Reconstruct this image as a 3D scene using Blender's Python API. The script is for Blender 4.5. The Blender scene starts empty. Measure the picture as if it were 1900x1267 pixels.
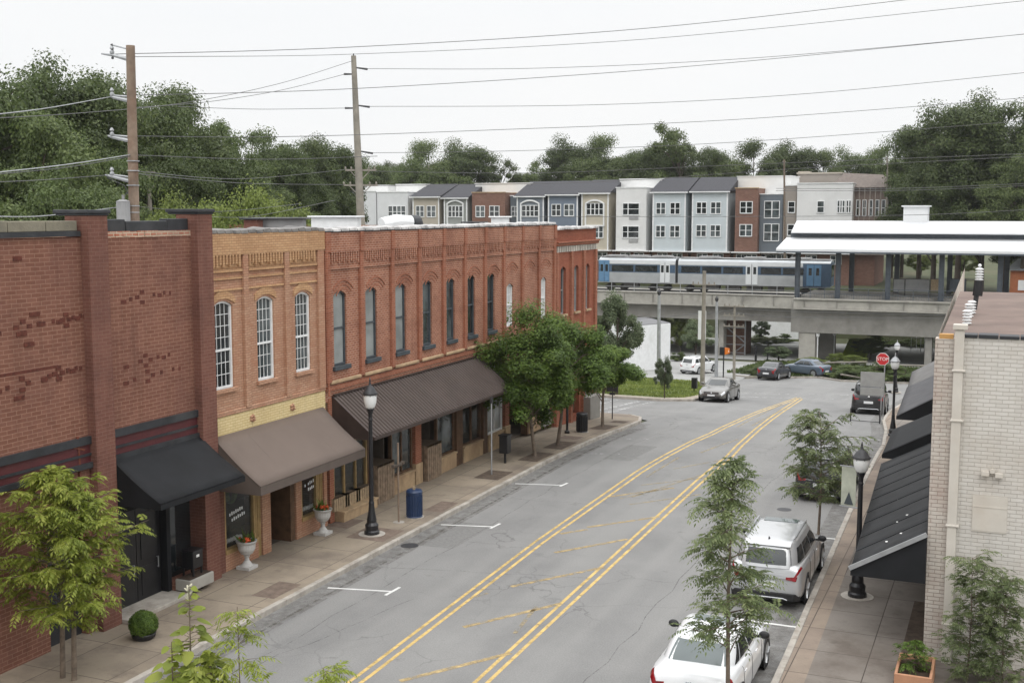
import bpy, bmesh, math, random
import numpy as np
from mathutils import Vector, Matrix
PI = math.pi
S = bpy.context.scene
COL = S.collection
random.seed(7)

# ------------------------------------------------------------------ camera
CAM_H = 10.2
PITCH = math.radians(6.3159)
YAW = math.radians(22.9222)
cd = bpy.data.cameras.new("camera")
cd.sensor_width = 36.0
cd.lens = 36.0 * 2200.0 / 1900.0
cd.clip_start = 0.5
cd.clip_end = 5000
cam = bpy.data.objects.new("camera", cd)
COL.objects.link(cam)
cam.location = (0, 0, CAM_H)
cam.rotation_euler = (PI / 2 - PITCH, 0, YAW)
S.camera = cam

# ------------------------------------------------------------------ light
SUN_EL, SUN_AZ = math.radians(52), math.radians(150)   # azimuth clockwise from +Y
w = bpy.data.worlds.new("World"); S.world = w; w.use_nodes = True
nt = w.node_tree; nt.nodes.clear()
out = nt.nodes.new("ShaderNodeOutputWorld")
sky = nt.nodes.new("ShaderNodeTexSky"); sky.sky_type = 'NISHITA'; sky.sun_disc = False
sky.sun_elevation = SUN_EL; sky.sun_rotation = SUN_AZ; sky.air_density = 1.2; sky.dust_density = 3.0
bg1 = nt.nodes.new("ShaderNodeBackground"); bg1.inputs[1].default_value = 0.06
nt.links.new(sky.outputs[0], bg1.inputs[0])
# overcast cloud layer: brighter towards the zenith, as a real overcast sky is
tc = nt.nodes.new("ShaderNodeTexCoord"); sx = nt.nodes.new("ShaderNodeSeparateXYZ")
nt.links.new(tc.outputs["Generated"], sx.inputs[0])
mr = nt.nodes.new("ShaderNodeMapRange"); mr.interpolation_type = 'SMOOTHSTEP'
mr.inputs[1].default_value = 0.14; mr.inputs[2].default_value = 1.0
mr.inputs[3].default_value = 1.03; mr.inputs[4].default_value = 2.7
nt.links.new(sx.outputs[2], mr.inputs[0])
cn = nt.nodes.new("ShaderNodeTexNoise"); cn.inputs["Scale"].default_value = 2.2; cn.inputs["Detail"].default_value = 4
mp = nt.nodes.new("ShaderNodeMapping"); mp.inputs["Scale"].default_value = (1, 1, 4)
nt.links.new(tc.outputs["Generated"], mp.inputs[0]); nt.links.new(mp.outputs[0], cn.inputs[0])
cr = nt.nodes.new("ShaderNodeValToRGB")
cr.color_ramp.elements[0].position = .3; cr.color_ramp.elements[0].color = (.955, .968, .985, 1)
cr.color_ramp.elements[1].position = .7; cr.color_ramp.elements[1].color = (1, 1.0, 1.0, 1)
nt.links.new(cn.outputs[0], cr.inputs[0])
bg2 = nt.nodes.new("ShaderNodeBackground")
nt.links.new(cr.outputs[0], bg2.inputs[0]); nt.links.new(mr.outputs[0], bg2.inputs[1])
ms = nt.nodes.new("ShaderNodeMixShader"); ms.inputs[0].default_value = 0.93
nt.links.new(bg1.outputs[0], ms.inputs[1]); nt.links.new(bg2.outputs[0], ms.inputs[2])
nt.links.new(ms.outputs[0], out.inputs[0])
sl = bpy.data.lights.new("sun", 'SUN'); sl.energy = 0.7; sl.angle = math.radians(18); sl.color = (1, .965, .91)
so = bpy.data.objects.new("sun", sl); COL.objects.link(so)
sd = Vector((math.sin(SUN_AZ) * math.cos(SUN_EL), math.cos(SUN_AZ) * math.cos(SUN_EL), math.sin(SUN_EL)))
so.rotation_euler = sd.to_track_quat('Z', 'Y').to_euler()
so.location = (0, 0, 60)
S.view_settings.view_transform = 'Standard'; S.view_settings.look = 'None'
S.view_settings.exposure = 0.0; S.view_settings.gamma = 1.0
S.cycles.max_bounces = 7; S.cycles.transparent_max_bounces = 12; S.cycles.diffuse_bounces = 3

# ------------------------------------------------------------------ survey helpers (real positions from measured sight lines)
_cp, _sp, _ct, _st = math.cos(PITCH), math.sin(PITCH), math.cos(YAW), math.sin(YAW)
def ray(x, y):
    a, b = x - 950.0, -(y - 633.5)
    f, u = 2200 * _cp + b * _sp, b * _cp - 2200 * _sp
    return (a * _ct - f * _st, a * _st + f * _ct, u)
def G(x, y, z=0.0):
    r = ray(x, y); t = (z - CAM_H) / r[2]; return Vector((r[0] * t, r[1] * t, z))
def PX(x, y, X):
    r = ray(x, y); t = X / r[0]; return Vector((X, r[1] * t, CAM_H + r[2] * t))
def PY(x, y, Y):
    r = ray(x, y); t = Y / r[1]; return Vector((r[0] * t, Y, CAM_H + r[2] * t))
def PD(x, y, D):
    r = ray(x, y); d = -r[0] * _st + r[1] * _ct; t = D / d
    return Vector((r[0] * t, r[1] * t, CAM_H + r[2] * t))
GP = [(-60, 0), (44, 0), (48, -.1), (52, -.25), (58.4, -.66), (64, -1.1), (70, -1.6), (80, -2.5), (90, -3.38), (101, -4.3), (118, -5.4), (135, -6.3), (160, -7.2), (900, -7.2)]
def gz(Y):
    for (a, b), (c, d) in zip(GP, GP[1:]):
        if Y <= c: return b + (d - b) * (max(Y, a) - a) / (c - a)
    return -7.2
def GG(x, y):
    r = ray(x, y); n = math.hypot(r[0], r[1]); r = (r[0] / n, r[1] / n, r[2] / n)
    lo, hi = 1.0, 400.0
    t = lo
    while t < hi and CAM_H + r[2] * t > gz(r[1] * t): t += .5
    lo, hi = t - .5, t
    for _ in range(12):
        m = (lo + hi) / 2
        if CAM_H + r[2] * m > gz(r[1] * m): lo = m
        else: hi = m
    return Vector((r[0] * hi, r[1] * hi, gz(r[1] * hi)))

# ------------------------------------------------------------------ mesh builder
class B:
    def __init__(s): s.v = []; s.f = []
    def add(s, vs, fs):
        o = len(s.v); s.v += [tuple(p) for p in vs]; s.f += [tuple(i + o for i in f) for f in fs]; return s
    def quad(s, *p): return s.add(p, [tuple(range(len(p)))])
    def box(s, x0, x1, y0, y1, z0, z1):
        return s.add([(x0, y0, z0), (x1, y0, z0), (x1, y1, z0), (x0, y1, z0), (x0, y0, z1), (x1, y0, z1), (x1, y1, z1), (x0, y1, z1)],
                     [(0, 3, 2, 1), (4, 5, 6, 7), (0, 1, 5, 4), (1, 2, 6, 5), (2, 3, 7, 6), (3, 0, 4, 7)])
    def hexa(s, p):  # 8 points, bottom 4 then top 4
        return s.add(p, [(0, 3, 2, 1), (4, 5, 6, 7), (0, 1, 5, 4), (1, 2, 6, 5), (2, 3, 7, 6), (3, 0, 4, 7)])
    def bar(s, a, b, wx, wy=None, up=(0, 0, 1)):
        a, b = Vector(a), Vector(b); d = (b - a).normalized(); wy = wy or wx
        u = Vector(up)
        if abs(d.dot(u)) > .98: u = Vector((1, 0, 0))
        r = d.cross(u).normalized(); q = r.cross(d)
        o = [(-1, -1), (1, -1), (1, 1), (-1, 1)]
        return s.add([e + r * (i * wx / 2) + q * (j * wy / 2) for e in (a, b) for i, j in o],
                     [(0, 1, 2, 3), (7, 6, 5, 4), (0, 4, 5, 1), (1, 5, 6, 2), (2, 6, 7, 3), (3, 7, 4, 0)])
    def tube(s, pts, r, n=8, cap=True):
        pts = [Vector(p) for p in pts]; m = len(pts)
        if not hasattr(r, '__len__'): r = [r] * m
        o = len(s.v)
        for i, p in enumerate(pts):
            d = (pts[min(i + 1, m - 1)] - pts[max(i - 1, 0)]).normalized()
            u = Vector((0, 0, 1)) if abs(d.z) < .95 else Vector((1, 0, 0))
            a = d.cross(u).normalized(); b = d.cross(a)
            for k in range(n):
                t = 2 * PI * k / n; s.v.append(tuple(p + (a * math.cos(t) + b * math.sin(t)) * r[i]))
        for i in range(m - 1):
            for k in range(n):
                k2 = (k + 1) % n; s.f.append((o + i * n + k, o + i * n + k2, o + (i + 1) * n + k2, o + (i + 1) * n + k))
        if cap:
            s.f.append(tuple(o + k for k in range(n))[::-1]); s.f.append(tuple(o + (m - 1) * n + k for k in range(n)))
        return s
    def lathe(s, prof, n=16, c=(0, 0, 0), axis='z', ph=0):
        o = len(s.v); m = len(prof)
        for r, z in prof:
            for k in range(n):
                t = 2 * PI * k / n + ph; x, y = r * math.cos(t), r * math.sin(t)
                p = (x, y, z) if axis == 'z' else ((z, x, y) if axis == 'x' else (x, z, y))
                s.v.append((p[0] + c[0], p[1] + c[1], p[2] + c[2]))
        for i in range(m - 1):
            for k in range(n):
                k2 = (k + 1) % n; s.f.append((o + i * n + k, o + i * n + k2, o + (i + 1) * n + k2, o + (i + 1) * n + k))
        s.f.append(tuple(o + k for k in range(n))[::-1]); s.f.append(tuple(o + (m - 1) * n + k for k in range(n)))
        return s
    def ext(s, poly, d):  # polygon (3d pts) extruded by vector d
        n = len(poly); poly = [Vector(p) for p in poly]; d = Vector(d)
        return s.add(poly + [p + d for p in poly], [tuple(range(n))[::-1], tuple(range(n, 2 * n))] + [(i, (i + 1) % n, n + (i + 1) % n, n + i) for i in range(n)])
    def ball(s, c, r, n=10, m=6, sq=(1, 1, 1)):
        pr = [(max(1e-3, math.sin(PI * i / m)) * r, -math.cos(PI * i / m) * r) for i in range(m + 1)]
        o = len(s.v); s.lathe(pr, n)
        for i in range(o, len(s.v)):
            p = s.v[i]; s.v[i] = (p[0] * sq[0] + c[0], p[1] * sq[1] + c[1], p[2] * sq[2] + c[2])
        return s
    def build(s, name, m, parent=None, smooth=False, bevel=0, sub=0, origin=None, label=None):
        if origin is None:
            root = parent
            while root is not None and root.parent is not None: root = root.parent
            origin = tuple(root.location) if (root is not None and root.name in WORLD) else (0, 0, 0)
        me = bpy.data.meshes.new(name)
        ox, oy, oz = origin
        me.from_pydata([(x - ox, y - oy, z - oz) for x, y, z in s.v], [], s.f)
        if smooth:
            bm_ = bmesh.new(); bm_.from_mesh(me); bmesh.ops.remove_doubles(bm_, verts=bm_.verts, dist=1e-5); bm_.to_mesh(me); bm_.free()
        if smooth: me.polygons.foreach_set('use_smooth', [True] * len(me.polygons))
        me.materials.append(m); me.update()
        o = bpy.data.objects.new(name, me); COL.objects.link(o)
        if parent is not None: o.parent = parent
        if parent is None and origin != (0, 0, 0): o.location = origin
        if bevel:
            b = o.modifiers.new('bevel', 'BEVEL'); b.width = bevel; b.segments = 2; b.limit_method = 'ANGLE'; b.harden_normals = False
        if sub:
            b = o.modifiers.new('sub', 'SUBSURF'); b.levels = sub; b.render_levels = sub
        if label: o['label'] = label
        return o
WORLD = set()
def thing(name, label, cat, loc=(0, 0, 0), rz=0, group=None, world=True):
    """Empty at the base of a thing; its parts are built in world coordinates when world is set."""
    o = bpy.data.objects.new(name, None); COL.objects.link(o); o.empty_display_size = .3
    o.location = loc; o.rotation_euler = (0, 0, rz)
    o['label'] = label; o['category'] = cat
    if group: o['group'] = group
    if world and rz == 0: WORLD.add(o.name)
    return o
def tag(o, label, cat, group=None, kind=None):
    if label: o['label'] = label
    if cat: o['category'] = cat
    if group: o['group'] = group
    if kind: o['kind'] = kind
    return o
def struct(o): o['kind'] = 'structure'; return o
def copy_tree(o, parent=None):
    c = o.copy(); COL.objects.link(c)
    if parent is not None:
        c.parent = parent
    for ch in list(o.children): copy_tree(ch, c)
    return c

# ------------------------------------------------------------------ materials
def N(nt, t, **k):
    n = nt.nodes.new(t)
    for a, b in k.items():
        if a in n.inputs: n.inputs[a].default_value = b
        else: setattr(n, a, b)
    return n
def new(name):
    m = bpy.data.materials.new(name); m.use_nodes = True; t = m.node_tree
    return m, t, t.nodes["Principled BSDF"]
def c4(c): return (c[0], c[1], c[2], 1)
def mat(name, c, rough=.6, metal=0, var=.12, scale=3, bump=0, bscale=20, c2=None, coat=0, spec=.4, stain=None, stscale=.6):
    """plain material with noise-driven colour variation, optional stains and bump"""
    m, t, p = new(name)
    p.inputs['Roughness'].default_value = rough; p.inputs['Metallic'].default_value = metal
    p.inputs['Specular IOR Level'].default_value = spec
    if coat: p.inputs['Coat Weight'].default_value = coat; p.inputs['Coat Roughness'].default_value = .06
    tc = N(t, "ShaderNodeTexCoord")
    n = N(t, "ShaderNodeTexNoise", Scale=scale, Detail=5.0, Roughness=.6); t.links.new(tc.outputs['Object'], n.inputs[0])
    r = N(t, "ShaderNodeValToRGB"); e = r.color_ramp.elements
    d = c2 or tuple(x * (1 - var) for x in c); u = c if c2 else tuple(min(1, x * (1 + var)) for x in c)
    e[0].position = .32; e[0].color = c4(d); e[1].position = .68; e[1].color = c4(u)
    t.links.new(n.outputs[0], r.inputs[0]); last = r.outputs[0]
    if stain:
        n2 = N(t, "ShaderNodeTexNoise", Scale=stscale, Detail=6.0, Roughness=.65); t.links.new(tc.outputs['Object'], n2.inputs[0])
        mr = N(t, "ShaderNodeMapRange"); mr.inputs[1].default_value = .5; mr.inputs[2].default_value = .72; mr.inputs[4].default_value = .75
        t.links.new(n2.outputs[0], mr.inputs[0])
        mx = N(t, "ShaderNodeMix", data_type='RGBA'); mx.inputs[7].default_value = c4(stain)
        t.links.new(mr.outputs[0], mx.inputs[0]); t.links.new(last, mx.inputs[6]); last = mx.outputs[2]
    t.links.new(last, p.inputs['Base Color'])
    if bump:
        n3 = N(t, "ShaderNodeTexNoise", Scale=bscale, Detail=4.0); t.links.new(tc.outputs['Object'], n3.inputs[0])
        b = N(t, "ShaderNodeBump", Strength=bump, Distance=.02); t.links.new(n3.outputs[0], b.inputs['Height']); t.links.new(b.outputs[0], p.inputs['Normal'])
    return m
def brick(name, c1, c2, mortar, row=.095, length=.27, msize=.012, stain=(.05, .03, .025), stain_amt=.55, light=None, bump=.5, vstreak=.5, dirt_top=None):
    m, t, p = new(name); L = t.links.new
    p.inputs['Roughness'].default_value = .85; p.inputs['Specular IOR Level'].default_value = .25
    tc = N(t, "ShaderNodeTexCoord"); s = N(t, "ShaderNodeSeparateXYZ"); L(tc.outputs['Object'], s.inputs[0])
    a = N(t, "ShaderNodeMath", operation='ADD'); L(s.outputs[0], a.inputs[0]); L(s.outputs[1], a.inputs[1])
    # slight waviness of the courses
    nw = N(t, "ShaderNodeTexNoise", Scale=1.3, Detail=3.0); L(tc.outputs['Object'], nw.inputs[0])
    wv = N(t, "ShaderNodeMath", operation='MULTIPLY_ADD'); wv.inputs[1].default_value = .03; L(nw.outputs[0], wv.inputs[0]); L(s.outputs[2], wv.inputs[2])
    cb = N(t, "ShaderNodeCombineXYZ"); L(a.outputs[0], cb.inputs[0]); L(wv.outputs[0], cb.inputs[1])
    bt = N(t, "ShaderNodeTexBrick"); bt.inputs['Scale'].default_value = 1.18
    bt.inputs['Brick Width'].default_value = length; bt.inputs['Row Height'].default_value = row; bt.inputs['Mortar Size'].default_value = msize
    bt.inputs['Mortar Smooth'].default_value = .3; bt.inputs['Bias'].default_value = 0
    bt.inputs['Color1'].default_value = c4(c1); bt.inputs['Color2'].default_value = c4(c2); bt.inputs['Mortar'].default_value = c4(mortar)
    L(cb.outputs[0], bt.inputs[0]); last = bt.outputs[0]
    # broad tone drift
    n1 = N(t, "ShaderNodeTexNoise", Scale=.55, Detail=6.0, Roughness=.7); L(tc.outputs['Object'], n1.inputs[0])
    mr = N(t, "ShaderNodeMapRange"); mr.inputs[1].default_value = .46; mr.inputs[2].default_value = .75; mr.inputs[4].default_value = stain_amt; L(n1.outputs[0], mr.inputs[0])
    mx = N(t, "ShaderNodeMix", data_type='RGBA'); mx.inputs[7].default_value = c4(stain); L(mr.outputs[0], mx.inputs[0]); L(last, mx.inputs[6]); last = mx.outputs[2]
    # vertical streaks of old weathering
    mp = N(t, "ShaderNodeMapping"); mp.inputs['Scale'].default_value = (2.6, 2.6, .22); L(tc.outputs['Object'], mp.inputs[0])
    n2 = N(t, "ShaderNodeTexNoise", Scale=1.0, Detail=5.0, Roughness=.7); L(mp.outputs[0], n2.inputs[0])
    m2 = N(t, "ShaderNodeMapRange"); m2.inputs[1].default_value = .52; m2.inputs[2].default_value = .78; m2.inputs[4].default_value = vstreak; L(n2.outputs[0], m2.inputs[0])
    mx = N(t, "ShaderNodeMix", data_type='RGBA'); mx.inputs[7].default_value = c4(tuple(x * .45 for x in c1)); L(m2.outputs[0], mx.inputs[0]); L(last, mx.inputs[6]); last = mx.outputs[2]
    if light:
        n3 = N(t, "ShaderNodeTexNoise", Scale=4.5, Detail=8.0, Roughness=.8); L(tc.outputs['Object'], n3.inputs[0])
        m3 = N(t, "ShaderNodeMapRange"); m3.inputs[1].default_value = .57; m3.inputs[2].default_value = .74; m3.inputs[4].default_value = .8; L(n3.outputs[0], m3.inputs[0])
        mx = N(t, "ShaderNodeMix", data_type='RGBA'); mx.inputs[7].default_value = c4(light); L(m3.outputs[0], mx.inputs[0]); L(last, mx.inputs[6]); last = mx.outputs[2]
    L(last, p.inputs['Base Color'])
    b = N(t, "ShaderNodeBump", Strength=bump, Distance=.012); L(bt.outputs['Fac'], b.inputs['Height']); b.invert = True; L(b.outputs[0], p.inputs['Normal'])
    return m
def glassy(name, c, rough=.06, tr=0.0, var=.35, scale=1.2):
    """window glass: dark glossy pane, partly see-through when tr > 0"""
    m, t, p = new(name); L = t.links.new
    tc = N(t, "ShaderNodeTexCoord"); n = N(t, "ShaderNodeTexNoise", Scale=scale, Detail=3.0); L(tc.outputs['Object'], n.inputs[0])
    r = N(t, "ShaderNodeValToRGB"); e = r.color_ramp.elements
    e[0].position = .35; e[0].color = c4(tuple(x * (1 - var) for x in c)); e[1].position = .65; e[1].color = c4(tuple(x * (1 + var) for x in c))
    L(n.outputs[0], r.inputs[0]); L(r.outputs[0], p.inputs['Base Color'])
    p.inputs['Roughness'].default_value = rough; p.inputs['Specular IOR Level'].default_value = .8; p.inputs['IOR'].default_value = 1.5
    if tr:
        tb = N(t, "ShaderNodeBsdfTransparent"); mx = N(t, "ShaderNodeMixShader"); mx.inputs[0].default_value = tr
        L(p.outputs[0], mx.inputs[1]); L(tb.outputs[0], mx.inputs[2]); L(mx.outputs[0], t.nodes["Material Output"].inputs[0])
    return m
def leafmat(name, dark, mid, light, trans=.3, nscale=.6):
    m, t, p = new(name); L = t.links.new
    g = N(t, "ShaderNodeNewGeometry"); tc = N(t, "ShaderNodeTexCoord")
    n = N(t, "ShaderNodeTexNoise", Scale=nscale, Detail=3.0); L(tc.outputs['Object'], n.inputs[0])
    a = N(t, "ShaderNodeMath", operation='MULTIPLY_ADD'); a.inputs[1].default_value = .55; L(g.outputs['Random Per Island'], a.inputs[0])
    b = N(t, "ShaderNodeMapRange"); b.inputs[1].default_value = .35; b.inputs[2].default_value = .65; b.inputs[4].default_value = .45; L(n.outputs[0], b.inputs[0]); L(b.outputs[0], a.inputs[2])
    r = N(t, "ShaderNodeValToRGB"); e = r.color_ramp.elements; e[0].color = c4(dark); e[0].position = .1
    k = e.new(.5); k.color = c4(mid); e[-1].color = c4(light); e[-1].position = .95
    L(a.outputs[0], r.inputs[0])
    oi = N(t, "ShaderNodeObjectInfo"); hs = N(t, "ShaderNodeHueSaturation")
    v = N(t, "ShaderNodeMapRange"); v.inputs[3].default_value = .78; v.inputs[4].default_value = 1.22; L(oi.outputs['Random'], v.inputs[0]); L(v.outputs[0], hs.inputs['Value'])
    L(r.outputs[0], hs.inputs['Color'])
    L(hs.outputs[0], p.inputs['Base Color']); p.inputs['Roughness'].default_value = .55; p.inputs['Specular IOR Level'].default_value = .35
    tb = N(t, "ShaderNodeBsdfTranslucent"); L(hs.outputs[0], tb.inputs[0])
    mx = N(t, "ShaderNodeMixShader"); mx.inputs[0].default_value = trans
    L(p.outputs[0], mx.inputs[1]); L(tb.outputs[0], mx.inputs[2]); L(mx.outputs[0], t.nodes["Material Output"].inputs[0])
    return m

M = {}
M['paint_brick'] = brick('maroon_painted_brick', (.180, .078, .052), (.220, .102, .070), (.33, .185, .135), row=.115, length=.34, msize=.010, stain=(.10, .045, .04), stain_amt=.6, bump=.5)
M['pil_brick'] = brick('plum_painted_brick', (.158, .068, .050), (.188, .085, .062), (.24, .13, .10), row=.105, length=.3, msize=.008, stain=(.06, .03, .028), stain_amt=.6)
M['bare_brick'] = mat('exposed_dark_brick', (.10, .028, .018), .9, var=.4, scale=9)
M['tan_brick'] = brick('tan_orange_brick', (.41, .222, .14), (.48, .295, .20), (.30, .17, .11), row=.085, length=.25, msize=.012, stain=(.33, .13, .07), stain_amt=.6, light=(.60, .40, .24), vstreak=.3)
M['tan_trim'] = brick('yellow_tan_brick', (.47, .275, .145), (.55, .345, .19), (.32, .18, .10), row=.085, length=.25, msize=.010, stain=(.24, .12, .06), stain_amt=.5, light=(.6, .42, .22), vstreak=.3)
M['yellow_brick'] = brick('yellow_painted_brick', (.64, .52, .28), (.68, .56, .32), (.46, .32, .12), row=.09, length=.27, msize=.008, stain=(.32, .2, .09), stain_amt=.45, vstreak=.25)
M['red_brick'] = brick('old_red_brick', (.255, .095, .055), (.35, .145, .085), (.46, .30, .225), row=.088, length=.25, msize=.013, stain=(.145, .05, .03), stain_amt=.8, light=(.52, .28, .18), vstreak=.45)
M['red_plain'] = brick('smooth_red_brick', (.265, .092, .052), (.335, .125, .072), (.40, .24, .17), row=.088, length=.25, msize=.008, stain=(.14, .045, .026), stain_amt=.5, vstreak=.4)
M['corner_brick'] = brick('corner_red_brick', (.26, .08, .045), (.315, .108, .06), (.28, .12, .085), row=.088, length=.25, msize=.006, stain=(.12, .04, .03), stain_amt=.4, vstreak=.4)
M['white_brick'] = brick('cream_painted_brick', (.555, .53, .49), (.61, .585, .545), (.44, .405, .36), row=.105, length=.30, msize=.006, stain=(.43, .37, .30), stain_amt=.55, bump=.9, vstreak=.2)
M['worn_brick'] = brick('peeling_cream_brick', (.54, .50, .45), (.50, .45, .40), (.34, .29, .25), row=.105, length=.30, msize=.009, stain=(.27, .12, .085), stain_amt=.55, bump=.9, vstreak=.7)
M['town_brick'] = brick('townhouse_brick', (.165, .085, .062), (.22, .118, .088), (.23, .17, .14), row=.16, length=.45, msize=.012, stain=(.13, .06, .045), stain_amt=.4, vstreak=.2)
M['stone_tan'] = mat('tan_stone', (.42, .30, .18), .8, var=.22, scale=2.5, bump=.3, stain=(.2, .12, .07))
M['concrete'] = mat('grey_concrete', (.36, .345, .31), .85, var=.14, scale=1.2, bump=.3, bscale=9, stain=(.19, .18, .16), stscale=.35)
M['concrete_d'] = mat('weathered_concrete', (.25, .24, .22), .9, var=.15, scale=.8, bump=.3, bscale=9, stain=(.15, .14, .125), stscale=.3)
M['curb'] = mat('curb_concrete', (.38, .35, .31), .85, var=.2, scale=3, bump=.4, stain=(.16, .13, .10), stscale=1.1)
M['white_paint'] = mat('white_paint', (.75, .76, .76), .5, var=.06, stain=(.6, .6, .58))
M['cream_paint'] = mat('cream_paint', (.56, .525, .47), .55, var=.06, scale=2, stain=(.5, .44, .37))
M['dark_frame'] = mat('blue_grey_frame', (.055, .066, .075), .5, var=.2)
M['black_metal'] = mat('black_painted_metal', (.012, .012, .014), .38, var=.3, spec=.5)
M['dark_metal'] = mat('dark_metal', (.05, .05, .053), .5, metal=.3, var=.3)
M['grey_metal'] = mat('galvanised_metal', (.36, .37, .38), .5, metal=.5, var=.15)
M['flash'] = mat('black_flashing', (.028, .030, .034), .55, var=.35, scale=2, stain=(.07, .07, .07))
M['flash_g'] = mat('grey_flashing', (.12, .12, .125), .5, metal=.2, var=.3, scale=1)
M['olive_cap'] = mat('lichened_concrete_cap', (.22, .20, .15), .9, var=.25, scale=1.5, bump=.4, stain=(.10, .095, .08))
M['tile'] = mat('dark_coping_tile', (.15, .14, .13), .5, var=.5, scale=2.2, stain=(.05, .05, .05), stscale=1.3)
M['tile_w'] = mat('pale_coping_tile', (.42, .41, .40), .5, var=.45, scale=2.2, stain=(.12, .11, .11), stscale=1.5)
M['canvas_black'] = mat('black_canvas', (.010, .011, .013), .75, var=.35, scale=1.3, bump=.15, bscale=2.5, spec=.3)
M['canvas_brown'] = mat('brown_canvas', (.150, .118, .100), .75, var=.07, scale=.8, bump=.1, bscale=2.0, spec=.25)
M['canvas_brown_d'] = mat('brown_valance', (.10, .078, .066), .75, var=.07)
M['awn_metal'] = mat('brown_metal_awning', (.100, .078, .070), .5, metal=.25, var=.12, scale=.9)
M['awn_dark'] = mat('dark_brown_metal', (.045, .03, .025), .5, var=.2)
M['wood_dark'] = mat('dark_wood', (.10, .055, .03), .6, var=.35, scale=4)
M['wood_tan'] = mat('tan_wood', (.34, .23, .10), .6, var=.25, scale=4)
M['crate_wood'] = mat('pale_crate_wood', (.36, .27, .17), .8, var=.3, scale=7)
M['maroon'] = mat('maroon_trim', (.085, .02, .022), .55, var=.2)
M['glass_dark'] = glassy('dark_glass', (.018, .022, .024), .05)
M['glass_grey'] = glassy('grey_glass', (.06, .072, .075), .05, var=.6)
M['glass_curtain'] = glassy('curtained_glass', (.27, .29, .285), .10, var=.25, scale=.8)
M['glass_white'] = glassy('blinds_glass', (.62, .63, .62), .15, var=.1)
M['glass_shop'] = glassy('shop_glass', (.05, .055, .052), .04, tr=.55)
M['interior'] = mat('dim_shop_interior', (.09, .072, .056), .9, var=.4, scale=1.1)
M['glass_car'] = glassy('car_glass', (.025, .03, .032), .03)
M['glass_car_l'] = glassy('rear_car_glass', (.10, .125, .125), .06, var=.15)
M['roof_shingle'] = mat('dark_shingle', (.045, .045, .052), .85, var=.25, scale=6)
M['roof_brown'] = mat('brown_membrane', (.165, .12, .10), .85, var=.2, scale=.8, bump=.6, bscale=3, stain=(.12, .08, .07))
M['roof_flat'] = mat('flat_roof', (.30, .30, .30), .85, var=.2, scale=.6)
M['steel_blue'] = mat('blue_grey_steel', (.085, .10, .12), .5, var=.15)
M['white_roof'] = mat('white_metal_roof', (.70, .71, .72), .45, var=.04, scale=.5)
M['terracotta'] = mat('terracotta', (.42, .22, .13), .8, var=.15)
M['workshop_roof'] = mat('workshop_roof', (.16, .16, .165), .8)
M['rust'] = mat('rusty_iron', (.16, .05, .03), .85, var=.3)
M['soil'] = mat('soil', (.055, .036, .024), .95, var=.4, scale=8, bump=.5)
M['pit'] = mat('damp_soil', (.095, .07, .052), .95, var=.35, scale=5, bump=.5)
M['bark'] = mat('grey_bark', (.16, .125, .095), .9, var=.35, scale=6, bump=.6)
M['bark_d'] = mat('dark_bark', (.075, .058, .045), .9, var=.35, scale=6, bump=.6)
M['pole_wood'] = mat('weathered_pole_wood', (.21, .155, .115), .85, var=.35, scale=1.5, bump=.3, stain=(.16, .07, .04), stscale=.7)
M['pole_grey'] = mat('grey_pole_wood', (.24, .22, .185), .9, var=.2, scale=2)
M['wire'] = mat('wire', (.10, .10, .10), .5, var=.1)
M['rubber'] = mat('tyre_rubber', (.015, .015, .016), .8, var=.2)
M['rim'] = mat('alloy_rim', (.42, .43, .44), .3, metal=.7, var=.08)
M['tail'] = mat('red_lamp', (.22, .006, .010), .25, var=.4, scale=14, coat=.4)
M['lamp_clear'] = mat('clear_lamp', (.62, .64, .66), .12, var=.2, scale=12, coat=1)
M['plate'] = mat('licence_plate', (.66, .67, .68), .4, var=.05)
M['car_trim'] = mat('black_plastic', (.02, .02, .021), .55, var=.2)
M['chrome'] = mat('chrome', (.62, .63, .64), .15, metal=1, var=.05)
def paint(name, c, metal=.0): return mat(name, c, .3, metal=metal, var=.03, coat=1, spec=.5)
M['car_white'] = paint('white_car_paint', (.78, .79, .80)); M['car_silver'] = paint('silver_car_paint', (.50, .51, .52), .35)
M['car_black'] = paint('black_car_paint', (.012, .012, .014)); M['car_grey'] = paint('taupe_grey_car_paint', (.13, .125, .115), .3)
M['car_dark'] = paint('charcoal_car_paint', (.035, .037, .045), .2); M['car_blue'] = paint('slate_blue_car_paint', (.075, .105, .145), .2)
M['train_steel'] = mat('train_steel', (.42, .44, .45), .35, metal=.35, var=.1, scale=.8)
M['train_white'] = mat('train_white', (.62, .64, .65), .4, var=.04); M['train_blue'] = mat('train_blue', (.06, .10, .155), .35, var=.1)
M['train_door_blue'] = mat('train_door_blue', (.11, .22, .35), .4, var=.08)
M['upper_white'] = mat('dull_white_roof', (.56, .57, .585), .5, var=.05, scale=.5, stain=(.47, .475, .48), stscale=.3)
M['train_under'] = mat('train_underframe', (.035, .033, .030), .8, var=.4, scale=2)
M['blue_can'] = mat('navy_can', (.014, .033, .085), .45, var=.2, spec=.5)
M['urn'] = mat('pale_cast_stone', (.46, .45, .43), .8, var=.15, scale=5, bump=.3, stain=(.34, .33, .31), stscale=3)
M['orange'] = mat('orange_plastic', (.75, .20, .02), .5); M['sign_red'] = mat('sign_red', (.52, .03, .035), .45, var=.08)
M['sign_back'] = mat('sign_back', (.33, .33, .32), .5, metal=.2, var=.1)
M['globe'] = mat('frosted_globe', (.72, .73, .72), .25, var=.1, scale=3)
M['flower_o'] = mat('orange_flower', (.65, .10, .03), .6); M['flower_y'] = mat('cream_flower', (.7, .6, .35), .6)
M['text'] = mat('white_lettering', (.78, .78, .76), .6, var=.1, scale=10)
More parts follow.
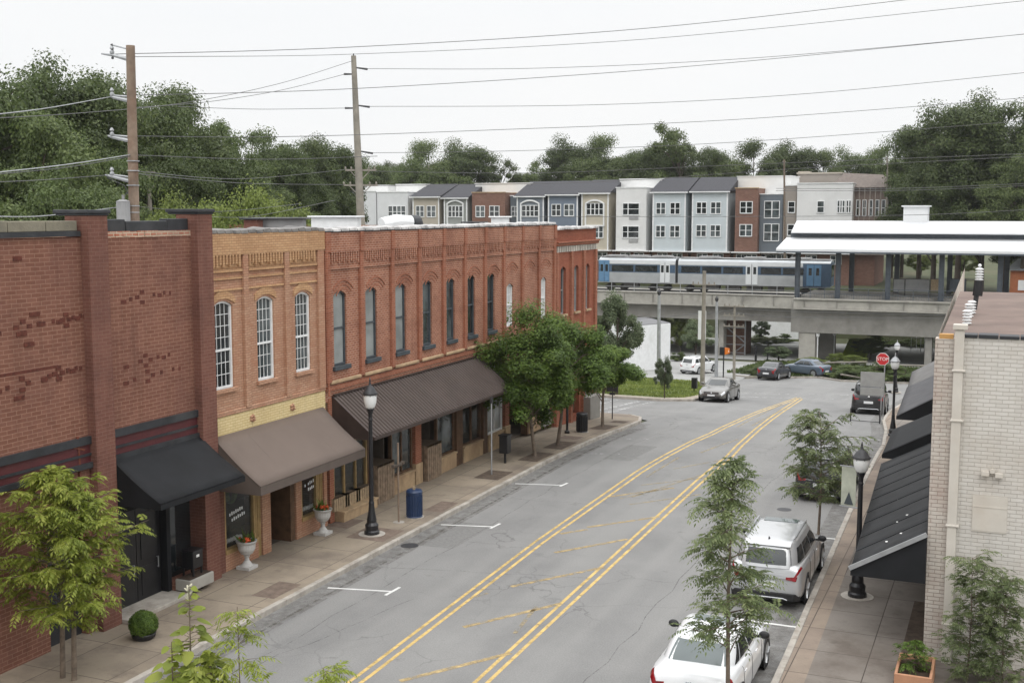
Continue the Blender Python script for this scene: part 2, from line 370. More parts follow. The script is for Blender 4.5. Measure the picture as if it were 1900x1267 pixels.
# foliage
M['lf_dark'] = leafmat('dark_foliage', (.045, .066, .022), (.088, .122, .038), (.16, .195, .068), .38, .35)
M['lf_mid'] = leafmat('mid_foliage', (.055, .080, .024), (.108, .145, .046), (.20, .235, .085), .38, .35)
M['lf_light'] = leafmat('yellow_green_foliage', (.10, .135, .03), (.17, .215, .05), (.29, .33, .09), .4, .5)
M['lf_street'] = leafmat('street_tree_foliage', (.05, .088, .014), (.105, .175, .028), (.21, .30, .06), .4, .9)
M['lf_grey'] = leafmat('grey_green_foliage', (.075, .105, .05), (.135, .175, .09), (.23, .27, .16), .4, .9)
M['lf_bright'] = leafmat('bright_young_foliage', (.13, .17, .022), (.25, .30, .045), (.42, .44, .10), .45, 1.2)
M['lf_sage'] = leafmat('sage_foliage', (.085, .115, .048), (.16, .205, .085), (.30, .34, .16), .4, 1.2)
M['lf_hedge'] = leafmat('hedge_foliage', (.045, .070, .02), (.085, .12, .035), (.16, .20, .06), .35, 1.0)
# ================================================================== GROUND AND ROADS
def clip(poly, lo, hi):
    def half(P, f):
        R = []
        for i in range(len(P)):
            a, b = P[i], P[(i + 1) % len(P)]; fa, fb = f(a), f(b)
            if fa >= 0: R.append(a)
            if (fa >= 0) != (fb >= 0):
                t = fa / (fa - fb); R.append((a[0] + (b[0] - a[0]) * t, a[1] + (b[1] - a[1]) * t))
        return R
    P = half(poly, lambda p: p[1] - lo)
    return half(P, lambda p: hi - p[1]) if P else []
YS = [y for y, _ in GP]
def drape(b, poly, dz):
    ys = [p[1] for p in poly]
    for lo, hi in zip(YS, YS[1:]):
        if hi <= min(ys) or lo >= max(ys): continue
        P = clip([(p[0], p[1]) for p in poly], lo, hi)
        if len(P) >= 3: b.add([(x, y, gz(y) + dz) for x, y in P], [tuple(range(len(P)))])
    return b
def strip(b, pts, wdt, dz):
    for (p, q) in zip(pts, pts[1:]):
        p, q = Vector((p[0], p[1])), Vector((q[0], q[1])); d = (q - p).normalized(); n = Vector((-d.y, d.x)) * wdt / 2
        drape(b, [(p + n), (p - n), (q - n), (q + n)], dz)
    return b

# asphalt
def asphalt():
    m, t, p = new('worn_asphalt'); L = t.links.new
    tc = N(t, "ShaderNodeTexCoord"); p.inputs['Roughness'].default_value = .82; p.inputs['Specular IOR Level'].default_value = .3
    n = N(t, "ShaderNodeTexNoise", Scale=.35, Detail=8.0, Roughness=.65); L(tc.outputs['Object'], n.inputs[0])
    r = N(t, "ShaderNodeValToRGB"); e = r.color_ramp.elements; e[0].position = .3; e[0].color = (.172, .171, .168, 1); e[1].position = .7; e[1].color = (.232, .230, .224, 1)
    L(n.outputs[0], r.inputs[0]); last = r.outputs[0]
    # long wheel-path tone running with the street
    mp = N(t, "ShaderNodeMapping"); mp.inputs['Scale'].default_value = (.9, .045, 1); L(tc.outputs['Object'], mp.inputs[0])
    nl = N(t, "ShaderNodeTexNoise", Scale=1.0, Detail=3.0); L(mp.outputs[0], nl.inputs[0])
    ml = N(t, "ShaderNodeMapRange"); ml.inputs[1].default_value = .42; ml.inputs[2].default_value = .66; ml.inputs[4].default_value = .55; L(nl.outputs[0], ml.inputs[0])
    mx = N(t, "ShaderNodeMix", data_type='RGBA'); mx.inputs[7].default_value = (.252, .249, .24, 1); L(ml.outputs[0], mx.inputs[0]); L(last, mx.inputs[6]); last = mx.outputs[2]
    # aggregate
    ns = N(t, "ShaderNodeTexNoise", Scale=26.0, Detail=4.0, Roughness=.8); L(tc.outputs['Object'], ns.inputs[0])
    msx = N(t, "ShaderNodeMapRange"); msx.inputs[1].default_value = .3; msx.inputs[2].default_value = .7; msx.inputs[3].default_value = .78; msx.inputs[4].default_value = 1.22; L(ns.outputs[0], msx.inputs[0])
    mu = N(t, "ShaderNodeMix", data_type='RGBA', blend_type='MULTIPLY'); mu.inputs[0].default_value = 1; L(last, mu.inputs[6]); L(msx.outputs[0], mu.inputs[7]); last = mu.outputs[2]
    # dark spots of oil and patching
    n4 = N(t, "ShaderNodeTexNoise", Scale=1.4, Detail=5.0, Roughness=.6); L(tc.outputs['Object'], n4.inputs[0])
    m4 = N(t, "ShaderNodeMapRange"); m4.inputs[1].default_value = .64; m4.inputs[2].default_value = .74; m4.inputs[4].default_value = .55; L(n4.outputs[0], m4.inputs[0])
    mx = N(t, "ShaderNodeMix", data_type='RGBA'); mx.inputs[7].default_value = (.11, .107, .10, 1); L(m4.outputs[0], mx.inputs[0]); L(last, mx.inputs[6]); last = mx.outputs[2]
    # hairline cracks
    dn = N(t, "ShaderNodeTexNoise", Scale=1.2, Detail=5.0); L(tc.outputs['Object'], dn.inputs[0])
    ad = N(t, "ShaderNodeMix", data_type='RGBA', blend_type='LINEAR_LIGHT'); ad.inputs[0].default_value = .45; L(tc.outputs['Object'], ad.inputs[6]); L(dn.outputs['Color'], ad.inputs[7])
    vo = N(t, "ShaderNodeTexVoronoi", feature='DISTANCE_TO_EDGE', Scale=.42); L(ad.outputs[2], vo.inputs[0])
    lt = N(t, "ShaderNodeMapRange"); lt.inputs[1].default_value = .002; lt.inputs[2].default_value = .011; lt.inputs[3].default_value = .42; lt.inputs[4].default_value = 0; L(vo.outputs['Distance'], lt.inputs[0])
    nm = N(t, "ShaderNodeTexNoise", Scale=.22, Detail=2.0); L(tc.outputs['Object'], nm.inputs[0])
    mk = N(t, "ShaderNodeMapRange"); mk.inputs[1].default_value = .5; mk.inputs[2].default_value = .62; L(nm.outputs[0], mk.inputs[0])
    mm = N(t, "ShaderNodeMath", operation='MULTIPLY'); L(lt.outputs[0], mm.inputs[0]); L(mk.outputs[0], mm.inputs[1])
    mx = N(t, "ShaderNodeMix", data_type='RGBA'); mx.inputs[7].default_value = (.05, .05, .05, 1); L(mm.outputs[0], mx.inputs[0]); L(last, mx.inputs[6]); last = mx.outputs[2]
    L(last, p.inputs['Base Color'])
    b = N(t, "ShaderNodeBump", Strength=.35, Distance=.01); L(ns.outputs[0], b.inputs['Height']); L(b.outputs[0], p.inputs['Normal'])
    return m
def slabs(name, c1, c2, wdt, hgt, joint, stain):
    m, t, p = new(name); L = t.links.new; p.inputs['Roughness'].default_value = .8; p.inputs['Specular IOR Level'].default_value = .3
    tc = N(t, "ShaderNodeTexCoord"); bt = N(t, "ShaderNodeTexBrick"); bt.offset = 0.0; bt.inputs['Scale'].default_value = 1
    bt.inputs['Brick Width'].default_value = wdt; bt.inputs['Row Height'].default_value = hgt; bt.inputs['Mortar Size'].default_value = .014; bt.inputs['Mortar Smooth'].default_value = .4
    bt.inputs['Color1'].default_value = c4(c1); bt.inputs['Color2'].default_value = c4(c2); bt.inputs['Mortar'].default_value = c4(joint); L(tc.outputs['Object'], bt.inputs[0]); last = bt.outputs[0]
    for sc, lo, hi, amt, col in ((.5, .44, .66, .75, stain), (1.9, .56, .72, .5, tuple(x * .8 for x in stain)), (6, .6, .75, .3, tuple(x * .6 for x in stain))):
        n = N(t, "ShaderNodeTexNoise", Scale=sc, Detail=7.0, Roughness=.65); L(tc.outputs['Object'], n.inputs[0])
        mr = N(t, "ShaderNodeMapRange"); mr.inputs[1].default_value = lo; mr.inputs[2].default_value = hi; mr.inputs[4].default_value = amt; L(n.outputs[0], mr.inputs[0])
        mx = N(t, "ShaderNodeMix", data_type='RGBA'); mx.inputs[7].default_value = c4(col); L(mr.outputs[0], mx.inputs[0]); L(last, mx.inputs[6]); last = mx.outputs[2]
    L(last, p.inputs['Base Color'])
    b = N(t, "ShaderNodeBump", Strength=.4, Distance=.01); b.invert = True; L(bt.outputs['Fac'], b.inputs['Height']); L(b.outputs[0], p.inputs['Normal'])
    return m
def wornpaint(name, c, lo, hi, under=(.15, .15, .15)):
    m, t, p = new(name); L = t.links.new; p.inputs['Roughness'].default_value = .7
    tc = N(t, "ShaderNodeTexCoord"); n = N(t, "ShaderNodeTexNoise", Scale=3.2, Detail=9.0, Roughness=.75); L(tc.outputs['Object'], n.inputs[0])
    mr = N(t, "ShaderNodeMapRange"); mr.inputs[1].default_value = lo; mr.inputs[2].default_value = hi; L(n.outputs[0], mr.inputs[0])
    n2 = N(t, "ShaderNodeTexNoise", Scale=2.0, Detail=4.0); L(tc.outputs['Object'], n2.inputs[0])
    r = N(t, "ShaderNodeValToRGB"); e = r.color_ramp.elements; e[0].position = .3; e[0].color = c4(tuple(x * .72 for x in c)); e[1].position = .7; e[1].color = c4(c); L(n2.outputs[0], r.inputs[0]); L(r.outputs[0], p.inputs['Base Color'])
    tb = N(t, "ShaderNodeBsdfTransparent"); mx = N(t, "ShaderNodeMixShader"); L(mr.outputs[0], mx.inputs[0]); L(tb.outputs[0], mx.inputs[1]); L(p.outputs[0], mx.inputs[2]); L(mx.outputs[0], t.nodes["Material Output"].inputs[0])
    return m
M['asphalt'] = asphalt()
M['walk_l'] = slabs('tan_sidewalk', (.30, .25, .19), (.255, .215, .165), 1.6, 1.75, (.10, .08, .065), (.15, .122, .10))
M['walk_r'] = slabs('brown_sidewalk', (.188, .166, .145), (.222, .198, .174), 1.32, 1.5, (.06, .05, .042), (.105, .085, .07))
M['walk_far'] = slabs('far_sidewalk', (.42, .37, .30), (.37, .33, .27), 1.5, 1.5, (.2, .18, .15), (.25, .21, .17))
M['paver'] = mat('dark_paver', (.16, .12, .095), .9, var=.25, scale=5, bump=.4)
M['yellow'] = wornpaint('yellow_road_paint', (.64, .45, .16), .22, .52)
M['yellow_old'] = wornpaint('faded_yellow_paint', (.50, .37, .17), .36, .60)
M['yellow_old2'] = wornpaint('nearly_gone_yellow_paint', (.42, .34, .20), .40, .64)
M['white_line'] = wornpaint('white_road_paint', (.74, .74, .72), .30, .42)
M['white_old'] = wornpaint('faded_white_paint', (.52, .52, .51), .44, .58)
M['grass'] = mat('lawn_grass', (.16, .19, .065), .95, var=.3, scale=2.0, bump=.6, bscale=30, c2=(.10, .135, .045), stain=(.16, .15, .06), stscale=.5)
M['ground'] = mat('rough_ground', (.085, .095, .045), .95, var=.3, scale=.4, c2=(.05, .06, .028), stain=(.12, .10, .06), stscale=.15)
M['lot'] = mat('grey_parking_lot', (.30, .30, .29), .9, var=.1, scale=.3, stain=(.14, .14, .135), stscale=.2)

# ground: one sheet out to the horizon; terrace beyond the railway
TERR = 166.0
b = B()
ysx = [-60] + [y for y in YS if 0 < y < TERR] + [TERR]
xs = [-1500, -300, -60, 60, 300, 1500]
def quadrow(y0, y1, z0, z1):
    for a, c in zip(xs, xs[1:]): b.quad((a, y0, z0), (c, y0, z0), (c, y1, z1), (a, y1, z1))
for y0, y1 in zip(ysx, ysx[1:]): quadrow(y0, y1, gz(y0) - .06, gz(y1) - .06)
quadrow(TERR, TERR + .5, gz(TERR) - .06, -.4)
quadrow(TERR + .5, 190, -.4, -.4); quadrow(190, 240, -.4, 1.0); quadrow(240, 2600, 1.0, 2.0)
struct(b.build('ground', M['ground']))

b = B()
drape(b, [(-17.25, 4), (-4.0, 4), (-4.0, 14), (-4.45, 26), (-4.8, 40), (-5.15, 55), (-5.6, 61), (-6.3, 67), (-6.6, 74), (-6.0, 106.5), (-13.4, 104.6), (-15.7, 107.2), (-20.5, 103), (-24.2, 97), (-24.5, 100), (-30, 100), (-22, 88.5), (-18.8, 82), (-18, 80.4), (-18.8, 79), (-18.9, 73.5), (-20, 71.5), (-34, 71.5), (-60, 74), (-60, 61), (-18.6, 60.3), (-17.25, 59)], 0)
struct(b.build('road', M['asphalt']))
b = B(); drape(b, [(-60, 98.5), (-22.9, 92.8), (-20.9, 98), (-21.5, 105), (-22.5, 118), (-24.5, 124), (-60, 124)], .02)
struct(b.build('driveway', M['lot']))
b = B(); drape(b, [(-60, 127), (40, 127), (40, 156), (-60, 160)], .02)
struct(b.build('parking_lot', M['lot']))
# left sidewalk with kerb
LC = [(-17.05, 4), (-17.05, 45), (-17.05, 54), (-17.2, 57.6), (-17.7, 59.4), (-18.6, 60.3)]
b = B(); drape(b, [(-20.6, 4), (-17.2, 4), (-17.2, 45), (-17.2, 54), (-17.35, 57.6), (-17.8, 59.3), (-18.7, 60.15), (-20.6, 60.15)], .135)
drape(b, [(-60, 60.15), (-60, 58.7), (-20.6, 58.7), (-20.6, 60.15)], .135)
struct(b.build('sidewalk', M['walk_l']))
def kerb(b, pts, side, wdt=.16, h=.15):
    """kerb stone line; side=+1 puts the stone to the left of the walking direction"""
    fine = []
    for p, q in zip(pts, pts[1:]):
        n = max(1, int(math.hypot(q[0] - p[0], q[1] - p[1]) / 1.5))
        for i in range(n): fine.append((p[0] + (q[0] - p[0]) * i / n, p[1] + (q[1] - p[1]) * i / n))
    fine.append(pts[-1])
    for i, (p, q) in enumerate(zip(fine, fine[1:])):
        a = Vector((p[0], p[1], 0)); c = Vector((q[0], q[1], 0)); d = (c - a).normalized(); n = Vector((-d.y, d.x, 0)) * side * wdt
        gap = d * .008
        P = [a + gap, c - gap, c - gap + n, a + gap + n]
        j = random.uniform(-.006, .006)
        b.hexa([(v.x, v.y, gz(v.y) - .1) for v in P] + [(v.x, v.y, gz(v.y) + h + j) for v in P])
b = B(); kerb(b, LC, 1); struct(b.build('kerb', M['curb'], bevel=.02))
# right sidewalk
RC = [(-4.15, 4), (-4.2, 14), (-4.45, 26), (-4.8, 40), (-5.15, 55), (-5.6, 61), (-6.3, 67), (-6.6, 74), (-6.2, 100)]
b = B(); drape(b, [(x + .14, y) for x, y in RC] + [(8, 100), (8, 4)], .135)
struct(b.build('sidewalk', M['walk_r']))
b = B(); kerb(b, RC, -1); struct(b.build('kerb', M['curb'], bevel=.02))
b = B(); strip(b, [(x + .42, y) for x, y in RC], .5, .1385); struct(b.build('paving_strip', slabs('strip_paving', (.28, .225, .175), (.25, .20, .16), .6, 1.5, (.07, .055, .045), (.15, .12, .10))))
# lawn island on the left corner
LW = [(-60, 73.5), (-34, 73), (-20.4, 73), (-19.3, 74.2), (-19.0, 79.5), (-18.6, 81.5), (-21.9, 89.5), (-23.0, 93), (-60, 98)]
b = B(); drape(b, LW, .12); struct(b.build('lawn', M['grass']))
b = B(); drape(b, [(-60, 71.6), (-20, 71.6), (-18.5, 73.2), (-18.4, 79.0), (-17.6, 80.6), (-18.5, 81.4), (-19.1, 79.3), (-19.3, 74.3), (-20.4, 73.1), (-60, 73.6)], .128)
struct(b.build('sidewalk', M['walk_far']))
b = B(); kerb(b, [(-60, 71.5), (-20, 71.5), (-18.4, 73.1), (-18.3, 79.0), (-17.4, 80.4), (-18.2, 82), (-21.5, 88.8), (-22.8, 92.8)], 1); struct(b.build('kerb', M['curb']))
b = B(); kerb(b, [(-22.5, 104), (-20.5, 103.1), (-15.7, 107.3), (-13.4, 104.7), (-6.0, 106.6)], 1); struct(b.build('kerb', M['curb']))
# tree pits and dark pavers in the left sidewalk
b = B()
for x0, x1, y0, y1 in [(-18.2, -17.35, 43.6, 45.6), (-18.3, -17.4, 46.6, 48.6), (-18.4, -17.5, 52.8, 54.8), (-18.5, -17.5, 40.0, 41.5), (-18.35, -17.6, 55.9, 56.9)]:
    drape(b, [(x0, y0), (x1, y0), (x1, y1), (x0, y1)], .139)
struct(b.build('tree_pit', M['pit']))
b = B()
for x0, x1, y0, y1 in [(-18.1, -17.4, 25.2, 26.5), (-18.0, -17.35, 34.9, 36.3), (-18.7, -17.4, 31.0, 32.4), (-20.0, -19.2, 31.9, 33.0), (-18.6, -17.7, 49.3, 50.2)]:
    drape(b, [(x0, y0), (x1, y0), (x1, y1), (x0, y1)], .139)
struct(b.build('paver_panel', M['paver']))

# ---- road markings
def rm(name, m, fn):
    b = B(); fn(b); o = b.build('road_marking', M[m]); struct(o); return o
LL = [(-12.75, 10), (-12.82, 22), (-13.16, 33.3), (-13.2, 46), (-13.03, 55.4), (-13.30, 68), (-13.38, 83)]
RL = [(-10.0, 10), (-10.3, 23.4), (-10.52, 36.1), (-10.70, 48.6), (-11.87, 64.3), (-13.08, 81.7)]
def dbl(b, P):
    for s in (-.13, .13): strip(b, [(x + s, y) for x, y in P], .095, .004)
rm('', 'yellow', lambda b: (dbl(b, LL), dbl(b, RL)))
def hat(b, L, wdt=.15):
    for a, c in L: strip(b, [tuple(GG(*a))[:2], tuple(GG(*c))[:2]], wdt, .0045)
rm('', 'yellow_old', lambda b: hat(b, [((948, 1088), (1121, 1052)), ((1029, 1025), (1164, 1000)), ((1090, 978), (1225, 958)), ((742, 1263), (948, 1211)), ((860, 1163), (1042, 1119)), ((1040, 990), (1090, 982)), ((1126, 922), (1250, 905))]))
rm('', 'yellow_old2', lambda b: hat(b, [((1168, 936), (1300, 917)), ((1172, 922), (1300, 882)), ((1190, 900), (1310, 886)), ((1250, 870), (1345, 852)), ((1200, 885), (1260, 848)), ((1150, 925), (1240, 905)), ((1368, 792), (1452, 750)), ((1395, 790), (1460, 756)), ((1300, 840), (1370, 815)), ((955, 1175), (995, 1125)), ((870, 1110), (905, 1100))], .11))
def wl(b):
    for a, c in [((608, 1090), (729, 1097)), ((818, 973), (916, 977)), ((956, 897), (1043, 900))]:
        strip(b, [tuple(GG(*a))[:2], tuple(GG(*c))[:2]], .09, .004)
    for a, c in [((715, 1104), (742, 1089)), ((910, 980), (928, 971)), ((1039, 902), (1053, 896))]:
        strip(b, [tuple(GG(*a))[:2], tuple(GG(*c))[:2]], .09, .0045)
    for a, c in [((1352, 1146), (1478, 1163)), ((1494, 994), (1553, 1000)), ((1550, 811), (1634, 816))]:
        strip(b, [tuple(GG(*a))[:2], tuple(GG(*c))[:2]], .10, .004)
rm('', 'white_line', wl)
def wo(b):
    for a, c in [((1062, 841), (1150, 842)), ((1135, 814), (1205, 814)), ((1545, 858), (1600, 862))]:
        strip(b, [tuple(GG(*a))[:2], tuple(GG(*c))[:2]], .09, .004)
    for a, c in [((1378, 729), (1576, 733)), ((1366, 736), (1576, 741))]:
        strip(b, [tuple(GG(*a))[:2], tuple(GG(*c))[:2]], .32, .004)
    for x in (-23.5, -22.7, -21.3, -20.5): drape(b, [(x, 61.2), (x + .35, 61.2), (x + .35, 70.8), (x, 70.8)], .004)
rm('', 'white_old', wo)
DIRT = wornpaint('gutter_dirt', (.15, .132, .11), .38, 1.0)
b = B(); strip(b, [(-16.75, 4), (-16.75, 54), (-16.9, 57.5)], .55, .003); strip(b, [(-16.45, 4), (-16.45, 56)], .22, .0035); strip(b, [(x - .32, y) for x, y in RC], .6, .003); struct(b.build('gutter_dirt', DIRT))
b = B(); rs = random.Random(4)
for (x0, y0, x1, y1, n_) in ((-15.6, 14, -15.2, 58, 40), (-8.2, 16, -8.0, 60, 40), (-16.9, 29, -10.6, 30.5, 12), (-12, 43.5, -5.2, 44.6, 12), (-16.8, 38, -13.3, 38.4, 8), (-14, 52.5, -5.5, 53.5, 14), (-15.5, 21, -14.2, 27, 9)):
    P_ = [(x0 + (x1 - x0) * i / n_ + rs.uniform(-.09, .09), y0 + (y1 - y0) * i / n_ + rs.uniform(-.05, .05)) for i in range(n_ + 1)]
    strip(b, P_, .022, .0022)
struct(b.build('tar_seam', wornpaint('tar_seam', (.12, .118, .112), .42, .70)))
b = B()
for (x0, x1, y0, y1) in ((-16.6, -15.3, 31.5, 34.6), (-9.6, -8.1, 38, 41.5), (-15.4, -14.2, 46, 50), (-7.9, -6.9, 20, 23)): drape(b, [(x0, y0), (x1, y0 + .1), (x1 + .05, y1), (x0 - .03, y1 - .1)], .0018)
struct(b.build('road_patch', mat('darker_asphalt_patch', (.185, .183, .177), .9, var=.16, scale=9, bump=.4, bscale=40)))
b = B()
for px, py, r in ((1535, 805, .45), (1555, 868, .3), (1455, 945, .25), (760, 1012, .28)):
    c = GG(px, py); drape(b, [(c.x + r * math.cos(t * PI / 6), c.y + r * math.sin(t * PI / 6)) for t in range(12)], .006)
struct(b.build('manhole_cover', M['dark_metal']))

# ================================================================== HELPERS FOR BUILDINGS
def arc_pts(y0, y1, zs, rise, n=8):
    return [(y0 + (y1 - y0) * i / n, zs + rise * (1 - (2 * i / n - 1) ** 2)) for i in range(n + 1)]
def wall_yz(b, X, y0, y1, z0, z1, ops, depth=.28, rise=.16, face=1):
    """wall panel facing +X with real openings (oy0, oy1, oz0, oz1, arched)"""
    ys = sorted({y0, y1, *[o[0] for o in ops], *[o[1] for o in ops]}); zs = sorted({z0, z1, *[o[2] for o in ops], *[o[3] for o in ops]})
    for a, c in zip(ys, ys[1:]):
        for e, f in zip(zs, zs[1:]):
            my, mz = (a + c) / 2, (e + f) / 2
            if any(o[0] < my < o[1] and o[2] < mz < o[3] for o in ops): continue
            b.quad((X, a, e), (X, c, e), (X, c, f), (X, a, f))
    for o in ops:
        a, c, e, f = o[:4]; D = X - depth * face
        b.quad((X, a, e), (D, a, e), (D, a, f), (X, a, f)); b.quad((X, c, e), (X, c, f), (D, c, f), (D, c, e))
        b.quad((X, a, e), (X, c, e), (D, c, e), (D, a, e)); b.quad((X, a, f), (D, a, f), (D, c, f), (X, c, f))
        if len(o) > 4 and o[4]:
            P = arc_pts(a, c, f - rise, rise); n = len(P) - 1; h = n // 2
            b.quad(*[(X, *p) for p in P[:h + 1]], (X, P[h][0], f), (X, a, f))
            b.quad(*[(X, *p) for p in P[h:]], (X, c, f), (X, P[h][0], f))
            for p, q in zip(P, P[1:]): b.quad((X, *p), (D, *p), (D, *q), (X, *q))
    return b
def sash(par, X, y0, y1, z0, z1, fm, gm, cols=2, rows=(1, 1), arch=True, rise=.16, label=None, mid=.5):
    """sliding-sash window: frame, meeting rail, glazing bars and a pane"""
    b = B(); t = .065; Xa, Xb = X - .1, X - .03
    b.box(Xa, Xb, y0, y0 + t, z0, z1 - (rise if arch else 0)); b.box(Xa, Xb, y1 - t, y1, z0, z1 - (rise if arch else 0)); b.box(Xa, Xb + .02, y0 + t, y1 - t, z0, z0 + t)
    if arch:
        P = arc_pts(y0, y1, z1 - rise, rise); Q = arc_pts(y0 + t, y1 - t, z1 - rise - .01, rise - t * .8)
        for i in range(len(P) - 1):
            b.hexa([(Xa, *Q[i]), (Xb, *Q[i]), (Xb, *Q[i + 1]), (Xa, *Q[i + 1]), (Xa, *P[i]), (Xb, *P[i]), (Xb, *P[i + 1]), (Xa, *P[i + 1])])
    else: b.box(Xa, Xb, y0 + t, y1 - t, z1 - t, z1)
    zm = z0 + (z1 - z0) * mid; b.box(Xa + .01, Xb - .015, y0 + t, y1 - t, zm - .03, zm + .03)
    for (e, f, r) in ((z0 + t, zm - .03, rows[0]), (zm + .03, z1 - t, rows[1])):
        for i in range(1, cols):
            y = y0 + t + (y1 - y0 - 2 * t) * i / cols; b.box(X - .084, X - .074, y - .009, y + .009, e, f)
        for i in range(1, r):
            z = e + (f - e) * i / r; b.box(X - .084, X - .075, y0 + t, y1 - t, z - .009, z + .009)
    w = b.build('window', fm, par)
    if label: w['label'] = label
    g = B(); g.quad((X - .085, y0 + .02, z0 + .02), (X - .085, y1 - .02, z0 + .02), (X - .085, y1 - .02, z1 - (rise if arch else 0)), *( [(X - .085, y, z - .01) for y, z in arc_pts(y0 + .02, y1 - .02, z1 - rise, rise)][::-1][1:-1] if arch else []), (X - .085, y0 + .02, z1 - (rise if arch else 0)))
    g.build('pane', gm, w)
    return w
def shell(b, X, y0, y1, z0, z1, back=18, skip_front=True):
    """side and rear walls of a row building behind its front"""
    Xb = X - back
    b.quad((X - .02, y0, z0), (Xb, y0, z0), (Xb, y0, z1), (X - .02, y0, z1)); b.quad((X - .02, y1, z0), (X - .02, y1, z1), (Xb, y1, z1), (Xb, y1, z0))
    b.quad((Xb, y0, z0), (Xb, y1, z0), (Xb, y1, z1), (Xb, y0, z1))
def coping(par, X, y0, y1, z, m, seg=.42, name='coping', dz=.1, proj=.12, wid=.5, label=None):
    b = B(); n = max(1, int((y1 - y0) / seg)); s = (y1 - y0) / n
    for i in range(n):
        a = y0 + i * s; j = random.uniform(-.012, .012); t = random.uniform(.0, .05)
        b.hexa([(X - wid, a, z + j), (X + proj, a, z + j - .03), (X + proj, a + s * .93, z + j - .03), (X - wid, a + s * .93, z + j),
                (X - wid, a, z + dz + j), (X + proj - .02, a, z + dz * .7 + j), (X + proj - .02, a + s * .93, z + dz * .7 + j + t * .6), (X - wid, a + s * .93, z + dz + j + t)])
    o = b.build(name, m, par, bevel=.015)
    if label: o['label'] = label
    return o
def strips(b, X, y0, y1, L):
    for z0, z1, pr in L: b.box(X - .05, X + pr, y0, y1, z0, z1)
FX = -20.0
Z0 = .13
# ================================================================== LEFT ROW OF BRICK BUILDINGS
def bay(par, X, y0, y1, zb, z1, fm, bm, gm=None, mull=1, transom=None, base_proj=.06):
    """shop window bay: bulkhead, frame and glass"""
    b = B(); b.box(X - .25, X + base_proj, y0, y1, .1, zb); b.box(X - .28, X + base_proj + .04, y0 - .02, y1 + .02, zb, zb + .07)
    b.build('bulkhead', bm, par, bevel=.01)
    f = B(); t = .08; zb += .07
    f.box(X - .16, X - .04, y0, y0 + t, zb, z1); f.box(X - .16, X - .04, y1 - t, y1, zb, z1); f.box(X - .16, X - .04, y0 + t, y1 - t, zb, zb + t); f.box(X - .16, X - .04, y0 + t, y1 - t, z1 - t, z1)
    for i in range(1, mull + 1):
        if mull and i < mull + 1 and mull > 0:
            y = y0 + (y1 - y0) * i / (mull + 1); f.box(X - .15, X - .05, y - .03, y + .03, zb + t, z1 - t)
    if transom: f.box(X - .15, X - .05, y0 + t, y1 - t, transom - .03, transom + .03)
    w = f.build('window', fm, par)
    g = B(); g.quad((X - .11, y0 + .03, zb + .03), (X - .11, y1 - .03, zb + .03), (X - .11, y1 - .03, z1 - .03), (X - .11, y0 + .03, z1 - .03)); g.build('pane', gm or M['glass_shop'], w)
def shopdoor(par, X, y0, y1, z1, dm, glass=True):
    b = B(); t = .12
    if glass:
        b.box(X - .05, X, y0, y0 + t, Z0, z1); b.box(X - .05, X, y1 - t, y1, Z0, z1); b.box(X - .05, X, y0 + t, y1 - t, Z0, Z0 + .3); b.box(X - .05, X, y0 + t, y1 - t, z1 - t, z1); b.box(X - .05, X, y0 + t, y1 - t, 1.05, 1.15)
    else:
        b.box(X - .05, X, y0, y1, Z0, z1)
        for zz in ((.35, 1.1), (1.3, z1 - .2)): b.box(X, X + .02, y0 + .15, y1 - .15, *zz)
    d = b.build('door', dm, par, bevel=.005)
    if glass: g = B(); g.quad((X - .03, y0 + .1, .4), (X - .03, y1 - .1, .4), (X - .03, y1 - .1, z1 - .1), (X - .03, y0 + .1, z1 - .1)); g.build('pane', M['glass_dark'], d)
    h = B(); h.tube([(X + .06, y1 - .16, .95), (X + .06, y1 - .16, 1.25)], .014); h.bar((X, y1 - .16, .97), (X + .06, y1 - .16, .97), .02); h.bar((X, y1 - .16, 1.23), (X + .06, y1 - .16, 1.23), .02); h.build('handle', M['grey_metal'], d)
    return d
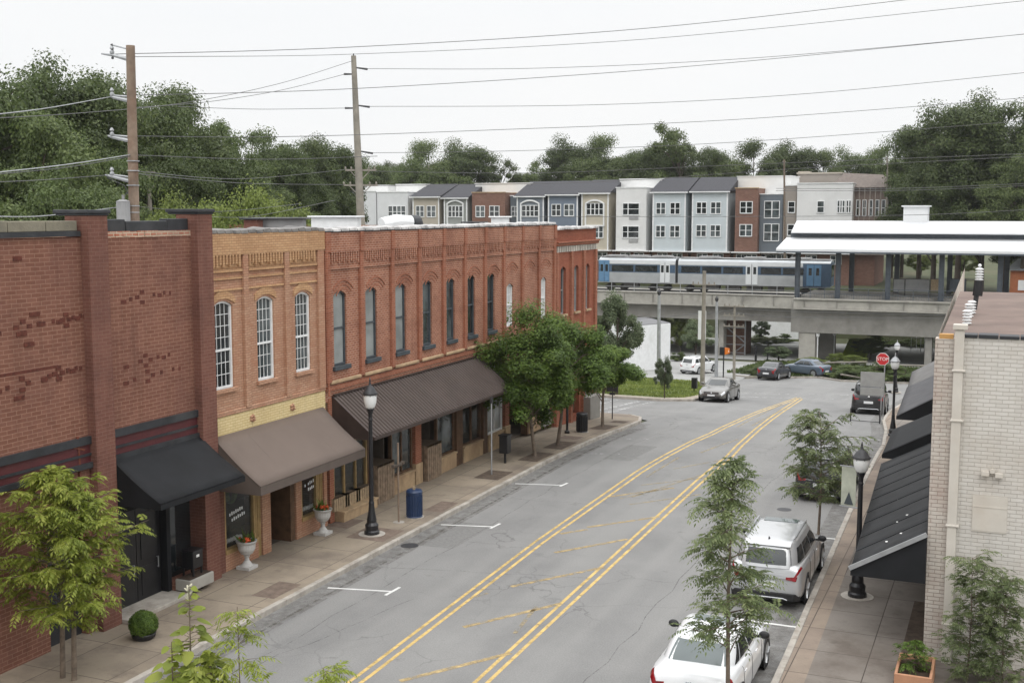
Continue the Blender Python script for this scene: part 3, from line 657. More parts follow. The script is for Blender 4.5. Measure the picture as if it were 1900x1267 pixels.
def awning(par, X0, X1, y0, y1, z0, z1, m, val=.16, vm=None, sides=True, sag=.0, name='awning', y0b=None, y1b=None, X0b=None, X1b=None, seams=0, sm=None):
    """wedge awning: wall line at (X0, z0), outer edge at (X1, z1)"""
    X0b = X0 if X0b is None else X0b; X1b = X1 if X1b is None else X1b
    b = B(); n = 14; k = 6
    for i in range(n):
        for j in range(k):
            def P(u, v):
                xa = X0 + (X0b - X0) * u; xb = X1 + (X1b - X1) * u
                s = -sag * math.sin(PI * v) * (1 + .3 * math.sin(7 * u + 2 * v))
                return (xa + (xb - xa) * v, y0 + (y1 - y0) * u, z0 + (z1 - z0) * v + s)
            b.quad(P(i / n, j / k), P((i + 1) / n, j / k), P((i + 1) / n, (j + 1) / k), P(i / n, (j + 1) / k))
    o = b.build(name, m, par, smooth=True)
    o.modifiers.new('solid', 'SOLIDIFY').thickness = .02
    if val or sides:
        v = B()
        if val: v.hexa([(X1 - .015, y0, z1 - val), (X1 + .012, y0, z1 - val), (X1b + .012, y1, z1 - val), (X1b - .015, y1, z1 - val), (X1 - .015, y0, z1 - .004), (X1 + .012, y0, z1 - .004), (X1b + .012, y1, z1 - .004), (X1b - .015, y1, z1 - .004)])
        if sides:
            for (ya, xa, xb) in ((y0 + .01, X0, X1), (y1 - .03, X0b, X1b)):
                v.ext([(xa, ya, z0 - .02), (xb - .02, ya, z1 - .02), (xb - .02, ya, z1 - val), (xa, ya, z1 - val)], (0, .02, 0))
        v.build('valance', vm or m, o)
    if seams:
        s = B()
        for i in range(1, seams):
            u = i / seams; xa = X0 + (X0b - X0) * u; xb = X1 + (X1b - X1) * u; y = y0 + (y1 - y0) * u
            q_ = [(xa + (xb - xa) * v_, y, z0 + (z1 - z0) * v_ - sag * math.sin(PI * v_) + .010) for v_ in (0, .2, .4, .6, .8, 1)]; s.tube(q_, .012, 5)
        s.build('seam', sm or m, o)
    return o

def roof_(par, y0, y1, z, bk): B().quad((FX - .25, y0, z), (FX - .25, y1, z), (FX - bk, y1, z), (FX - bk, y0, z)).build('roof', M['roof_flat'], par)
def each(name, m, par, boxes, bevel=.01):
    for q in boxes: B().box(*q).build(name, m, par, bevel=bevel)
# ---- 1. maroon painted building --------------------------------------------
t1 = thing('brick_building', 'maroon painted two-bay brick building at the near left with a black canvas awning', 'building', (-20, 22, 0))
b = B(); wall_yz(b, FX, 4, 21.65, 0, 9.58, [(20.1, 21.3, .13, 2.7)])
wall_yz(b, FX, 22.15, 25.6, 4.15, 9.66, [])
shell(b, FX, 4, 26.15, 0, 9.4, 20); roof_(t1, 4, 26.15, 9.2, 20); b.quad((FX - .3, 4, 9.58), (FX - .3, 4, 9.2), (FX - .3, 26, 9.2), (FX - .3, 26, 9.58))
b.quad((FX, 4, 9.58), (FX, 21.65, 9.58), (FX - .3, 21.65, 9.58), (FX - .3, 4, 9.58)); b.build('wall', M['paint_brick'], t1)
b = B(); b.box(FX - .012, FX + .012, 22.15, 25.6, 9.53, 9.68)
for i in range(13):
    if random.random() < .8: y = 22.18 + i * .262; b.box(FX, FX + .02 + random.random() * .02, y, y + .24, 9.52 + random.random() * .04, 9.69)
b.build('top_course', brick('bare_top_bricks', (.40, .13, .075), (.52, .30, .22), (.5, .4, .3), row=.1, length=.26, msize=.02, vstreak=.1), t1)
for y0, y1, zt in ((21.55, 22.2, 10.12), (25.55, 26.18, 10.14)):
    b = B(); b.box(FX - .45, FX + .24, y0, y1, 0, zt); p_ = b.build('pilaster', M['pil_brick'], t1, bevel=.012)
    b = B(); b.box(FX - .75, FX + .30, y0 - .06, y1 + .06, zt, zt + .09); b.box(FX - .7, FX + .27, y0 - .03, y1 + .03, zt - .05, zt); b.build('cap', M['flash'], p_, bevel=.02)
b = B(); b.box(FX - .35, FX + .06, 4, 21.5, 9.6, 9.72); b.build('flashing', M['flash'], t1)
b = B()
y = 4.0
while y < 21.3: b.box(FX - .38, FX + .01, y, min(y + 1.08, 21.45), 9.722, 9.96 + random.uniform(-.01, .01)); y += 1.1
b.build('coping', M['olive_cap'], t1, bevel=.015)
b = B(); b.box(FX - .32, FX - .06, 22.2, 23.15, 9.66, 9.98); b.box(FX - .36, FX - .04, 23.16, 24.7, 9.66, 9.93); b.box(FX - .32, FX - .06, 24.71, 25.55, 9.66, 9.98); b.build('flashing', M['flash'], t1, bevel=.02)
for (ya, yb) in ((4, 21.55), (22.2, 25.55)):
    b = B(); strips(b, FX, ya, yb, [(4.72, 4.90, .10), (4.44, 4.50, .08), (4.15, 4.28, .12)]); b.build('trim_band', M['flash'], t1)
    b = B(); strips(b, FX, ya, yb, [(4.502, 4.718, .05), (4.282, 4.438, .05)]); b.build('trim_band', M['maroon'], t1)
b = B()   # bare dark bricks showing through the paint
pk = [0]
def patch(y, z, w=.17, h=.1): pk[0] += 1; b.box(FX - .01, FX + .003 + .0002 * pk[0], y, y + w, z, z + h)
def cross(y, z, s=1):
    for dy, dz, ww in ((-.75, -.03, .2), (-.42, .02, .12), (-.18, .05, .16), (.02, .17, .16), (.22, .05, .15), (.02, -.08, .17), (.55, .08, .1), (.75, .05, .16), (1.0, .1, .09), (1.25, .08, .08)):
        if random.random() < .88: patch(y + dy * s, z + dz, ww)
for (yy, zz, s) in ((23.5, 7.95, .9), (23.55, 6.35, .95), (23.6, 5.95, 1.05), (19.6, 7.55, .95), (20.9, 7.6, .5), (19.5, 6.3, .9), (20.6, 6.4, .6)): cross(yy, zz, s)
for q in [(19.5, 9.1, .25), (19.5, 7.45, .3), (19.7, 7.2, .3), (19.9, 7.85, .3), (20.1, 7.62, .25), (19.35, 6.05, .3)]: patch(*q[:2], q[2], .1)
b.box(FX - .01, FX + .004, 18, 20.7, 6.62, 6.69)
b.build('bare_brick_patch', M['bare_brick'], t1)
b = B(); b.bar((FX + .03, 21.2, 4.0), (FX + .05, 21.15, 4.95), .05); b.bar((FX + .05, 21.0, 4.72), (FX + .05, 21.35, 4.6), .04); b.build('rusty_bracket', M['rust'], t1)
# black shopfront under its awning
b = B(); b.box(FX - .45, FX - .4, 22.2, 25.6, .1, 4.2); b.box(FX - .4, FX - .1, 22.2, 22.45, .1, 4.2); b.box(FX - .4, FX - .1, 24.35, 24.5, .1, 4.2); b.box(FX - .4, FX - .1, 24.5, 25.56, 2.6, 4.2); b.box(FX - .4, FX - .05, 22.45, 24.35, 2.75, 4.2); b.build('shopfront_panel', M['canvas_black'], t1)
for y in (22.5, 23.42): shopdoor(t1, FX - .3, y, y + .9, 2.7, M['black_metal'], glass=False)
b = B(); b.box(FX - .35, FX - .28, 24.52, 25.54, .5, 2.6); b.build('shop_window', M['glass_dark'], t1)
b = B(); b.box(FX - .4, FX, 24.5, 25.55, .1, .5); b.build('bulkhead', M['paint_brick'], t1)
b = B(); b.box(FX - .4, FX + .5, 22.2, 24.5, .13, .24); b.build('step', M['curb'], t1, bevel=.02)
b = B(); b.box(FX - .5, FX - .2, 20.1, 21.3, .13, 2.7); b.build('door', M['flash'], t1)
awning(t1, FX + .02, -18.5, 22.22, 25.6, 4.22, 3.22, M['canvas_black'], val=.14, sag=.045, seams=3)
b = B()
for i in range(26): b.bar((FX - .25 + random.uniform(0, .05), 22.75 + random.uniform(-.05, .25), 2.95 + random.uniform(0, .4)), (FX - .2, 22.9 + random.uniform(-.05, .3), 2.95 + random.uniform(0, .45)), .015)
b.build('white_emblem', M['text'], t1)

# ---- 2. tan brick building --------------------------------------------------
t2 = thing('brick_building', 'narrow tan brick building with three tall white arched windows and a plain brown awning', 'building', (-20, 29, 0))
TW = [(26.42, 27.30), (28.44, 29.30), (30.42, 31.26)]
b = B(); wall_yz(b, FX, 26.18, 32.0, 3.9, 9.6, [(a, c, 5.28, 7.72, 1) for a, c in TW], depth=.2, rise=.14)
shell(b, FX, 26.2, 31.98, 0, 9.5, 19); roof_(t2, 26.18, 32, 9.3, 19); b.build('wall', M['tan_brick'], t2)
b = B(); b.box(FX - .3, FX + .1, 26.19, 32.02, 8.97, 9.58)
for y0, y1, in ((26.22, 27.72), (28.02, 29.78), (30.06, 31.6)):
    y = y0
    b.box(FX, FX + .03, y0, y1, 8.6, 8.97)
    while y < y1 - .1: b.box(FX + .03, FX + .10, y, y + .075, 8.66 + .06 * (int(y * 8) % 2), 8.968); y += .145
    b.box(FX, FX + .07, y0, y1, 8.50, 8.58)
b.build('cornice', M['tan_trim'], t2)
for y0, y1 in ((26.19, 26.36), (27.74, 27.98), (29.8, 30.04), (31.62, 31.97)):
    b = B(); b.box(FX - .1, FX + .09, y0, y1, 4.62, 8.966); b.build('pilaster', M['tan_brick'], t2, bevel=.01)
for y0, y1 in ((26.37, 27.73), (27.99, 29.79), (30.05, 31.61)):
    b = B(); b.box(FX, FX + .05, y0, y1, 8.30, 8.36); b.box(FX, FX + .045, y0, y1, 7.98, 8.04); b.build('string_course', M['tan_trim'], t2)
b = B(); b.box(FX, FX + .06, 26.2, 32.0, 4.52, 4.66); b.build('ledge', M['tan_brick'], t2, bevel=.02)
b = B(); b.box(FX, FX + .035, 26.2, 31.98, 3.96, 4.515); b.build('sign_band', M['yellow_brick'], t2)
for y in (28.05, 30.1):
    b = B()
    for k in range(5): a = k * 1.257; b.ball((FX + .05, y + .07 * math.cos(a), 4.27 + .07 * math.sin(a)), .05, 8, 5)
    b.tube([(FX + .03, y, 4.27), (FX + .16, y, 4.22)], .02); b.build('rosette', M['tan_brick'], t2)
for i, (a, c) in enumerate(TW):
    sash(t2, FX - .02, a, c, 5.28, 7.72, M['white_paint'], [M['glass_dark'], M['glass_grey'], M['glass_grey']][i], cols=4, rows=(3, 4), rise=.14, mid=.44)
    b = B(); b.box(FX - .05, FX + .09, a - .08, c + .08, 5.18, 5.28); b.build('sill', M['tan_brick'], t2, bevel=.01)
    P = arc_pts(a - .1, c + .1, 7.62, .16); Q = arc_pts(a - .1, c + .1, 7.80, .2)
    b = B()
    for k in range(len(P) - 1): b.hexa([(FX - .01, *P[k]), (FX + .03, *P[k]), (FX + .03, *P[k + 1]), (FX - .01, *P[k + 1]), (FX - .01, *Q[k]), (FX + .03, *Q[k]), (FX + .03, *Q[k + 1]), (FX - .01, *Q[k + 1])])
    b.build('arch', M['tan_trim'], t2)
coping(t2, FX, 26.2, 32.0, 9.58, M['tile'], seg=.36)
each('pier', M['tan_brick'], t2, [(FX - .35, FX + .05, 26.18, 26.6, .1, 3.95), (FX - .35, FX + .05, 30.2, 30.5, .1, 3.95), (FX - .35, FX + .05, 28.42, 28.85, .1, 3.95), (FX - .35, FX + .05, 31.8, 31.99, .1, 3.95)])
each('bulkhead', M['tan_brick'], t2, [(FX - .35, FX + .05, 26.62, 28.2, .1, .62), (FX - .35, FX + .05, 30.502, 31.55, .1, .62)])
b = B(); b.box(FX - .30, FX + .055, 26.18, 26.62, .13, 3.2); b.build('painted_pier', M['pil_brick'], t2)
for a, c in ((26.66, 28.15), (30.52, 31.5)):
    b = B(); t = .09; b.box(FX - .12, FX + .08, a - .03, c + .03, .62, .74)
    b.box(FX - .12, FX, a, a + t, .74, 3.6); b.box(FX - .12, FX, c - t, c, .74, 3.6); b.box(FX - .12, FX, a + t, c - t, 3.5, 3.6); w_ = b.build('window', M['wood_tan'], t2)
    g = B(); g.quad((FX - .08, a + .05, .7), (FX - .08, c - .05, .7), (FX - .08, c - .05, 3.55), (FX - .08, a + .05, 3.55)); g.build('pane', M['glass_shop'], w_)
    tx = B()
    for r in range(2):
        y = a + .35 + .1 * r
        for k in range(7):
            if random.random() < .85: tx.box(FX - .078, FX - .075, y, y + .055, 1.62 - r * .17 + k * .012, 1.70 - r * .17 + k * .012 + .02 * (k % 2))
            y += .095
    for k in range(6): tx.ball((FX - .2, a + .3 + k * .14, .84 + random.random() * .06), .07, 8, 5)
    tx.build('window_lettering', M['text'], w_)
    wr = B()
    for k in range(20): an = k * PI / 10; wr.ball((FX - .3, (a + c) / 2 + .2 * math.cos(an), 2.2 + .24 * math.sin(an)), .09, 6, 4)
    wr.build('wreath', M['lf_dark'], w_)
b = B()
for y in (28.2, 28.3, 28.38, 31.56, 31.66, 31.76): b.tube([(FX - .03, y, .1), (FX - .03, y, 3.9)], .035)
b.build('wood_jamb', M['wood_tan'], t2)
b = B(); b.box(FX - .9, FX, 29.95, 30.18, .1, 3.9); b.box(FX - .9, FX - .02, 28.86, 28.92, .1, 3.9); b.build('entry_side', M['wood_dark'], t2)
shopdoor(t2, FX - .9, 28.95, 29.9, 2.5, M['wood_dark'])
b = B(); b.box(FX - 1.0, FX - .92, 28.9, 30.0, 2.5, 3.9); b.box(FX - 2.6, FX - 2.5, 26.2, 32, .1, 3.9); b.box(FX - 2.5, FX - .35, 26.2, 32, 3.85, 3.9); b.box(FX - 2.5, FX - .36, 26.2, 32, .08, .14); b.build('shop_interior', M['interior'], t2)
awning(t2, FX + .04, -18.45, 26.22, 31.82, 4.0, 2.78, M['canvas_brown'], val=.24, vm=M['canvas_brown_d'], sag=.045, seams=4)

# ---- 3. long red brick building --------------------------------------------
t3 = thing('brick_building', 'long old red brick building with dark arched windows and a ribbed brown metal awning', 'building', (-20, 42, 0))
PL = [32.05, 34.2, 36.33, 38.38, 40.4, 42.3, 44.25, 46.2, 48.25, 50.25, 52.2]
WN = [(32.62, 33.42, 5.2, 7.62), (34.66, 35.44, 5.2, 7.62), (36.76, 37.54, 5.2, 7.62), (38.86, 39.6, 5.2, 7.62), (40.84, 41.56, 5.2, 7.6), (42.76, 43.46, 5.2, 7.62), (44.68, 45.42, 5.2, 7.6), (46.7, 47.44, 5.2, 7.05), (50.72, 51.4, 5.2, 7.12)]
b = B(); wall_yz(b, FX, 32.0, 52.4, 4.1, 9.55, [w_ + (1,) for w_ in WN], depth=.16, rise=.15)
shell(b, FX, 32.02, 52.38, -.2, 9.45, 18); roof_(t3, 32, 52.4, 9.2, 18); b.build('wall', M['red_brick'], t3)
b = B(); b.box(FX - .3, FX + .08, 32.03, 52.37, 8.86, 9.52)
for a, c in zip(PL, PL[1:]):
    y = a + .22; b.box(FX, FX + .03, a + .2, c, 8.40, 8.86)
    while y < c - .08: b.box(FX + .03, FX + .085, y, y + .075, 8.50 + (.07 if int(y * 7) % 2 else 0), 8.858); y += .15
    b.box(FX, FX + .06, a + .2, c, 8.32, 8.40)
b.build('cornice', M['red_brick'], t3)
for i, a in enumerate(PL):
    b = B(); w2 = .24 if 0 < i < 10 else .3; b.box(FX - .1, FX + .10, a, a + w2 - .02, 4.72, 8.858); b.box(FX, FX + .13, a - .01, a + w2 - .01, 8.862, 9.50); b.build('pilaster', M['red_plain'], t3, bevel=.01)
for i, (a, c) in enumerate(zip(PL, PL[1:])):
    b = B(); b.box(FX, FX + .1, a + .24, c - .02, 4.66, 4.76); b.build('ledge', M['stone_tan'], t3, bevel=.02)
b = B(); b.box(FX, FX + .05, 32.05, 52.35, 4.45, 4.6); b.build('string_course', M['red_plain'], t3)
gl = ['glass_curtain', 'glass_curtain', 'glass_curtain', 'glass_grey', 'glass_grey', 'glass_dark', 'glass_dark', 'glass_white', 'glass_white']
for i, (a, c, e, f) in enumerate(WN):
    wht = i >= 7
    sash(t3, FX - .03, a, c, e, f, M['white_paint'] if wht else M['dark_frame'], M[gl[i]], cols=2 if wht else 1, rows=(2, 2) if wht else (1, 1), rise=.15, mid=.5, label='white boarded arched window' if wht else None)
    if not wht:
        b = B(); b.box(FX - .05, FX + .11, a - .1, c + .1, 5.06, 5.2); b.build('sill', M['dark_frame'], t3, bevel=.01)
for i, (a, c) in enumerate(zip(PL, PL[1:])):     # arched brick hoods
    m_ = (a + .2 + c) / 2; f = WN[i][3] if i < 7 else 7.62; b = B()
    for q in range(3):
        P = arc_pts(m_ - .42 - q * .1, m_ + .42 + q * .1, f - .17 + q * .10, .22 + .03 * q); Q = arc_pts(m_ - .42 - q * .1, m_ + .42 + q * .1, f - .17 + q * .10 + .055, .22 + .03 * q)
        for k in range(len(P) - 1): b.hexa([(FX - .01, *P[k]), (FX + .008 + .008 * q, *P[k]), (FX + .008 + .008 * q, *P[k + 1]), (FX - .01, *P[k + 1]), (FX - .01, *Q[k]), (FX + .008 + .008 * q, *Q[k]), (FX + .008 + .008 * q, *Q[k + 1]), (FX - .01, *Q[k + 1])])
    b.build('arch', M['red_plain'], t3)
coping(t3, FX, 32.0, 52.4, 9.56, M['tile_w'], seg=.5, dz=.08, wid=.55)
b = B(); b.box(FX - .5, FX + .11, 32.02, 52.38, 9.5, 9.562); b.build('flashing', M['flash'], t3)
b = B(); b.box(FX, FX + .14, 32.02, 32.2, 9.1, 9.5); b.tube([(FX + .1, 32.1, 4.3), (FX + .1, 32.1, 9.2)], .04); b.build('downpipe', M['red_plain'], t3)
# corrugated awning
b = B(); n = int((43.7 - 32.45) / .2); Xa, Xb, za, zb_ = FX + .02, -18.45, 4.25, 3.02
for i in range(n):
    y = 32.45 + i * .2
    for (p, q, h0, h1) in ((0, .11, 0, 0), (.11, .125, 0, .06), (.125, .165, .06, .06), (.165, .2, .06, 0)):
        b.quad((Xa, y + p, za + h0), (Xa, y + q, za + h1), (Xb, y + q, zb_ + h1), (Xb, y + p, zb_ + h0))
aw = b.build('awning', M['awn_metal'], t3); aw.modifiers.new('solid', 'SOLIDIFY').thickness = .006
b = B()
for ya in (32.4, 43.68): b.ext([(Xa, ya, za + .03), (Xb, ya, zb_ + .03), (Xb, ya, zb_ - .08), (Xa, ya, zb_ - .08)], (0, .03, 0))
b.bar((Xb + .01, 32.43, zb_ - .03), (Xb + .01, 43.7, zb_ - .03), .03, .10); b.bar((Xa + .05, 32.43, za + .05), (Xa + .05, 43.7, za + .05), .08, .04); b.build('awning_frame', M['awn_dark'], aw)
# shopfronts
bay(t3, FX, 32.5, 34.7, .42, 3.7, M['wood_tan'], M['stone_tan'], mull=2, base_proj=.35)
bay(t3, FX, 36.4, 38.0, .68, 3.7, M['wood_dark'], M['stone_tan'], M['glass_grey'], mull=1)
bay(t3, FX, 40.0, 41.55, .68, 3.7, M['wood_dark'], M['stone_tan'], M['glass_grey'], mull=0)
bay(t3, FX, 42.25, 44.1, .72, 3.7, M['wood_dark'], M['stone_tan'], mull=1)
bay(t3, FX, 44.7, 46.3, .75, 3.9, M['white_paint'], M['stone_tan'], M['glass_curtain'], mull=1)
bay(t3, FX, 49.2, 50.6, .7, 3.7, M['wood_dark'], M['stone_tan'], M['glass_dark'], mull=1)
bay(t3, FX, 50.9, 52.0, .6, 3.7, M['dark_frame'], M['concrete_d'], M['glass_dark'], mull=1)
for y in (35.15, 38.85, 47.3, 48.15): shopdoor(t3, FX - .9, y, y + .85, 2.5, M['wood_dark'])
each('pier', M['red_plain'], t3, [(FX - .3, FX + .02, 38.15, 38.62, .9, 4.2), (FX - .3, FX + .02, 46.5, 46.95, .9, 4.2), (FX - .3, FX + .02, 50.62, 50.88, .5, 4.2), (FX - .3, FX + .02, 52.05, 52.4, .1, 4.2), (FX - .3, FX + .02, 32.2, 32.46, .1, 4.2)])
b = B(); b.box(FX - .32, FX + .06, 38.1, 38.66, .1, .9); b.box(FX - .32, FX + .06, 46.46, 47.0, .1, .9); b.build('pier_base', M['stone_tan'], t3, bevel=.015)
each('wood_post', M['wood_dark'], t3, [(FX - .3, FX + .03, 41.62, 42.18, .1, 4.2), (FX - .3, FX + .03, 44.2, 44.62, .1, 4.2), (FX - .3, FX + .03, 49.0, 49.15, .1, 4.2), (FX - .3, FX - .05, 34.75, 34.95, .1, 4.2)])
b = B(); b.box(FX - .26, FX - .02, 32.1, 52.4, 3.72, 4.15); b.build('fascia', M['wood_dark'], t3)
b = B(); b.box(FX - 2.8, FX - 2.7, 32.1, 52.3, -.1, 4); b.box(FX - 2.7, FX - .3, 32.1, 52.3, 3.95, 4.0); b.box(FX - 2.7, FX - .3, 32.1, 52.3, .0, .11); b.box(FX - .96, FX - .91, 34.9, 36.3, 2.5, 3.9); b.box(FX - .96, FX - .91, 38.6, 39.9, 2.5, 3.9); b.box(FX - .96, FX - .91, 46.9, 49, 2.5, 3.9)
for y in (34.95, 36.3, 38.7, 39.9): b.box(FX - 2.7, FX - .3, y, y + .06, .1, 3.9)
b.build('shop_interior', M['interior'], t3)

# ---- 4. corner building -----------------------------------------------------
t4 = thing('brick_building', 'red brick corner building with pale dentils at the far end of the row', 'building', (-20, 55.4, 0))
W4 = [(53.25, 53.95), (55.15, 55.8), (56.85, 57.45)]
b = B(); wall_yz(b, FX + .02, 52.42, 58.4, 4.0, 9.30, [(a, c, 5.2, 7.5, 1) for a, c in W4], depth=.22)
wall_yz(b, FX + .02, 52.42, 58.4, -.8, 4.0, [(53.0, 54.6, .6, 3.2), (54.95, 55.95, 0, 2.7), (56.4, 57.8, .4, 3.2)], depth=.3)
shell(b, FX + .02, 52.44, 58.4, -1.2, 9.25, 18); roof_(t4, 52.4, 58.4, 9.0, 18); b.build('wall', M['corner_brick'], t4)
for y in (52.5, 54.5, 56.3, 58.1):
    b = B(); b.box(FX, FX + .13, y, y + .28, -.8, 8.2); b.build('pilaster', M['red_plain'], t4, bevel=.01)
b = B(); b.box(FX, FX + .16, 52.45, 58.5, 8.5, 8.62); b.box(FX, FX + .22, 52.45, 58.55, 8.62, 8.7); b.build('cornice', M['red_plain'], t4, bevel=.02)
b = B(); y = 52.6
while y < 58.2: b.box(FX + .02, FX + .12, y, y + .12, 8.2, 8.48); y += .25
b.build('dentils', mat('pale_dentil', (.46, .43, .38), .8, var=.25), t4)
coping(t4, FX + .05, 52.42, 58.45, 9.3, M['tile_w'], seg=.45, dz=.09)
for i, (a, c) in enumerate(W4):
    sash(t4, FX - .08, a, c, 5.2, 7.5, M['grey_metal'], M['glass_dark' if i == 0 else 'glass_curtain'], cols=1, rise=.16)
    b = B(); b.box(FX, FX + .12, a - .06, c + .06, 5.1, 5.2); b.build('sill', M['stone_tan'], t4)
for (a, c, e) in ((53.0, 54.6, .6), (56.4, 57.8, .4)):
    b = B(); b.box(FX - .2, FX - .12, a + .05, c - .05, e, 3.2); b.build('shop_window', M['glass_dark'], t4)
shopdoor(t4, FX - .22, 55.0, 55.9, 2.6, M['wood_dark'])
b = B(); b.box(FX - .1, FX + .5, 56.35, 57.9, -.5, .75); b.build('bulkhead', M['concrete_d'], t4, bevel=.02)

# ---- rooftop things ---------------------------------------------------------
def rooftop(name, label, cat, parts):
    o = thing(name, label, cat, parts[0][2]); 
    for nm, fn, _, m in parts: bb = B(); fn(bb); bb.build(nm, M[m], o, bevel=.02)
    return o
def rooftop(name, label, cat, loc, parts):
    o = thing(name, label, cat, loc)
    for nm, fn, m in parts: bb = B(); fn(bb); bb.build(nm, M[m], o, bevel=.02)
    return o
def rb(x0, x1, yt, D, dep, zb=9.0):
    a_, c_ = PD(x0, yt, D), PD(x1, yt, D); return (a_.x, a_.y, c_.x, c_.y, a_.z, dep)
def rbox(b, q, z0, z1, g=0.0):
    x0, y0, x1, y1, z, d = q; u = Vector((x1 - x0, y1 - y0, 0)).normalized(); n = Vector((-u.y, u.x, 0)); A_, C_ = Vector((x0, y0, 0)) - u * g - n * g, Vector((x1, y1, 0)) + u * g - n * g; n = n * (d + 2 * g)
    b.hexa([(*p_.xy, z0) for p_ in (A_, C_, C_ + n, A_ + n)] + [(*p_.xy, z1) for p_ in (A_, C_, C_ + n, A_ + n)])
for nm, lb, x0, x1, yt, D, dep, m1, m2 in [('brick_chimney', 'low brick chimney stub with a dark cap on the tan roof', 452, 478, 408, 37, .8, 'pil_brick', 'flash'), ('roof_curb', 'long pale grey metal roof curb beside the brick chimney stub', 474, 562, 407, 38, .6, 'roof_flat', 'flash_g'),
    ('roof_curb', 'white roof curb with a white lid left of the slim grey pole', 577, 664, 404, 42, .9, 'white_paint', 'white_roof'), ('roof_vent_box', 'small white vent box with an overhanging lid on the brick roof', 911, 945, 404, 56, 1.1, 'white_paint', 'white_paint'), ('roof_curb', 'low dark roof curb left of the white vent box', 860, 900, 414, 54, .8, 'flash_g', 'flash')]:
    q = rb(x0, x1, yt, D, dep); rooftop(nm, lb, 'roof vent' if 'vent' in nm else ('chimney' if 'chim' in nm else 'roof curb'), (q[0], q[1], 9.0), [('box', lambda b: rbox(b, q, 9.0, q[4]), m1), ('lid', lambda b: rbox(b, q, q[4] + .002, q[4] + .06, .12), m2)])
p0, p1, p2 = PD(708, 412, 50), PD(762, 410, 51), PD(782, 413, 52)
rooftop('roof_duct', 'fat white duct lying on the roof with a dark hood at its right end', 'duct', tuple(p0), [('duct', lambda b: b.tube([p0 - Vector((0, 0, .1)), (p0 + p1) / 2, p1 - Vector((0, 0, .05))], [.27, .3, .28], 14), 'white_paint'), ('hood', lambda b: b.tube([p1 - Vector((.05, 0, .05)), (p1 + p2) / 2, p2 - Vector((0, 0, .3))], [.3, .3, .16], 12), 'flash')])

# ================================================================== RIGHT WHITE BRICK BUILDING
RY = 27.5
tr_ = thing('white_brick_building', 'cream painted brick building at the right edge with a long black shingled awning', 'building', (-1.5, RY, 0))
b = B(); b.quad((-1.12, RY, -.2), (14, RY, -.2), (14, RY, 7.44), (-1.12, RY, 7.44)); b.quad((-1.12, RY, 7.44), (14, RY, 7.44), (14, RY + .35, 7.44), (-1.12, RY + .35, 7.44)); b.quad((-1.12, RY + .35, 7.44), (14, RY + .35, 7.44), (14, RY + .35, 7), (-1.12, RY + .35, 7)); b.build('wall', M['white_brick'], tr_)
b = B(); b.box(-1.52, -1.125, RY - .03, RY + .35, -.2, 7.4); b.quad((-1.5, RY + .35, -.5), (-1.5, RY + .35, 7.4), (-2.2, 62, 7.4), (-2.2, 62, -1.2)); b.build('side_wall', M['worn_brick'], tr_)
b = B(); b.add([(-1.45, RY + .36, 7.36), (14, RY + .36, 7.36), (14, 44.5, 7.36), (-1.7, 44.5, 7.36)], [(0, 1, 2, 3)]); b.build('roof', M['roof_brown'], tr_)
b = B()
for i in range(22):
    x = -1.06 + i * .42; b.box(x, x + .40, RY - .04, RY + .42, 7.44, 7.52 + random.uniform(-.015, .02))
b.build('coping', M['flash'], tr_, bevel=.015)
b = B(); b.box(-1.44, -1.15, RY - .02, RY + .2, 7.402, 7.5); b.build('bare_board', mat('ochre_board', (.5, .28, .1), .8, var=.2), tr_)
b = B(); b.box(-1.12, -.92, RY - .16, RY - .01, .1, 7.62)
b.box(-1.16, -.86, RY - .2, RY + .03, 7.622, 7.74)
for z in (1.0, 3.25, 5.6, 6.7): b.box(-1.15, -.87, RY - .185, RY - .005, z, z + .05)
b.build('downpipe', M['cream_paint'], tr_, bevel=.015)
b = B(); b.box(-.62, .1, RY - .02, RY + .02, 3.17, 3.985); b.build('panel', M['cream_paint'], tr_, bevel=.004)
b = B(); b.box(-.615, .095, RY - .03, RY - .02, 3.72, 3.74); b.box(-.60, .09, RY - .026, RY - .02, 3.2, 3.70); b.build('panel_door', M['cream_paint'], tr_)
b = B(); b.box(-.46, -.30, RY - .12, RY, 4.44, 4.54); b.box(-.18, -.02, RY - .12, RY, 4.42, 4.52); b.box(-.29, -.19, RY - .08, RY, 4.50, 4.60); b.bar((-.24, RY - .04, 4.6), (-.24, RY - .04, 4.72), .015); b.bar((-.12, RY - .04, 4.52), (-.12, RY - .04, 4.66), .012); b.build('wall_lamp', M['cream_paint'], tr_, bevel=.006)
AW = dict(X0=-1.52, X1=-3.12, y0=27.25, y1=39.3, z0=3.02, z1=2.08)
a1 = awning(tr_, -1.52, -3.12, 27.25, 39.3, 3.02, 2.08, mat('black_roll_roofing', (.020, .021, .023), .8, var=.3, scale=2, bump=.3, bscale=30), val=.16, vm=M['canvas_black'], X0b=-1.9, X1b=-3.66, sag=0)
b = B()
for i in range(1, 9):
    u = i / 9.0 + .01 * (i % 2); y = 27.25 + 12.05 * u; b = B(); b.hexa([(-1.52 - .38 * u, y, 3.02), (-3.12 - .54 * u, y, 2.08), (-3.12 - .54 * u, y + .5, 2.08), (-1.52 - .38 * u, y + .5, 3.02), (-1.52 - .38 * u, y, 3.035), (-3.12 - .54 * u, y, 2.095), (-3.12 - .54 * u, y + .45, 2.085), (-1.52 - .38 * u, y + .45, 3.025)]); b.build('roofing_lap', M['canvas_black'], a1)
b = B(); b.bar((-1.52, 27.2, 3.06), (-3.16, 27.2, 2.1), .05, .10); b.build('edge_trim', M['grey_metal'], a1)
b = B()
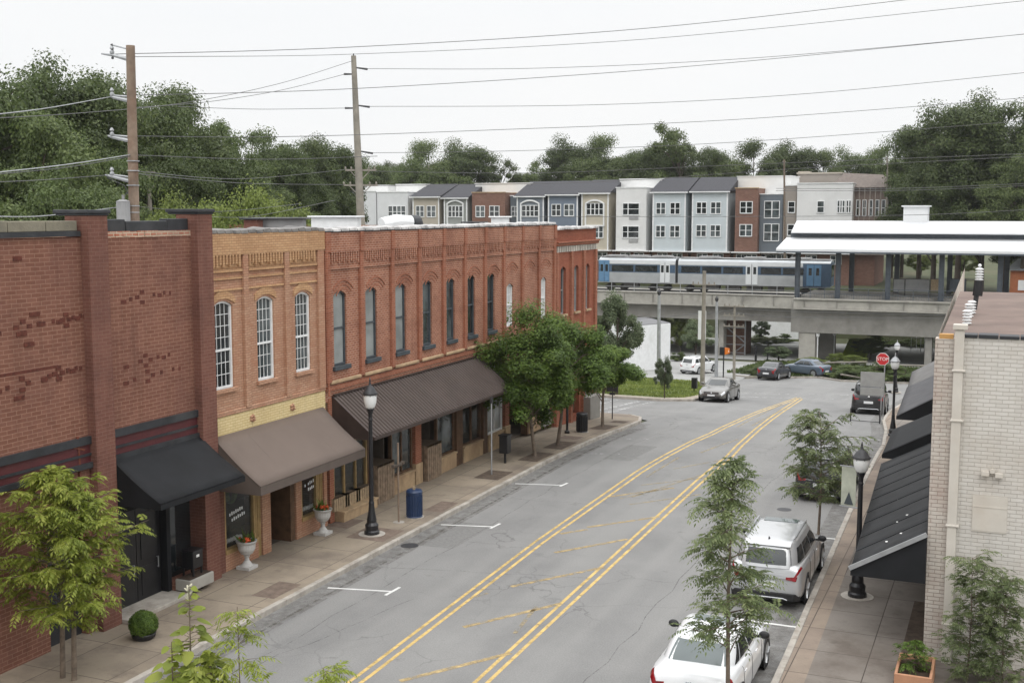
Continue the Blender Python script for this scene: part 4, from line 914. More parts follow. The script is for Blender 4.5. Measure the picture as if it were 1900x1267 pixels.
for x, y, u in [(-2.5, 28.3, 0), (-2.2, 28.5, 0), (-2.4, 29.9, 0), (-2.2, 30.2, 0), (-2.6, 32.6, 0)]:
    z = 3.02 - .94 * (x + 1.52 + .03 * (y - 27)) / -1.6; b.add([(x, y, z + .03), (x + .05, y + .01, z + .03), (x + .06, y + .05, z + .05), (x + .01, y + .05, z + .04)], [(0, 1, 2, 3)])
b.build('fallen_petals', M['text'], a1)
a2 = awning(tr_, -1.9, -3.66, 39.5, 44.2, 3.3, 2.35, M['canvas_black'], val=.14, X0b=-1.95, X1b=-3.75)
tn = thing('brick_shop', 'low shop beyond the cream building with grey awnings and a tiny roof vent', 'building', (-2.5, 48, 0))
b = B(); b.box(-1.9, 12, 46.5, 63, -1.5, 5.0); b.build('wall', M['white_brick'], tn)
a3 = awning(tn, -1.95, -3.85, 46.6, 54.5, 3.55, 2.45, mat('grey_roll_roofing', (.10, .10, .105), .85, var=.15, scale=2, bump=.3, bscale=30), val=.14, vm=M['canvas_black'], X0b=-2.0, X1b=-4.1)
a4 = awning(tn, -2.0, -4.15, 54.6, 62.5, 3.5, 2.1, mat('pale_roll_roofing', (.17, .165, .16), .85, var=.15, scale=2, bump=.3, bscale=30), val=.14, vm=M['canvas_black'], X0b=-2.1, X1b=-4.5)
b = B(); b.tube([(-2.7, 51.5, 3.1), (-2.7, 51.5, 3.35)], .08, 8); b.ball((-2.7, 51.5, 3.4), .16, 8, 5, (1, 1, .5)); b.build('roof_vent', M['grey_metal'], tn)
vt = thing('insulator_stack', 'black post with stacked white porcelain insulators standing on the brown roof', 'roof mast', (-.95, 36.5, 7.3))
b = B(); b.tube([(-1.0, 36.5, 7.3), (-.93, 36.6, 8.0)], .07, 8); b.tube([(-.93, 36.6, 7.75), (-.90, 36.62, 8.18)], .14, 10); b.build('post', M['black_metal'], vt)
b = B()
pr = []
for k in range(5): z = k * .075; pr += [(.05, z), (.11, z + .02), (.12, z + .04), (.05, z + .07)]
b.lathe(pr, 12, (-.90, 36.62, 8.18)); b.ball((-.9, 36.62, 8.62), .05, 8, 6); b.lathe(pr, 10, (-1.05, 33.8, 7.36)); b.lathe(pr, 10, (-1.02, 31.6, 7.36)); b.lathe(pr, 10, (-1.02, 34.9, 7.36)); b.tube([(-1.03, 31.6, 7.4), (-1.02, 36.4, 7.42)], .03, 6); b.build('insulator', M['white_paint'], vt)
# ================================================================== TOWNHOUSES ACROSS THE RAILWAY
TY = 172.0
def tcol(name, c, v=.05): return mat(name, c, .7, var=v, scale=.6, stain=tuple(x * .86 for x in c), stscale=.25)
TM = {'white': tcol('white_siding', (.66, .66, .65)), 'lgrey': tcol('light_grey_siding', (.60, .61, .62)), 'beige': tcol('beige_siding', (.40, .36, .30)), 'gg': tcol('grey_green_siding', (.26, .27, .255)),
      'slate': tcol('slate_siding', (.185, .21, .24)), 'blue': tcol('blue_siding', (.15, .182, .23)), 'sand': tcol('sand_siding', (.45, .41, .33)), 'pale': tcol('pale_blue_siding', (.50, .55, .57)), 'taupe': tcol('taupe_siding', (.27, .24, .21)), 'dgrey': tcol('dark_grey_siding', (.13, .15, .17)), 'brown': tcol('brown_siding', (.20, .15, .125))}
ZB = PY(1280, 466, TY).z
def tz(px, py): return PY(px, py, TY).z
def tx(px, py=400): return PY(px, py, TY).x
def twin(par, x0, x1, z0, z1, n=2, fm=None, Y=None, gm=None, arch=False, split=None):
    Y = Y or TY; b = B(); t = .10; fm = fm or M['white_paint']
    b.box(x0 - t, x0, Y - .12, Y - .0, z0 - t, z1 + t); b.box(x1, x1 + t, Y - .12, Y, z0 - t, z1 + t); b.box(x0, x1, Y - .12, Y, z0 - t * 1.3, z0); b.box(x0, x1, Y - .12, Y, z1, z1 + t)
    xs_ = [x0 + (x1 - x0) * i / n for i in range(1, n)] if split is None else split
    for x in xs_: b.box(x - .07, x + .07, Y - .12, Y, z0, z1)
    b.box(x0, x1, Y - .11, Y - .01, (z0 + z1) / 2 - .04, (z0 + z1) / 2 + .04)
    w = b.build('window', fm, par); g = B(); g.quad((x0, Y - .05, z0), (x1, Y - .05, z0), (x1, Y - .05, z1), (x0, Y - .05, z1)); g.build('pane', gm or M[random.choice(['glass_dark', 'glass_grey'])], w)
def town(x0, x1, ytop, col, label, wins, roof=None, ridge=336, setback=None, arch=False, two=True, base=True, trim=True, Yo=0.0):
    """one townhouse: px edges and top of its front on the plane Y = TY"""
    xm = (x0 + x1) / 2; X0, X1 = tx(x0), tx(x1); Z1 = tz(xm, ytop)
    h = thing('townhouse', label, 'townhouse', ((X0 + X1) / 2, TY, -.3), group='townhouses in the row behind the railway')
    Y = TY + Yo
    b = B(); b.box(X0, X1, Y, Y + 13, ZB if base else -.4, Z1); b.build('wall', TM[col] if col in TM else M[col], h)
    if base:
        b = B(); b.box(X0 - .3, X1 + .3, Y + .9, Y + 12.8, -.5, ZB); b.build('ground_floor', M['town_brick'], h)
        b = B(); b.box(X0 - .45, X1 + .45, Y - .35, Y + .9, ZB - .16, ZB - .002); b.build('ledge', M['white_paint'], h)
        for f in (.27, .72):
            xx = X0 + (X1 - X0) * f; twin(h, xx - .7, xx + .7, ZB - 1.55, ZB - .45, 2, Y=Y + .9)
    if trim:
        b = B(); b.box(X0 - .02, X0 + .18, Y - .05, Y, ZB, Z1); b.box(X1 - .18, X1 + .02, Y - .05, Y, ZB, Z1); b.build('corner_trim', M['white_paint'], h)
    for (f0, f1, py0, py1, n) in wins:
        wx0, wx1 = X0 + (X1 - X0) * f0, X0 + (X1 - X0) * f1; rows = [(tz(xm, py1), tz(xm, py0))]
        if two: rows.append((tz(xm, py1 + 42.5), tz(xm, py0 + 42.5)))
        for a, c in rows: twin(h, wx0, wx1, a, c, n if n != 5 else 2, Y=Y, split=[wx0 + (wx1 - wx0) * .32] if n == 5 else None, gm=M['glass_dark'] if n == 5 else None)
        if n == 5:
            for a, c in rows: b = B(); b.box(wx0 + (wx1 - wx0) * .38, wx1 - .1, Y - .1, Y, a - .75, a - .3); b.build('air_conditioner', M['roof_flat'], h)
    if arch:
        zc = tz(xm, 383); wx0, wx1 = X0 + (X1 - X0) * .2, X0 + (X1 - X0) * .8; b = B()
        P = arc_pts(wx0 - .25, wx1 + .25, zc + .25, .55); Q = arc_pts(wx0 - .25, wx1 + .25, zc + .45, .6)
        for k in range(len(P) - 1): b.hexa([(P[k][0], Y - .3, P[k][1]), (P[k + 1][0], Y - .3, P[k + 1][1]), (P[k + 1][0], Y, P[k + 1][1]), (P[k][0], Y, P[k][1]), (Q[k][0], Y - .3, Q[k][1]), (Q[k + 1][0], Y - .3, Q[k + 1][1]), (Q[k + 1][0], Y, Q[k + 1][1]), (Q[k][0], Y, Q[k][1])])
        zl = tz(xm, 404) - 1.3
        b.box(wx0 - .25, wx0 - .08, Y - .3, Y, zl, zc + .3); b.box(wx1 + .08, wx1 + .25, Y - .3, Y, zl, zc + .3); b.box(wx0 - .08, wx1 + .08, Y - .3, Y, zl, zl + .2)
        b.build('bay_surround', M['white_paint'], h)
    if roof == 'gable':
        zr = PY(xm, ridge, TY + 6.5).z
        b = B(); b.add([(X0 - .35, Y - .4, Z1 - .05), (X1 + .35, Y - .4, Z1 - .05), (X1 + .35, Y + 6.5, zr), (X0 - .35, Y + 6.5, zr), (X0 - .35, Y + 13.4, Z1), (X1 + .35, Y + 13.4, Z1),
                        (X0 - .35, Y - .4, Z1 - .25), (X1 + .35, Y - .4, Z1 - .25)], [(0, 1, 2, 3), (3, 2, 5, 4), (6, 7, 1, 0), (0, 3, 4), (1, 5, 2)])
        b.build('roof', M['roof_shingle'], h)
        b = B(); b.box(X0 - .4, X1 + .4, Y - .5, Y - .38, Z1 - .27, Z1 - .1); b.build('gutter', M['white_paint'], h)
    else:
        b = B(); b.box(X0 - .08, X1 + .08, Y - .1, Y + .15, Z1 + .002, Z1 + .14); b.box(X0 - .08, X1 + .08, Y + .15, Y + 13, Z1 + .002, Z1 + .06); b.build('parapet', M['white_paint'] if col != 'town_brick' else M['stone_tan'], h)
    if setback:
        sx0, sx1, sy = setback; Ys = Y + 5
        a, c = PY(sx0, 340, Ys).x, PY(sx1, 340, Ys).x; zt = PY((sx0 + sx1) / 2, sy, Ys).z
        b = B(); b.box(a, c, Ys, Ys + 7, Z1 - 1.2, zt); b.box(a - .1, c + .1, Ys - .1, Ys + 7.1, zt, zt + .12); b.build('upper_storey', TM['white'], h)
    return h
town(640, 698, 356, 'lgrey', 'pale grey flat-topped townhouse partly behind the tall grey pole', [(.1, .26, 383, 404, 1)], two=False, setback=(645, 720, 345), trim=False)
town(700, 757, 357, 'lgrey', 'pale grey flat-topped townhouse with a dark smudge and a wide four-light window', [(.38, .92, 383, 403, 4)], two=False, setback=(735, 790, 343), trim=False)
town(766, 815, 364, 'beige', 'beige townhouse with two paired windows under a dark roof', [(.14, .42, 383, 402, 2), (.56, .86, 383, 402, 2)], roof='gable', ridge=342, two=False)
town(824, 867, 366, 'gg', 'grey-green townhouse with an arched white bay surround', [(.2, .8, 383, 402, 4)], roof='gable', ridge=342, two=False, arch=True)
town(876, 937, 358, 'town_brick', 'brown brick townhouse with two windows and a white upper storey set back', [(.13, .38, 383, 402, 2), (.55, .82, 383, 402, 2)], two=False, setback=(882, 985, 341), trim=False)
town(940, 956, 364, 'dgrey', 'narrow dark grey recessed townhouse beside the brown brick one', [(.2, .9, 384, 401, 2)], two=False, trim=False, Yo=1.5)
town(959, 1009, 363, 'slate', 'slate blue-grey townhouse with an arched white bay surround', [(.2, .8, 382, 401, 4)], roof='gable', ridge=337, two=False, arch=True)
town(1017, 1072, 360, 'blue', 'mid-blue townhouse with two white paired windows', [(.14, .42, 380, 400, 2), (.56, .86, 380, 400, 2)], roof='gable', ridge=336, two=False)
town(1079, 1129, 357, 'sand', 'sand coloured townhouse with a pointed arched bay and two rows of windows', [(.2, .8, 378, 398, 4)], roof='gable', ridge=334, arch=True)
town(1143, 1199, 349, 'white', 'white flat-topped townhouse with wide dark windows and air conditioners', [(.24, .76, 378, 398, 5)], setback=(1150, 1228, 333), trim=False)
town(1211, 1272, 355, 'pale', 'pale blue townhouse left of its twin, beside the white flat-topped house', [(.12, .38, 377, 397, 2), (.55, .82, 377, 397, 2)], roof='gable', ridge=330)
town(1284, 1350, 354, 'pale', 'pale blue townhouse right of its twin, beside the tall red brick house', [(.14, .40, 376, 396, 2), (.54, .80, 376, 396, 2)], roof='gable', ridge=329)
town(1364, 1406, 350, 'town_brick', 'tall red-brown brick townhouse bay with single paired windows', [(.24, .74, 375, 395, 2)], setback=(1368, 1468, 328), trim=False)
town(1407, 1450, 361, 'dgrey', 'dark blue-grey recessed townhouse with large white framed windows', [(.22, .84, 374, 404, 2)], trim=False, Yo=1.0)
town(1452, 1476, 345, 'taupe', 'narrow taupe townhouse beside the big white one', [(.4, .85, 375, 394, 1)], trim=False, Yo=.6)
town(1478, 1581, 341, 'white', 'broad plain white townhouse with a curved corner above the station canopy', [(.38, .49, 374, 394, 1), (.74, .86, 373, 394, 3), (.90, .97, 373, 394, 2)], two=False, trim=False)
h = thing('brown_house', 'weathered brown gabled house with many narrow porch windows at the right end of the row', 'house', (tx(1620), TY + 4, -.3))
X0, X1 = PY(1583, 380, TY + 2).x, PY(1648, 380, TY + 2).x; zt = PY(1600, 347, TY + 2).z
b = B(); b.box(X0, X1, TY + 2, TY + 15, ZB, zt); b.build('wall', TM['brown'], h); b = B(); b.box(X0 + .2, X1 - 1.5, TY + 1.5, TY + 14, -.4, ZB - .01); b.build('ground_floor', M['town_brick'], h)
b = B(); zr = PY(1570, 321, TY + 8).z; b.add([(X0 - 3.2, TY + 1.2, zt - .1), (X1 + .5, TY + 1.2, zt - .1), (X1 - 1.5, TY + 8.5, zr - .3), (X0 - 2.2, TY + 8.5, zr), (X0 - 3.2, TY + 15.5, zt), (X1 + .5, TY + 15.5, zt)], [(0, 1, 2, 3), (3, 2, 5, 4), (0, 3, 4), (1, 5, 2)]); b.build('roof', mat('brown_shingle', (.14, .115, .10), .9, var=.25, scale=3), h)
for i in range(6): xx = X0 + .5 + i * .86; twin(h, xx, xx + .38, PY(1600, 400, TY + 2).z, PY(1600, 372, TY + 2).z, 1, Y=TY + 2)
b = B()
for i in range(8): b.box(X0 + .2 + i * .72, X0 + .28 + i * .72, TY + .6, TY + .7, ZB, zt)
b.box(X0, X1, TY + .5, TY + .7, ZB + .9, ZB + 1.0); b.box(X0, X1, TY + .5, TY + 2, ZB - .2, ZB); b.build('porch', TM['taupe'], h)
h = thing('brown_house', 'taupe stepped roof house peeping over the broad white townhouse', 'house', (tx(1510), TY + 14, -.3))
b = B(); b.box(PY(1480, 330, TY + 14).x, PY(1560, 330, TY + 14).x, TY + 14, TY + 22, -.4, PY(1500, 323, TY + 14).z); b.build('wall', TM['taupe'], h)
b = B(); b.box(PY(1478, 330, TY + 14).x, PY(1562, 330, TY + 14).x, TY + 13.8, TY + 22, PY(1500, 323, TY + 14).z, PY(1500, 323, TY + 14).z + .2); b.box(PY(1480, 330, TY + 14).x, PY(1500, 330, TY + 14).x, TY + 14.2, TY + 17, PY(1500, 322, TY + 14).z, PY(1500, 318, TY + 14).z); b.build('roof', TM['beige'], h)
h = thing('white_house', 'small white gabled house glimpsed between the trees left of the tall grey pole', 'house', PD(580, 380, 150))
q = PD(575, 380, 150); b = B(); b.box(q.x - 3, q.x + 3, q.y, q.y + 8, 0, q.z + 1.5); b.build('wall', TM['white'], h)
b = B(); z = q.z + 1.5; b.add([(q.x - 3.4, q.y - .4, z), (q.x + 3.4, q.y - .4, z), (q.x, q.y - .4, z + 2.4), (q.x - 3.4, q.y + 8.4, z), (q.x + 3.4, q.y + 8.4, z), (q.x, q.y + 8.4, z + 2.4)], [(0, 1, 2), (0, 2, 5, 3), (1, 4, 5, 2), (3, 5, 4)]); b.build('roof', M['roof_shingle'], h)
# white workshop on the left by the lawn, and the long white wall seen under the viaduct
h = thing('white_workshop', 'plain white workshop wall with a slanting top behind the corner tree', 'building', (-30, 108, -5))
p0, p1 = GG(1243, 684), GG(1166, 690)
za, zb = PY(1243, 600, p0.y).z, PY(1166, 606, p1.y).z
b = B(); b.ext([(p0.x, p0.y, p0.z - 1), (p0.x, p0.y, za), (p1.x, p1.y, zb), (p1.x, p1.y, p1.z - 1)], (-4, 5, 0)); b.build('wall', M['white_paint'], h)
b = B(); b.ext([(p0.x - .1, p0.y + .15, za + .002), (p0.x - .1, p0.y + .15, za + .06), (p1.x, p1.y + .15, zb + .06), (p1.x, p1.y + .15, zb + .002)], (-3.8, 4.8, 0)); b.build('roof', M['workshop_roof'], h)
h = thing('retaining_wall', 'long white wall glimpsed under the viaduct behind the shrubs', 'wall', (-20, 163, -7))
b = B(); a, c = PY(1385, 600, 163).x, PY(1482, 600, 163).x
b.box(a, c, 163, 163.4, -7.4, PY(1430, 591, 163).z); w_ = b.build('wall', M['white_paint'], h); b = B(); b.box(a - .1, c + .1, 162.9, 163.5, PY(1430, 591, 163).z + .002, PY(1430, 589.5, 163).z); b.build('cap', M['concrete'], h)

# ================================================================== RAILWAY VIADUCT, STATION, TRAIN
VY = 130.0
def vx(px, Y=VY, py=555): return PY(px, py, Y).x
v = thing('viaduct', 'grey concrete railway viaduct crossing the whole view above the street', 'bridge', (0, VY, 0))
XL, XM, XR = -75.0, vx(1474), 60.0
b = B(); b.box(XL, XM, VY, VY + .35, -.45, .88); b.box(XL, XM, VY - .12, VY + .5, .882, 1.0); b.build('parapet', M['concrete'], v, bevel=.02)
b = B(); b.box(XM + .02, XR, VY - .6, VY - .25, -.25, .62); b.box(XM + .02, XR, VY - .75, VY - .1, .622, .80); b.box(XM + .02, XR, VY - .9, VY - .6, -.4, -.26); b.build('parapet', M['concrete'], v, bevel=.02)
b = B(); b.box(XL, XR, VY + .36, 152, -.55, -.1); b.build('deck', M['concrete_d'], v)
b = B(); b.box(XL, XM + 1, VY + .9, VY + 2.2, -2.0, -.56); b.box(XL, XM + 1, 146, 147.5, -2.0, -.56); b.build('girder', M['concrete_d'], v)
b = B(); b.box(XM - .3, XR, VY - .1, VY + 1.4, -2.95, -.42); b.box(XM - .3, XR, 140, 141.5, -2.95, -.56); b.build('girder', M['concrete_d'], v)
b = B()
x = XL
while x < XR: b.box(x, x + .06, VY - (.76 if x > XM else .14), VY - (.6 if x > XM else 0.001), -.2, .85 if x < XM else .6); x += 3.4
b.build('joint', M['concrete_d'], v)
def pier(px0, px1, label, Y=VY + .4, d=2.0, m='concrete', ztop=-2.96):
    a, c = vx(px0, Y, 640), vx(px1, Y, 640); z = gz(Y) - .5
    o = B(); o.box(a, c, Y, Y + d, z, ztop); return o
for (p0, p1, lb, Y, d, zt, mm) in [(1482, 1512, 1, VY, 2.2, -2.96, 'concrete'), (1518, 1546, 2, VY + 5, 2.2, -2.96, 'concrete_d'), (1716, 1729, 3, VY + .2, 1.6, -2.96, 'concrete_d'), (1333, 1342, 4, VY + 2, 1.6, -2.0, 'concrete'), (1168, 1196, 5, VY + 8, 2, -.56, 'concrete_d'), (1830, 1862, 6, VY, 2, -2.96, 'concrete'), (900, 930, 7, VY + 1, 2, -2.0, 'concrete')]:
    pier(p0, p1, '', Y, d, mm, zt).build('pier', M[mm], v, bevel=.03)
# rails, walkway railing
b = B()
for y in (145.3, 146.75, 141.5, 142.95): b.box(XL, XR, y, y + .07, -.1, .06)
b.build('rail', M['dark_metal'], v)
b = B(); x = XL
while x < XM: b.box(x, x + .06, VY + .1, VY + .16, 1.0, 2.0); x += 2.7
b.box(XL, XM, VY + .1, VY + .15, 1.95, 2.0); b.box(XL, XM, VY + .1, VY + .15, 1.5, 1.54); b.build('railing', M['grey_metal'], v)
b = B(); x = XM + .2
while x < XR:
    b.box(x, x + .05, VY - .3, VY - .25, .8, 1.9); x += 1.5
b.box(XM + .2, XR, VY - .31, VY - .24, 1.88, 1.94); b.box(XM + .2, XR, VY - .31, VY - .25, 1.3, 1.34)
for k in range(140): x = XM + .3 + k * .26; b.box(x, x + .02, VY - .29, VY - .27, .85, 1.3)
b.build('railing', M['steel_blue'], v)
b = B(); b.box(-24.5, -14, VY + 3, VY + 5, -.1, .5); b.build('service_box', M['train_under'], v)
# stair tower under the viaduct
h = thing('stair_tower', 'brown brick and steel stair tower under the left end of the viaduct girder', 'stair tower', (vx(1360), VY + 4, -7))
a, c = vx(1343, VY + 4, 640), vx(1382, VY + 4, 640)
b = B(); b.box(a + .1, c - .1, VY + 4.6, VY + 8, -7.5, -2.1); b.build('wall', M['town_brick'], h)
b = B()
for x in (a, (a + c) / 2, c): b.box(x - .07, x + .07, VY + 4, VY + 4.15, -7.5, -2.0)
for k in range(6): b.box(a, c, VY + 4.02, VY + 4.12, -7 + k * .95, -6.9 + k * .95)
b.bar((a, VY + 4.3, -6.9), (c, VY + 4.3, -5), .12); b.bar((c, VY + 4.4, -4.9), (a, VY + 4.4, -3), .12); b.build('steel_frame', M['grey_metal'], h)

# train --------------------------------------------------------------------
TRY = 144.6
def rx(px, py=505): return PY(px, py, TRY).x
zt_, zb2 = PY(1325, 481, TRY).z, PY(1325, 528, TRY).z
tn_ = thing('commuter_train', 'silver and blue two-car commuter train stopped on the viaduct', 'train', (rx(1325), TRY + 1.4, 0))
def carriage(xa, xb, end_left, end_right, doors, blue):
    b = B(); n = 10; w_ = 2.9
    P = [(0, zb2), (-.04, zb2 + .9), (0, zt_ - .65), (.12, zt_ - .3), (.45, zt_ - .05), (1.0, zt_ + .05)]
    prof = P + [(w_ - y, z) for y, z in P[::-1]]
    b.ext([(xa, TRY + y, z) for y, z in prof], (xb - xa, 0, 0)); body = b.build('carriage', M['train_steel'], tn_)
    b = B(); L = [(y, z) for y, z in P]
    b.box(xa + .05, xb - .05, TRY - .045, TRY - .005, zt_ - .75, zt_ - .28); b.build('upper_panel', M['train_white'], body)
    b = B(); b.box(xa + .1, xb - .1, TRY + .5, TRY + w_ - .5, zt_ + .06, zt_ + .12); 
    for k in range(3): cx_ = xa + (xb - xa) * (.2 + .3 * k); b.box(cx_ - 1.2, cx_ + 1.2, TRY + .5, TRY + 2.3, zt_ + .121, zt_ + .3)
    b.build('roof_unit', M['roof_flat'], body)
    zw0, zw1 = zb2 + 1.35, zb2 + 2.2
    b = B(); b.box(xa + .02, xb - .02, TRY - .052, TRY - .01, zw0 - .05, zw1 + .08); b.build('blue_band', M['train_blue'], body)
    dx = [d for d in doors]
    edges = sorted([xa + .3] + [v_ for d in dx for v_ in (d[0] - .25, d[1] + .25)] + [xb - .3])
    for a, c in zip(edges[::2], edges[1::2]):
        if c - a < .8: continue
        n_ = max(1, int((c - a) / 2.4)); s = (c - a) / n_
        for i in range(n_):
            b = B(); b.box(a + i * s + .12, a + (i + 1) * s - .12, TRY - .06, TRY - .053, zw0 + .05, zw1); b.build('window', M['glass_dark'], body)
    for (a, c, bl) in dx:
        mid = (a + c) / 2
        for (p, q) in ((a, mid - .03), (mid + .03, c)):
            b = B(); b.box(p, q, TRY - .10, TRY - .03, zb2 + .12, zt_ - .5); d = b.build('door', M['train_door_blue'] if bl else M['train_white'], body)
            g = B(); g.box((p + q) / 2 - .18, (p + q) / 2 + .18, TRY - .108, TRY - .101, zw0 + .02, zw1 + .05); g.build('door_window', M['glass_dark'], d)
        b = B(); b.box(mid - .025, mid + .025, TRY - .09, TRY - .05, zb2 + .1, zt_ - .5); b.build('door_seal', M['car_trim'], body)
    b = B()
    b.box(xa + .6, xb - .6, TRY + .15, TRY + 2.6, zb2 - .12, zb2 - .002)
    k = xa + 3.4
    while k < xb - 5: b.box(k, k + 1.8, TRY + .1, TRY + 1.1, zb2 - .65, zb2 - .122); k += 2.6
    for cx_ in (xa + 2.2, xb - 2.2):
        for o_ in (-.9, .9):
            for yy in (TRY + .55, TRY + 1.95): b.lathe([(.40, -.05), (.42, 0), (.40, .06)], 14, (cx_ + o_, yy, .48), axis='y')
        b.box(cx_ - 1.4, cx_ + 1.4, TRY + .35, TRY + .5, .35, .68)
    b.build('underframe', M['train_under'], body)
    return body
c1 = carriage(rx(1111), rx(1253), 1, 0, [(rx(1113), rx(1130), 1), (rx(1225), rx(1243), 0)], 0)
c2 = carriage(rx(1258), rx(1541), 0, 1, [(rx(1384), rx(1406), 0), (rx(1497), rx(1524), 1)], 0)
b = B(); b.box(rx(1111), rx(1131), TRY - .049, TRY - .004, zb2 + .02, zt_ - .35); b.build('blue_end', M['train_door_blue'], c1)
b = B(); b.box(rx(1490), rx(1541) + .03, TRY - .056, TRY - .005, zb2 + .02, zt_ - .35); b.box(rx(1541), rx(1541) + .06, TRY + .05, TRY + 2.85, zb2 + .1, zt_ - .2); b.build('blue_end', M['train_blue'], c2)
b = B(); b.box(rx(1541) + .061, rx(1541) + .08, TRY + .4, TRY + 2.5, zb2 + 1.2, zt_ - .5); b.build('windscreen', M['glass_dark'], c2)
b = B(); b.box(rx(1253) + .01, rx(1258) - .01, TRY + .25, TRY + 2.6, zb2 + .1, zt_ - .15); b.build('gangway', M['car_trim'], tn_)

# station canopy -------------------------------------------------------------
st = thing('station_canopy', 'two-tier white station canopy on blue-grey steel columns over the platform', 'station canopy', (vx(1650), VY + 2, 1))
def sx_(px, py, Y): return PY(px, py, Y).x
PZ = 1.0
ca = sx_(1440, 463, VY - 1); cz = PY(1650, 464, VY - 1).z; cz2 = PY(1650, 442, VY + 4).z; cb = sx_(1460, 441, VY + 4)
b = B(); b.add([(ca, VY - 1, cz), (60, VY - 1, cz), (60, VY + 4, cz2), (cb, VY + 4, cz2), (ca, VY - 1, cz - .25), (60, VY - 1, cz - .25), (60, VY + 12.5, cz), (ca + .5, VY + 12.5, cz), (60, VY + 7.5, cz2), (cb, VY + 7.5, cz2)],
       [(0, 1, 2, 3), (4, 5, 1, 0), (9, 8, 6, 7), (4, 7, 6, 5), (0, 3, 9, 7, 4)]); b.build('lower_roof', M['white_roof'], st)
b = B(); b.box(ca + .05, 60, VY - 1.06, VY - .96, cz - .42, cz - .252); b.build('fascia', M['steel_blue'], st)
ua = sx_(1468, 430, VY + 3); uz = PY(1650, 432, VY + 3).z; uz2 = PY(1650, 410, VY + 6).z
b = B(); b.box(cb + .4, 60, VY + 4.1, VY + 7.4, cz2 - .2, uz); b.build('clerestory', M['steel_blue'], st)
b = B(); b.add([(ua, VY + 3, uz), (60, VY + 3, uz), (60, VY + 5.8, uz2), (ua + .1, VY + 5.8, uz2), (60, VY + 8.6, uz), (ua, VY + 8.6, uz), (ua, VY + 3, uz - .12), (60, VY + 3, uz - .12), (60, VY + 8.6, uz - .12), (ua, VY + 8.6, uz - .12)],
               [(0, 1, 2, 3), (3, 2, 4, 5), (6, 7, 1, 0), (6, 9, 8, 7), (0, 3, 5, 9, 6)]); b.build('upper_roof', M['upper_white'], st)
for (px, Y) in ((1480, VY + .5), (1555, VY + .5), (1648, VY + .5), (1747, VY + .5), (1856, VY + .5), (1580, VY + 9), (1664, VY + 9), (1762, VY + 9), (1868, VY + 9), (1970, VY + .5)):
    x = sx_(px, 510, Y); b = B(); b.box(x - .26, x + .26, Y - .03, Y + .03, -.1, cz + .3); b.box(x - .26, x - .22, Y - .22, Y + .22, -.1, cz + .3); b.box(x + .22, x + .26, Y - .22, Y + .22, -.1, cz + .3); b.bar((x, Y, cz - .2), (x, Y + (4 if Y < VY + 5 else -2), cz2 - .3), .2); b.build('column', M['steel_blue'], st)
b = B(); b.box(XM + .5, 60, VY + 1, 140.2, -.1, PZ); b.build('platform', M['concrete_d'], st)
b = B(); xa = sx_(1677, 395, VY + 6); xb = sx_(1722, 395, VY + 6); z0_ = uz2 - .3; z1_ = PY(1700, 384, VY + 6).z; b.box(xa, xb, VY + 5.5, VY + 8, z0_, z1_); b.box(xa - .2, xb + .2, VY + 5.3, VY + 8.2, z1_, z1_ + .15); b.build('lift_housing', M['white_roof'], st)
for (p0, p1, m_, lb) in ((1658, 1678, 'roof_flat', 'narrow grey information panel on the platform'), (1680, 1724, 'roof_flat', 'wide pale grey information panel on the platform'), (1727, 1747, 'crate_wood', 'tan advertising panel on the platform beside the pale panels'), (1762, 1792, 'steel_blue', 'dark panel with frames on the right of the platform')):
    h = thing('platform_panel', lb, 'panel', (sx_(p0, 530, VY + 4), VY + 4, PZ), group='panels on the station platform'); a, c = sx_(p0, 530, VY + 4), sx_(p1, 530, VY + 4)
    b = B(); b.box(a, c, VY + 4, VY + 4.12, PY(p0, 541, VY + 4).z, PY(p0, 518, VY + 4).z); b.build('board', M[m_], h)
    b = B(); b.box(a - .04, a, VY + 3.97, VY + 4.15, PZ, PY(p0, 517, VY + 4).z); b.box(c, c + .04, VY + 3.97, VY + 4.15, PZ, PY(p0, 517, VY + 4).z); b.box(a, c, VY + 3.98, VY + 4.14, PY(p0, 518, VY + 4).z, PY(p0, 517, VY + 4).z); b.build('frame', M['dark_metal'], h)
h = thing('brick_kiosk', 'small orange brick station house with a grey roof at the right end of the platform', 'building', PY(1890, 545, 152))
a = sx_(1874, 520, 152); b = B(); b.box(a, a + 9, 152, 157, -.4, PY(1880, 502, 152).z); b.build('wall', mat('orange_brick', (.36, .13, .06), .85, var=.15, scale=3), h)
b = B(); z = PY(1880, 502, 152).z; b.add([(a - .4, 151.6, z + .01), (a + 9, 151.6, z + .01), (a + 9, 154.5, z + 1.3), (a + .8, 154.5, z + 1.3), (a - .4, 157.4, z + .01), (a + 9, 157.4, z + .01)], [(0, 1, 2, 3), (3, 2, 5, 4), (0, 3, 4)]); b.build('roof', M['grey_metal'], h)
b = B(); b.box(a + .9, a + 1.7, 151.95, 152, .8, 2.0); b.build('window', M['white_paint'], h)
# path and lawn seen through the station
b = B(); P = [PY(1560, 523, 168), PY(1640, 505, 176), PY(1720, 490, 186), PY(1720, 486, 188), PY(1640, 499, 178), PY(1560, 516, 170)]
b.quad((22, 167, -.35), (60, 167, -.35), (60, 190, .9), (22, 190, .9)); struct(b.build('lawn', M['grass']))
b = B(); b.quad((24, 167.2, -.3), (27.5, 167.2, -.3), (42.5, 182, .56), (39, 182, .56)); b.quad((39, 182, .565), (42.5, 182, .565), (60, 186, .8), (60, 183.6, .68)); struct(b.build('path', M['walk_far']))

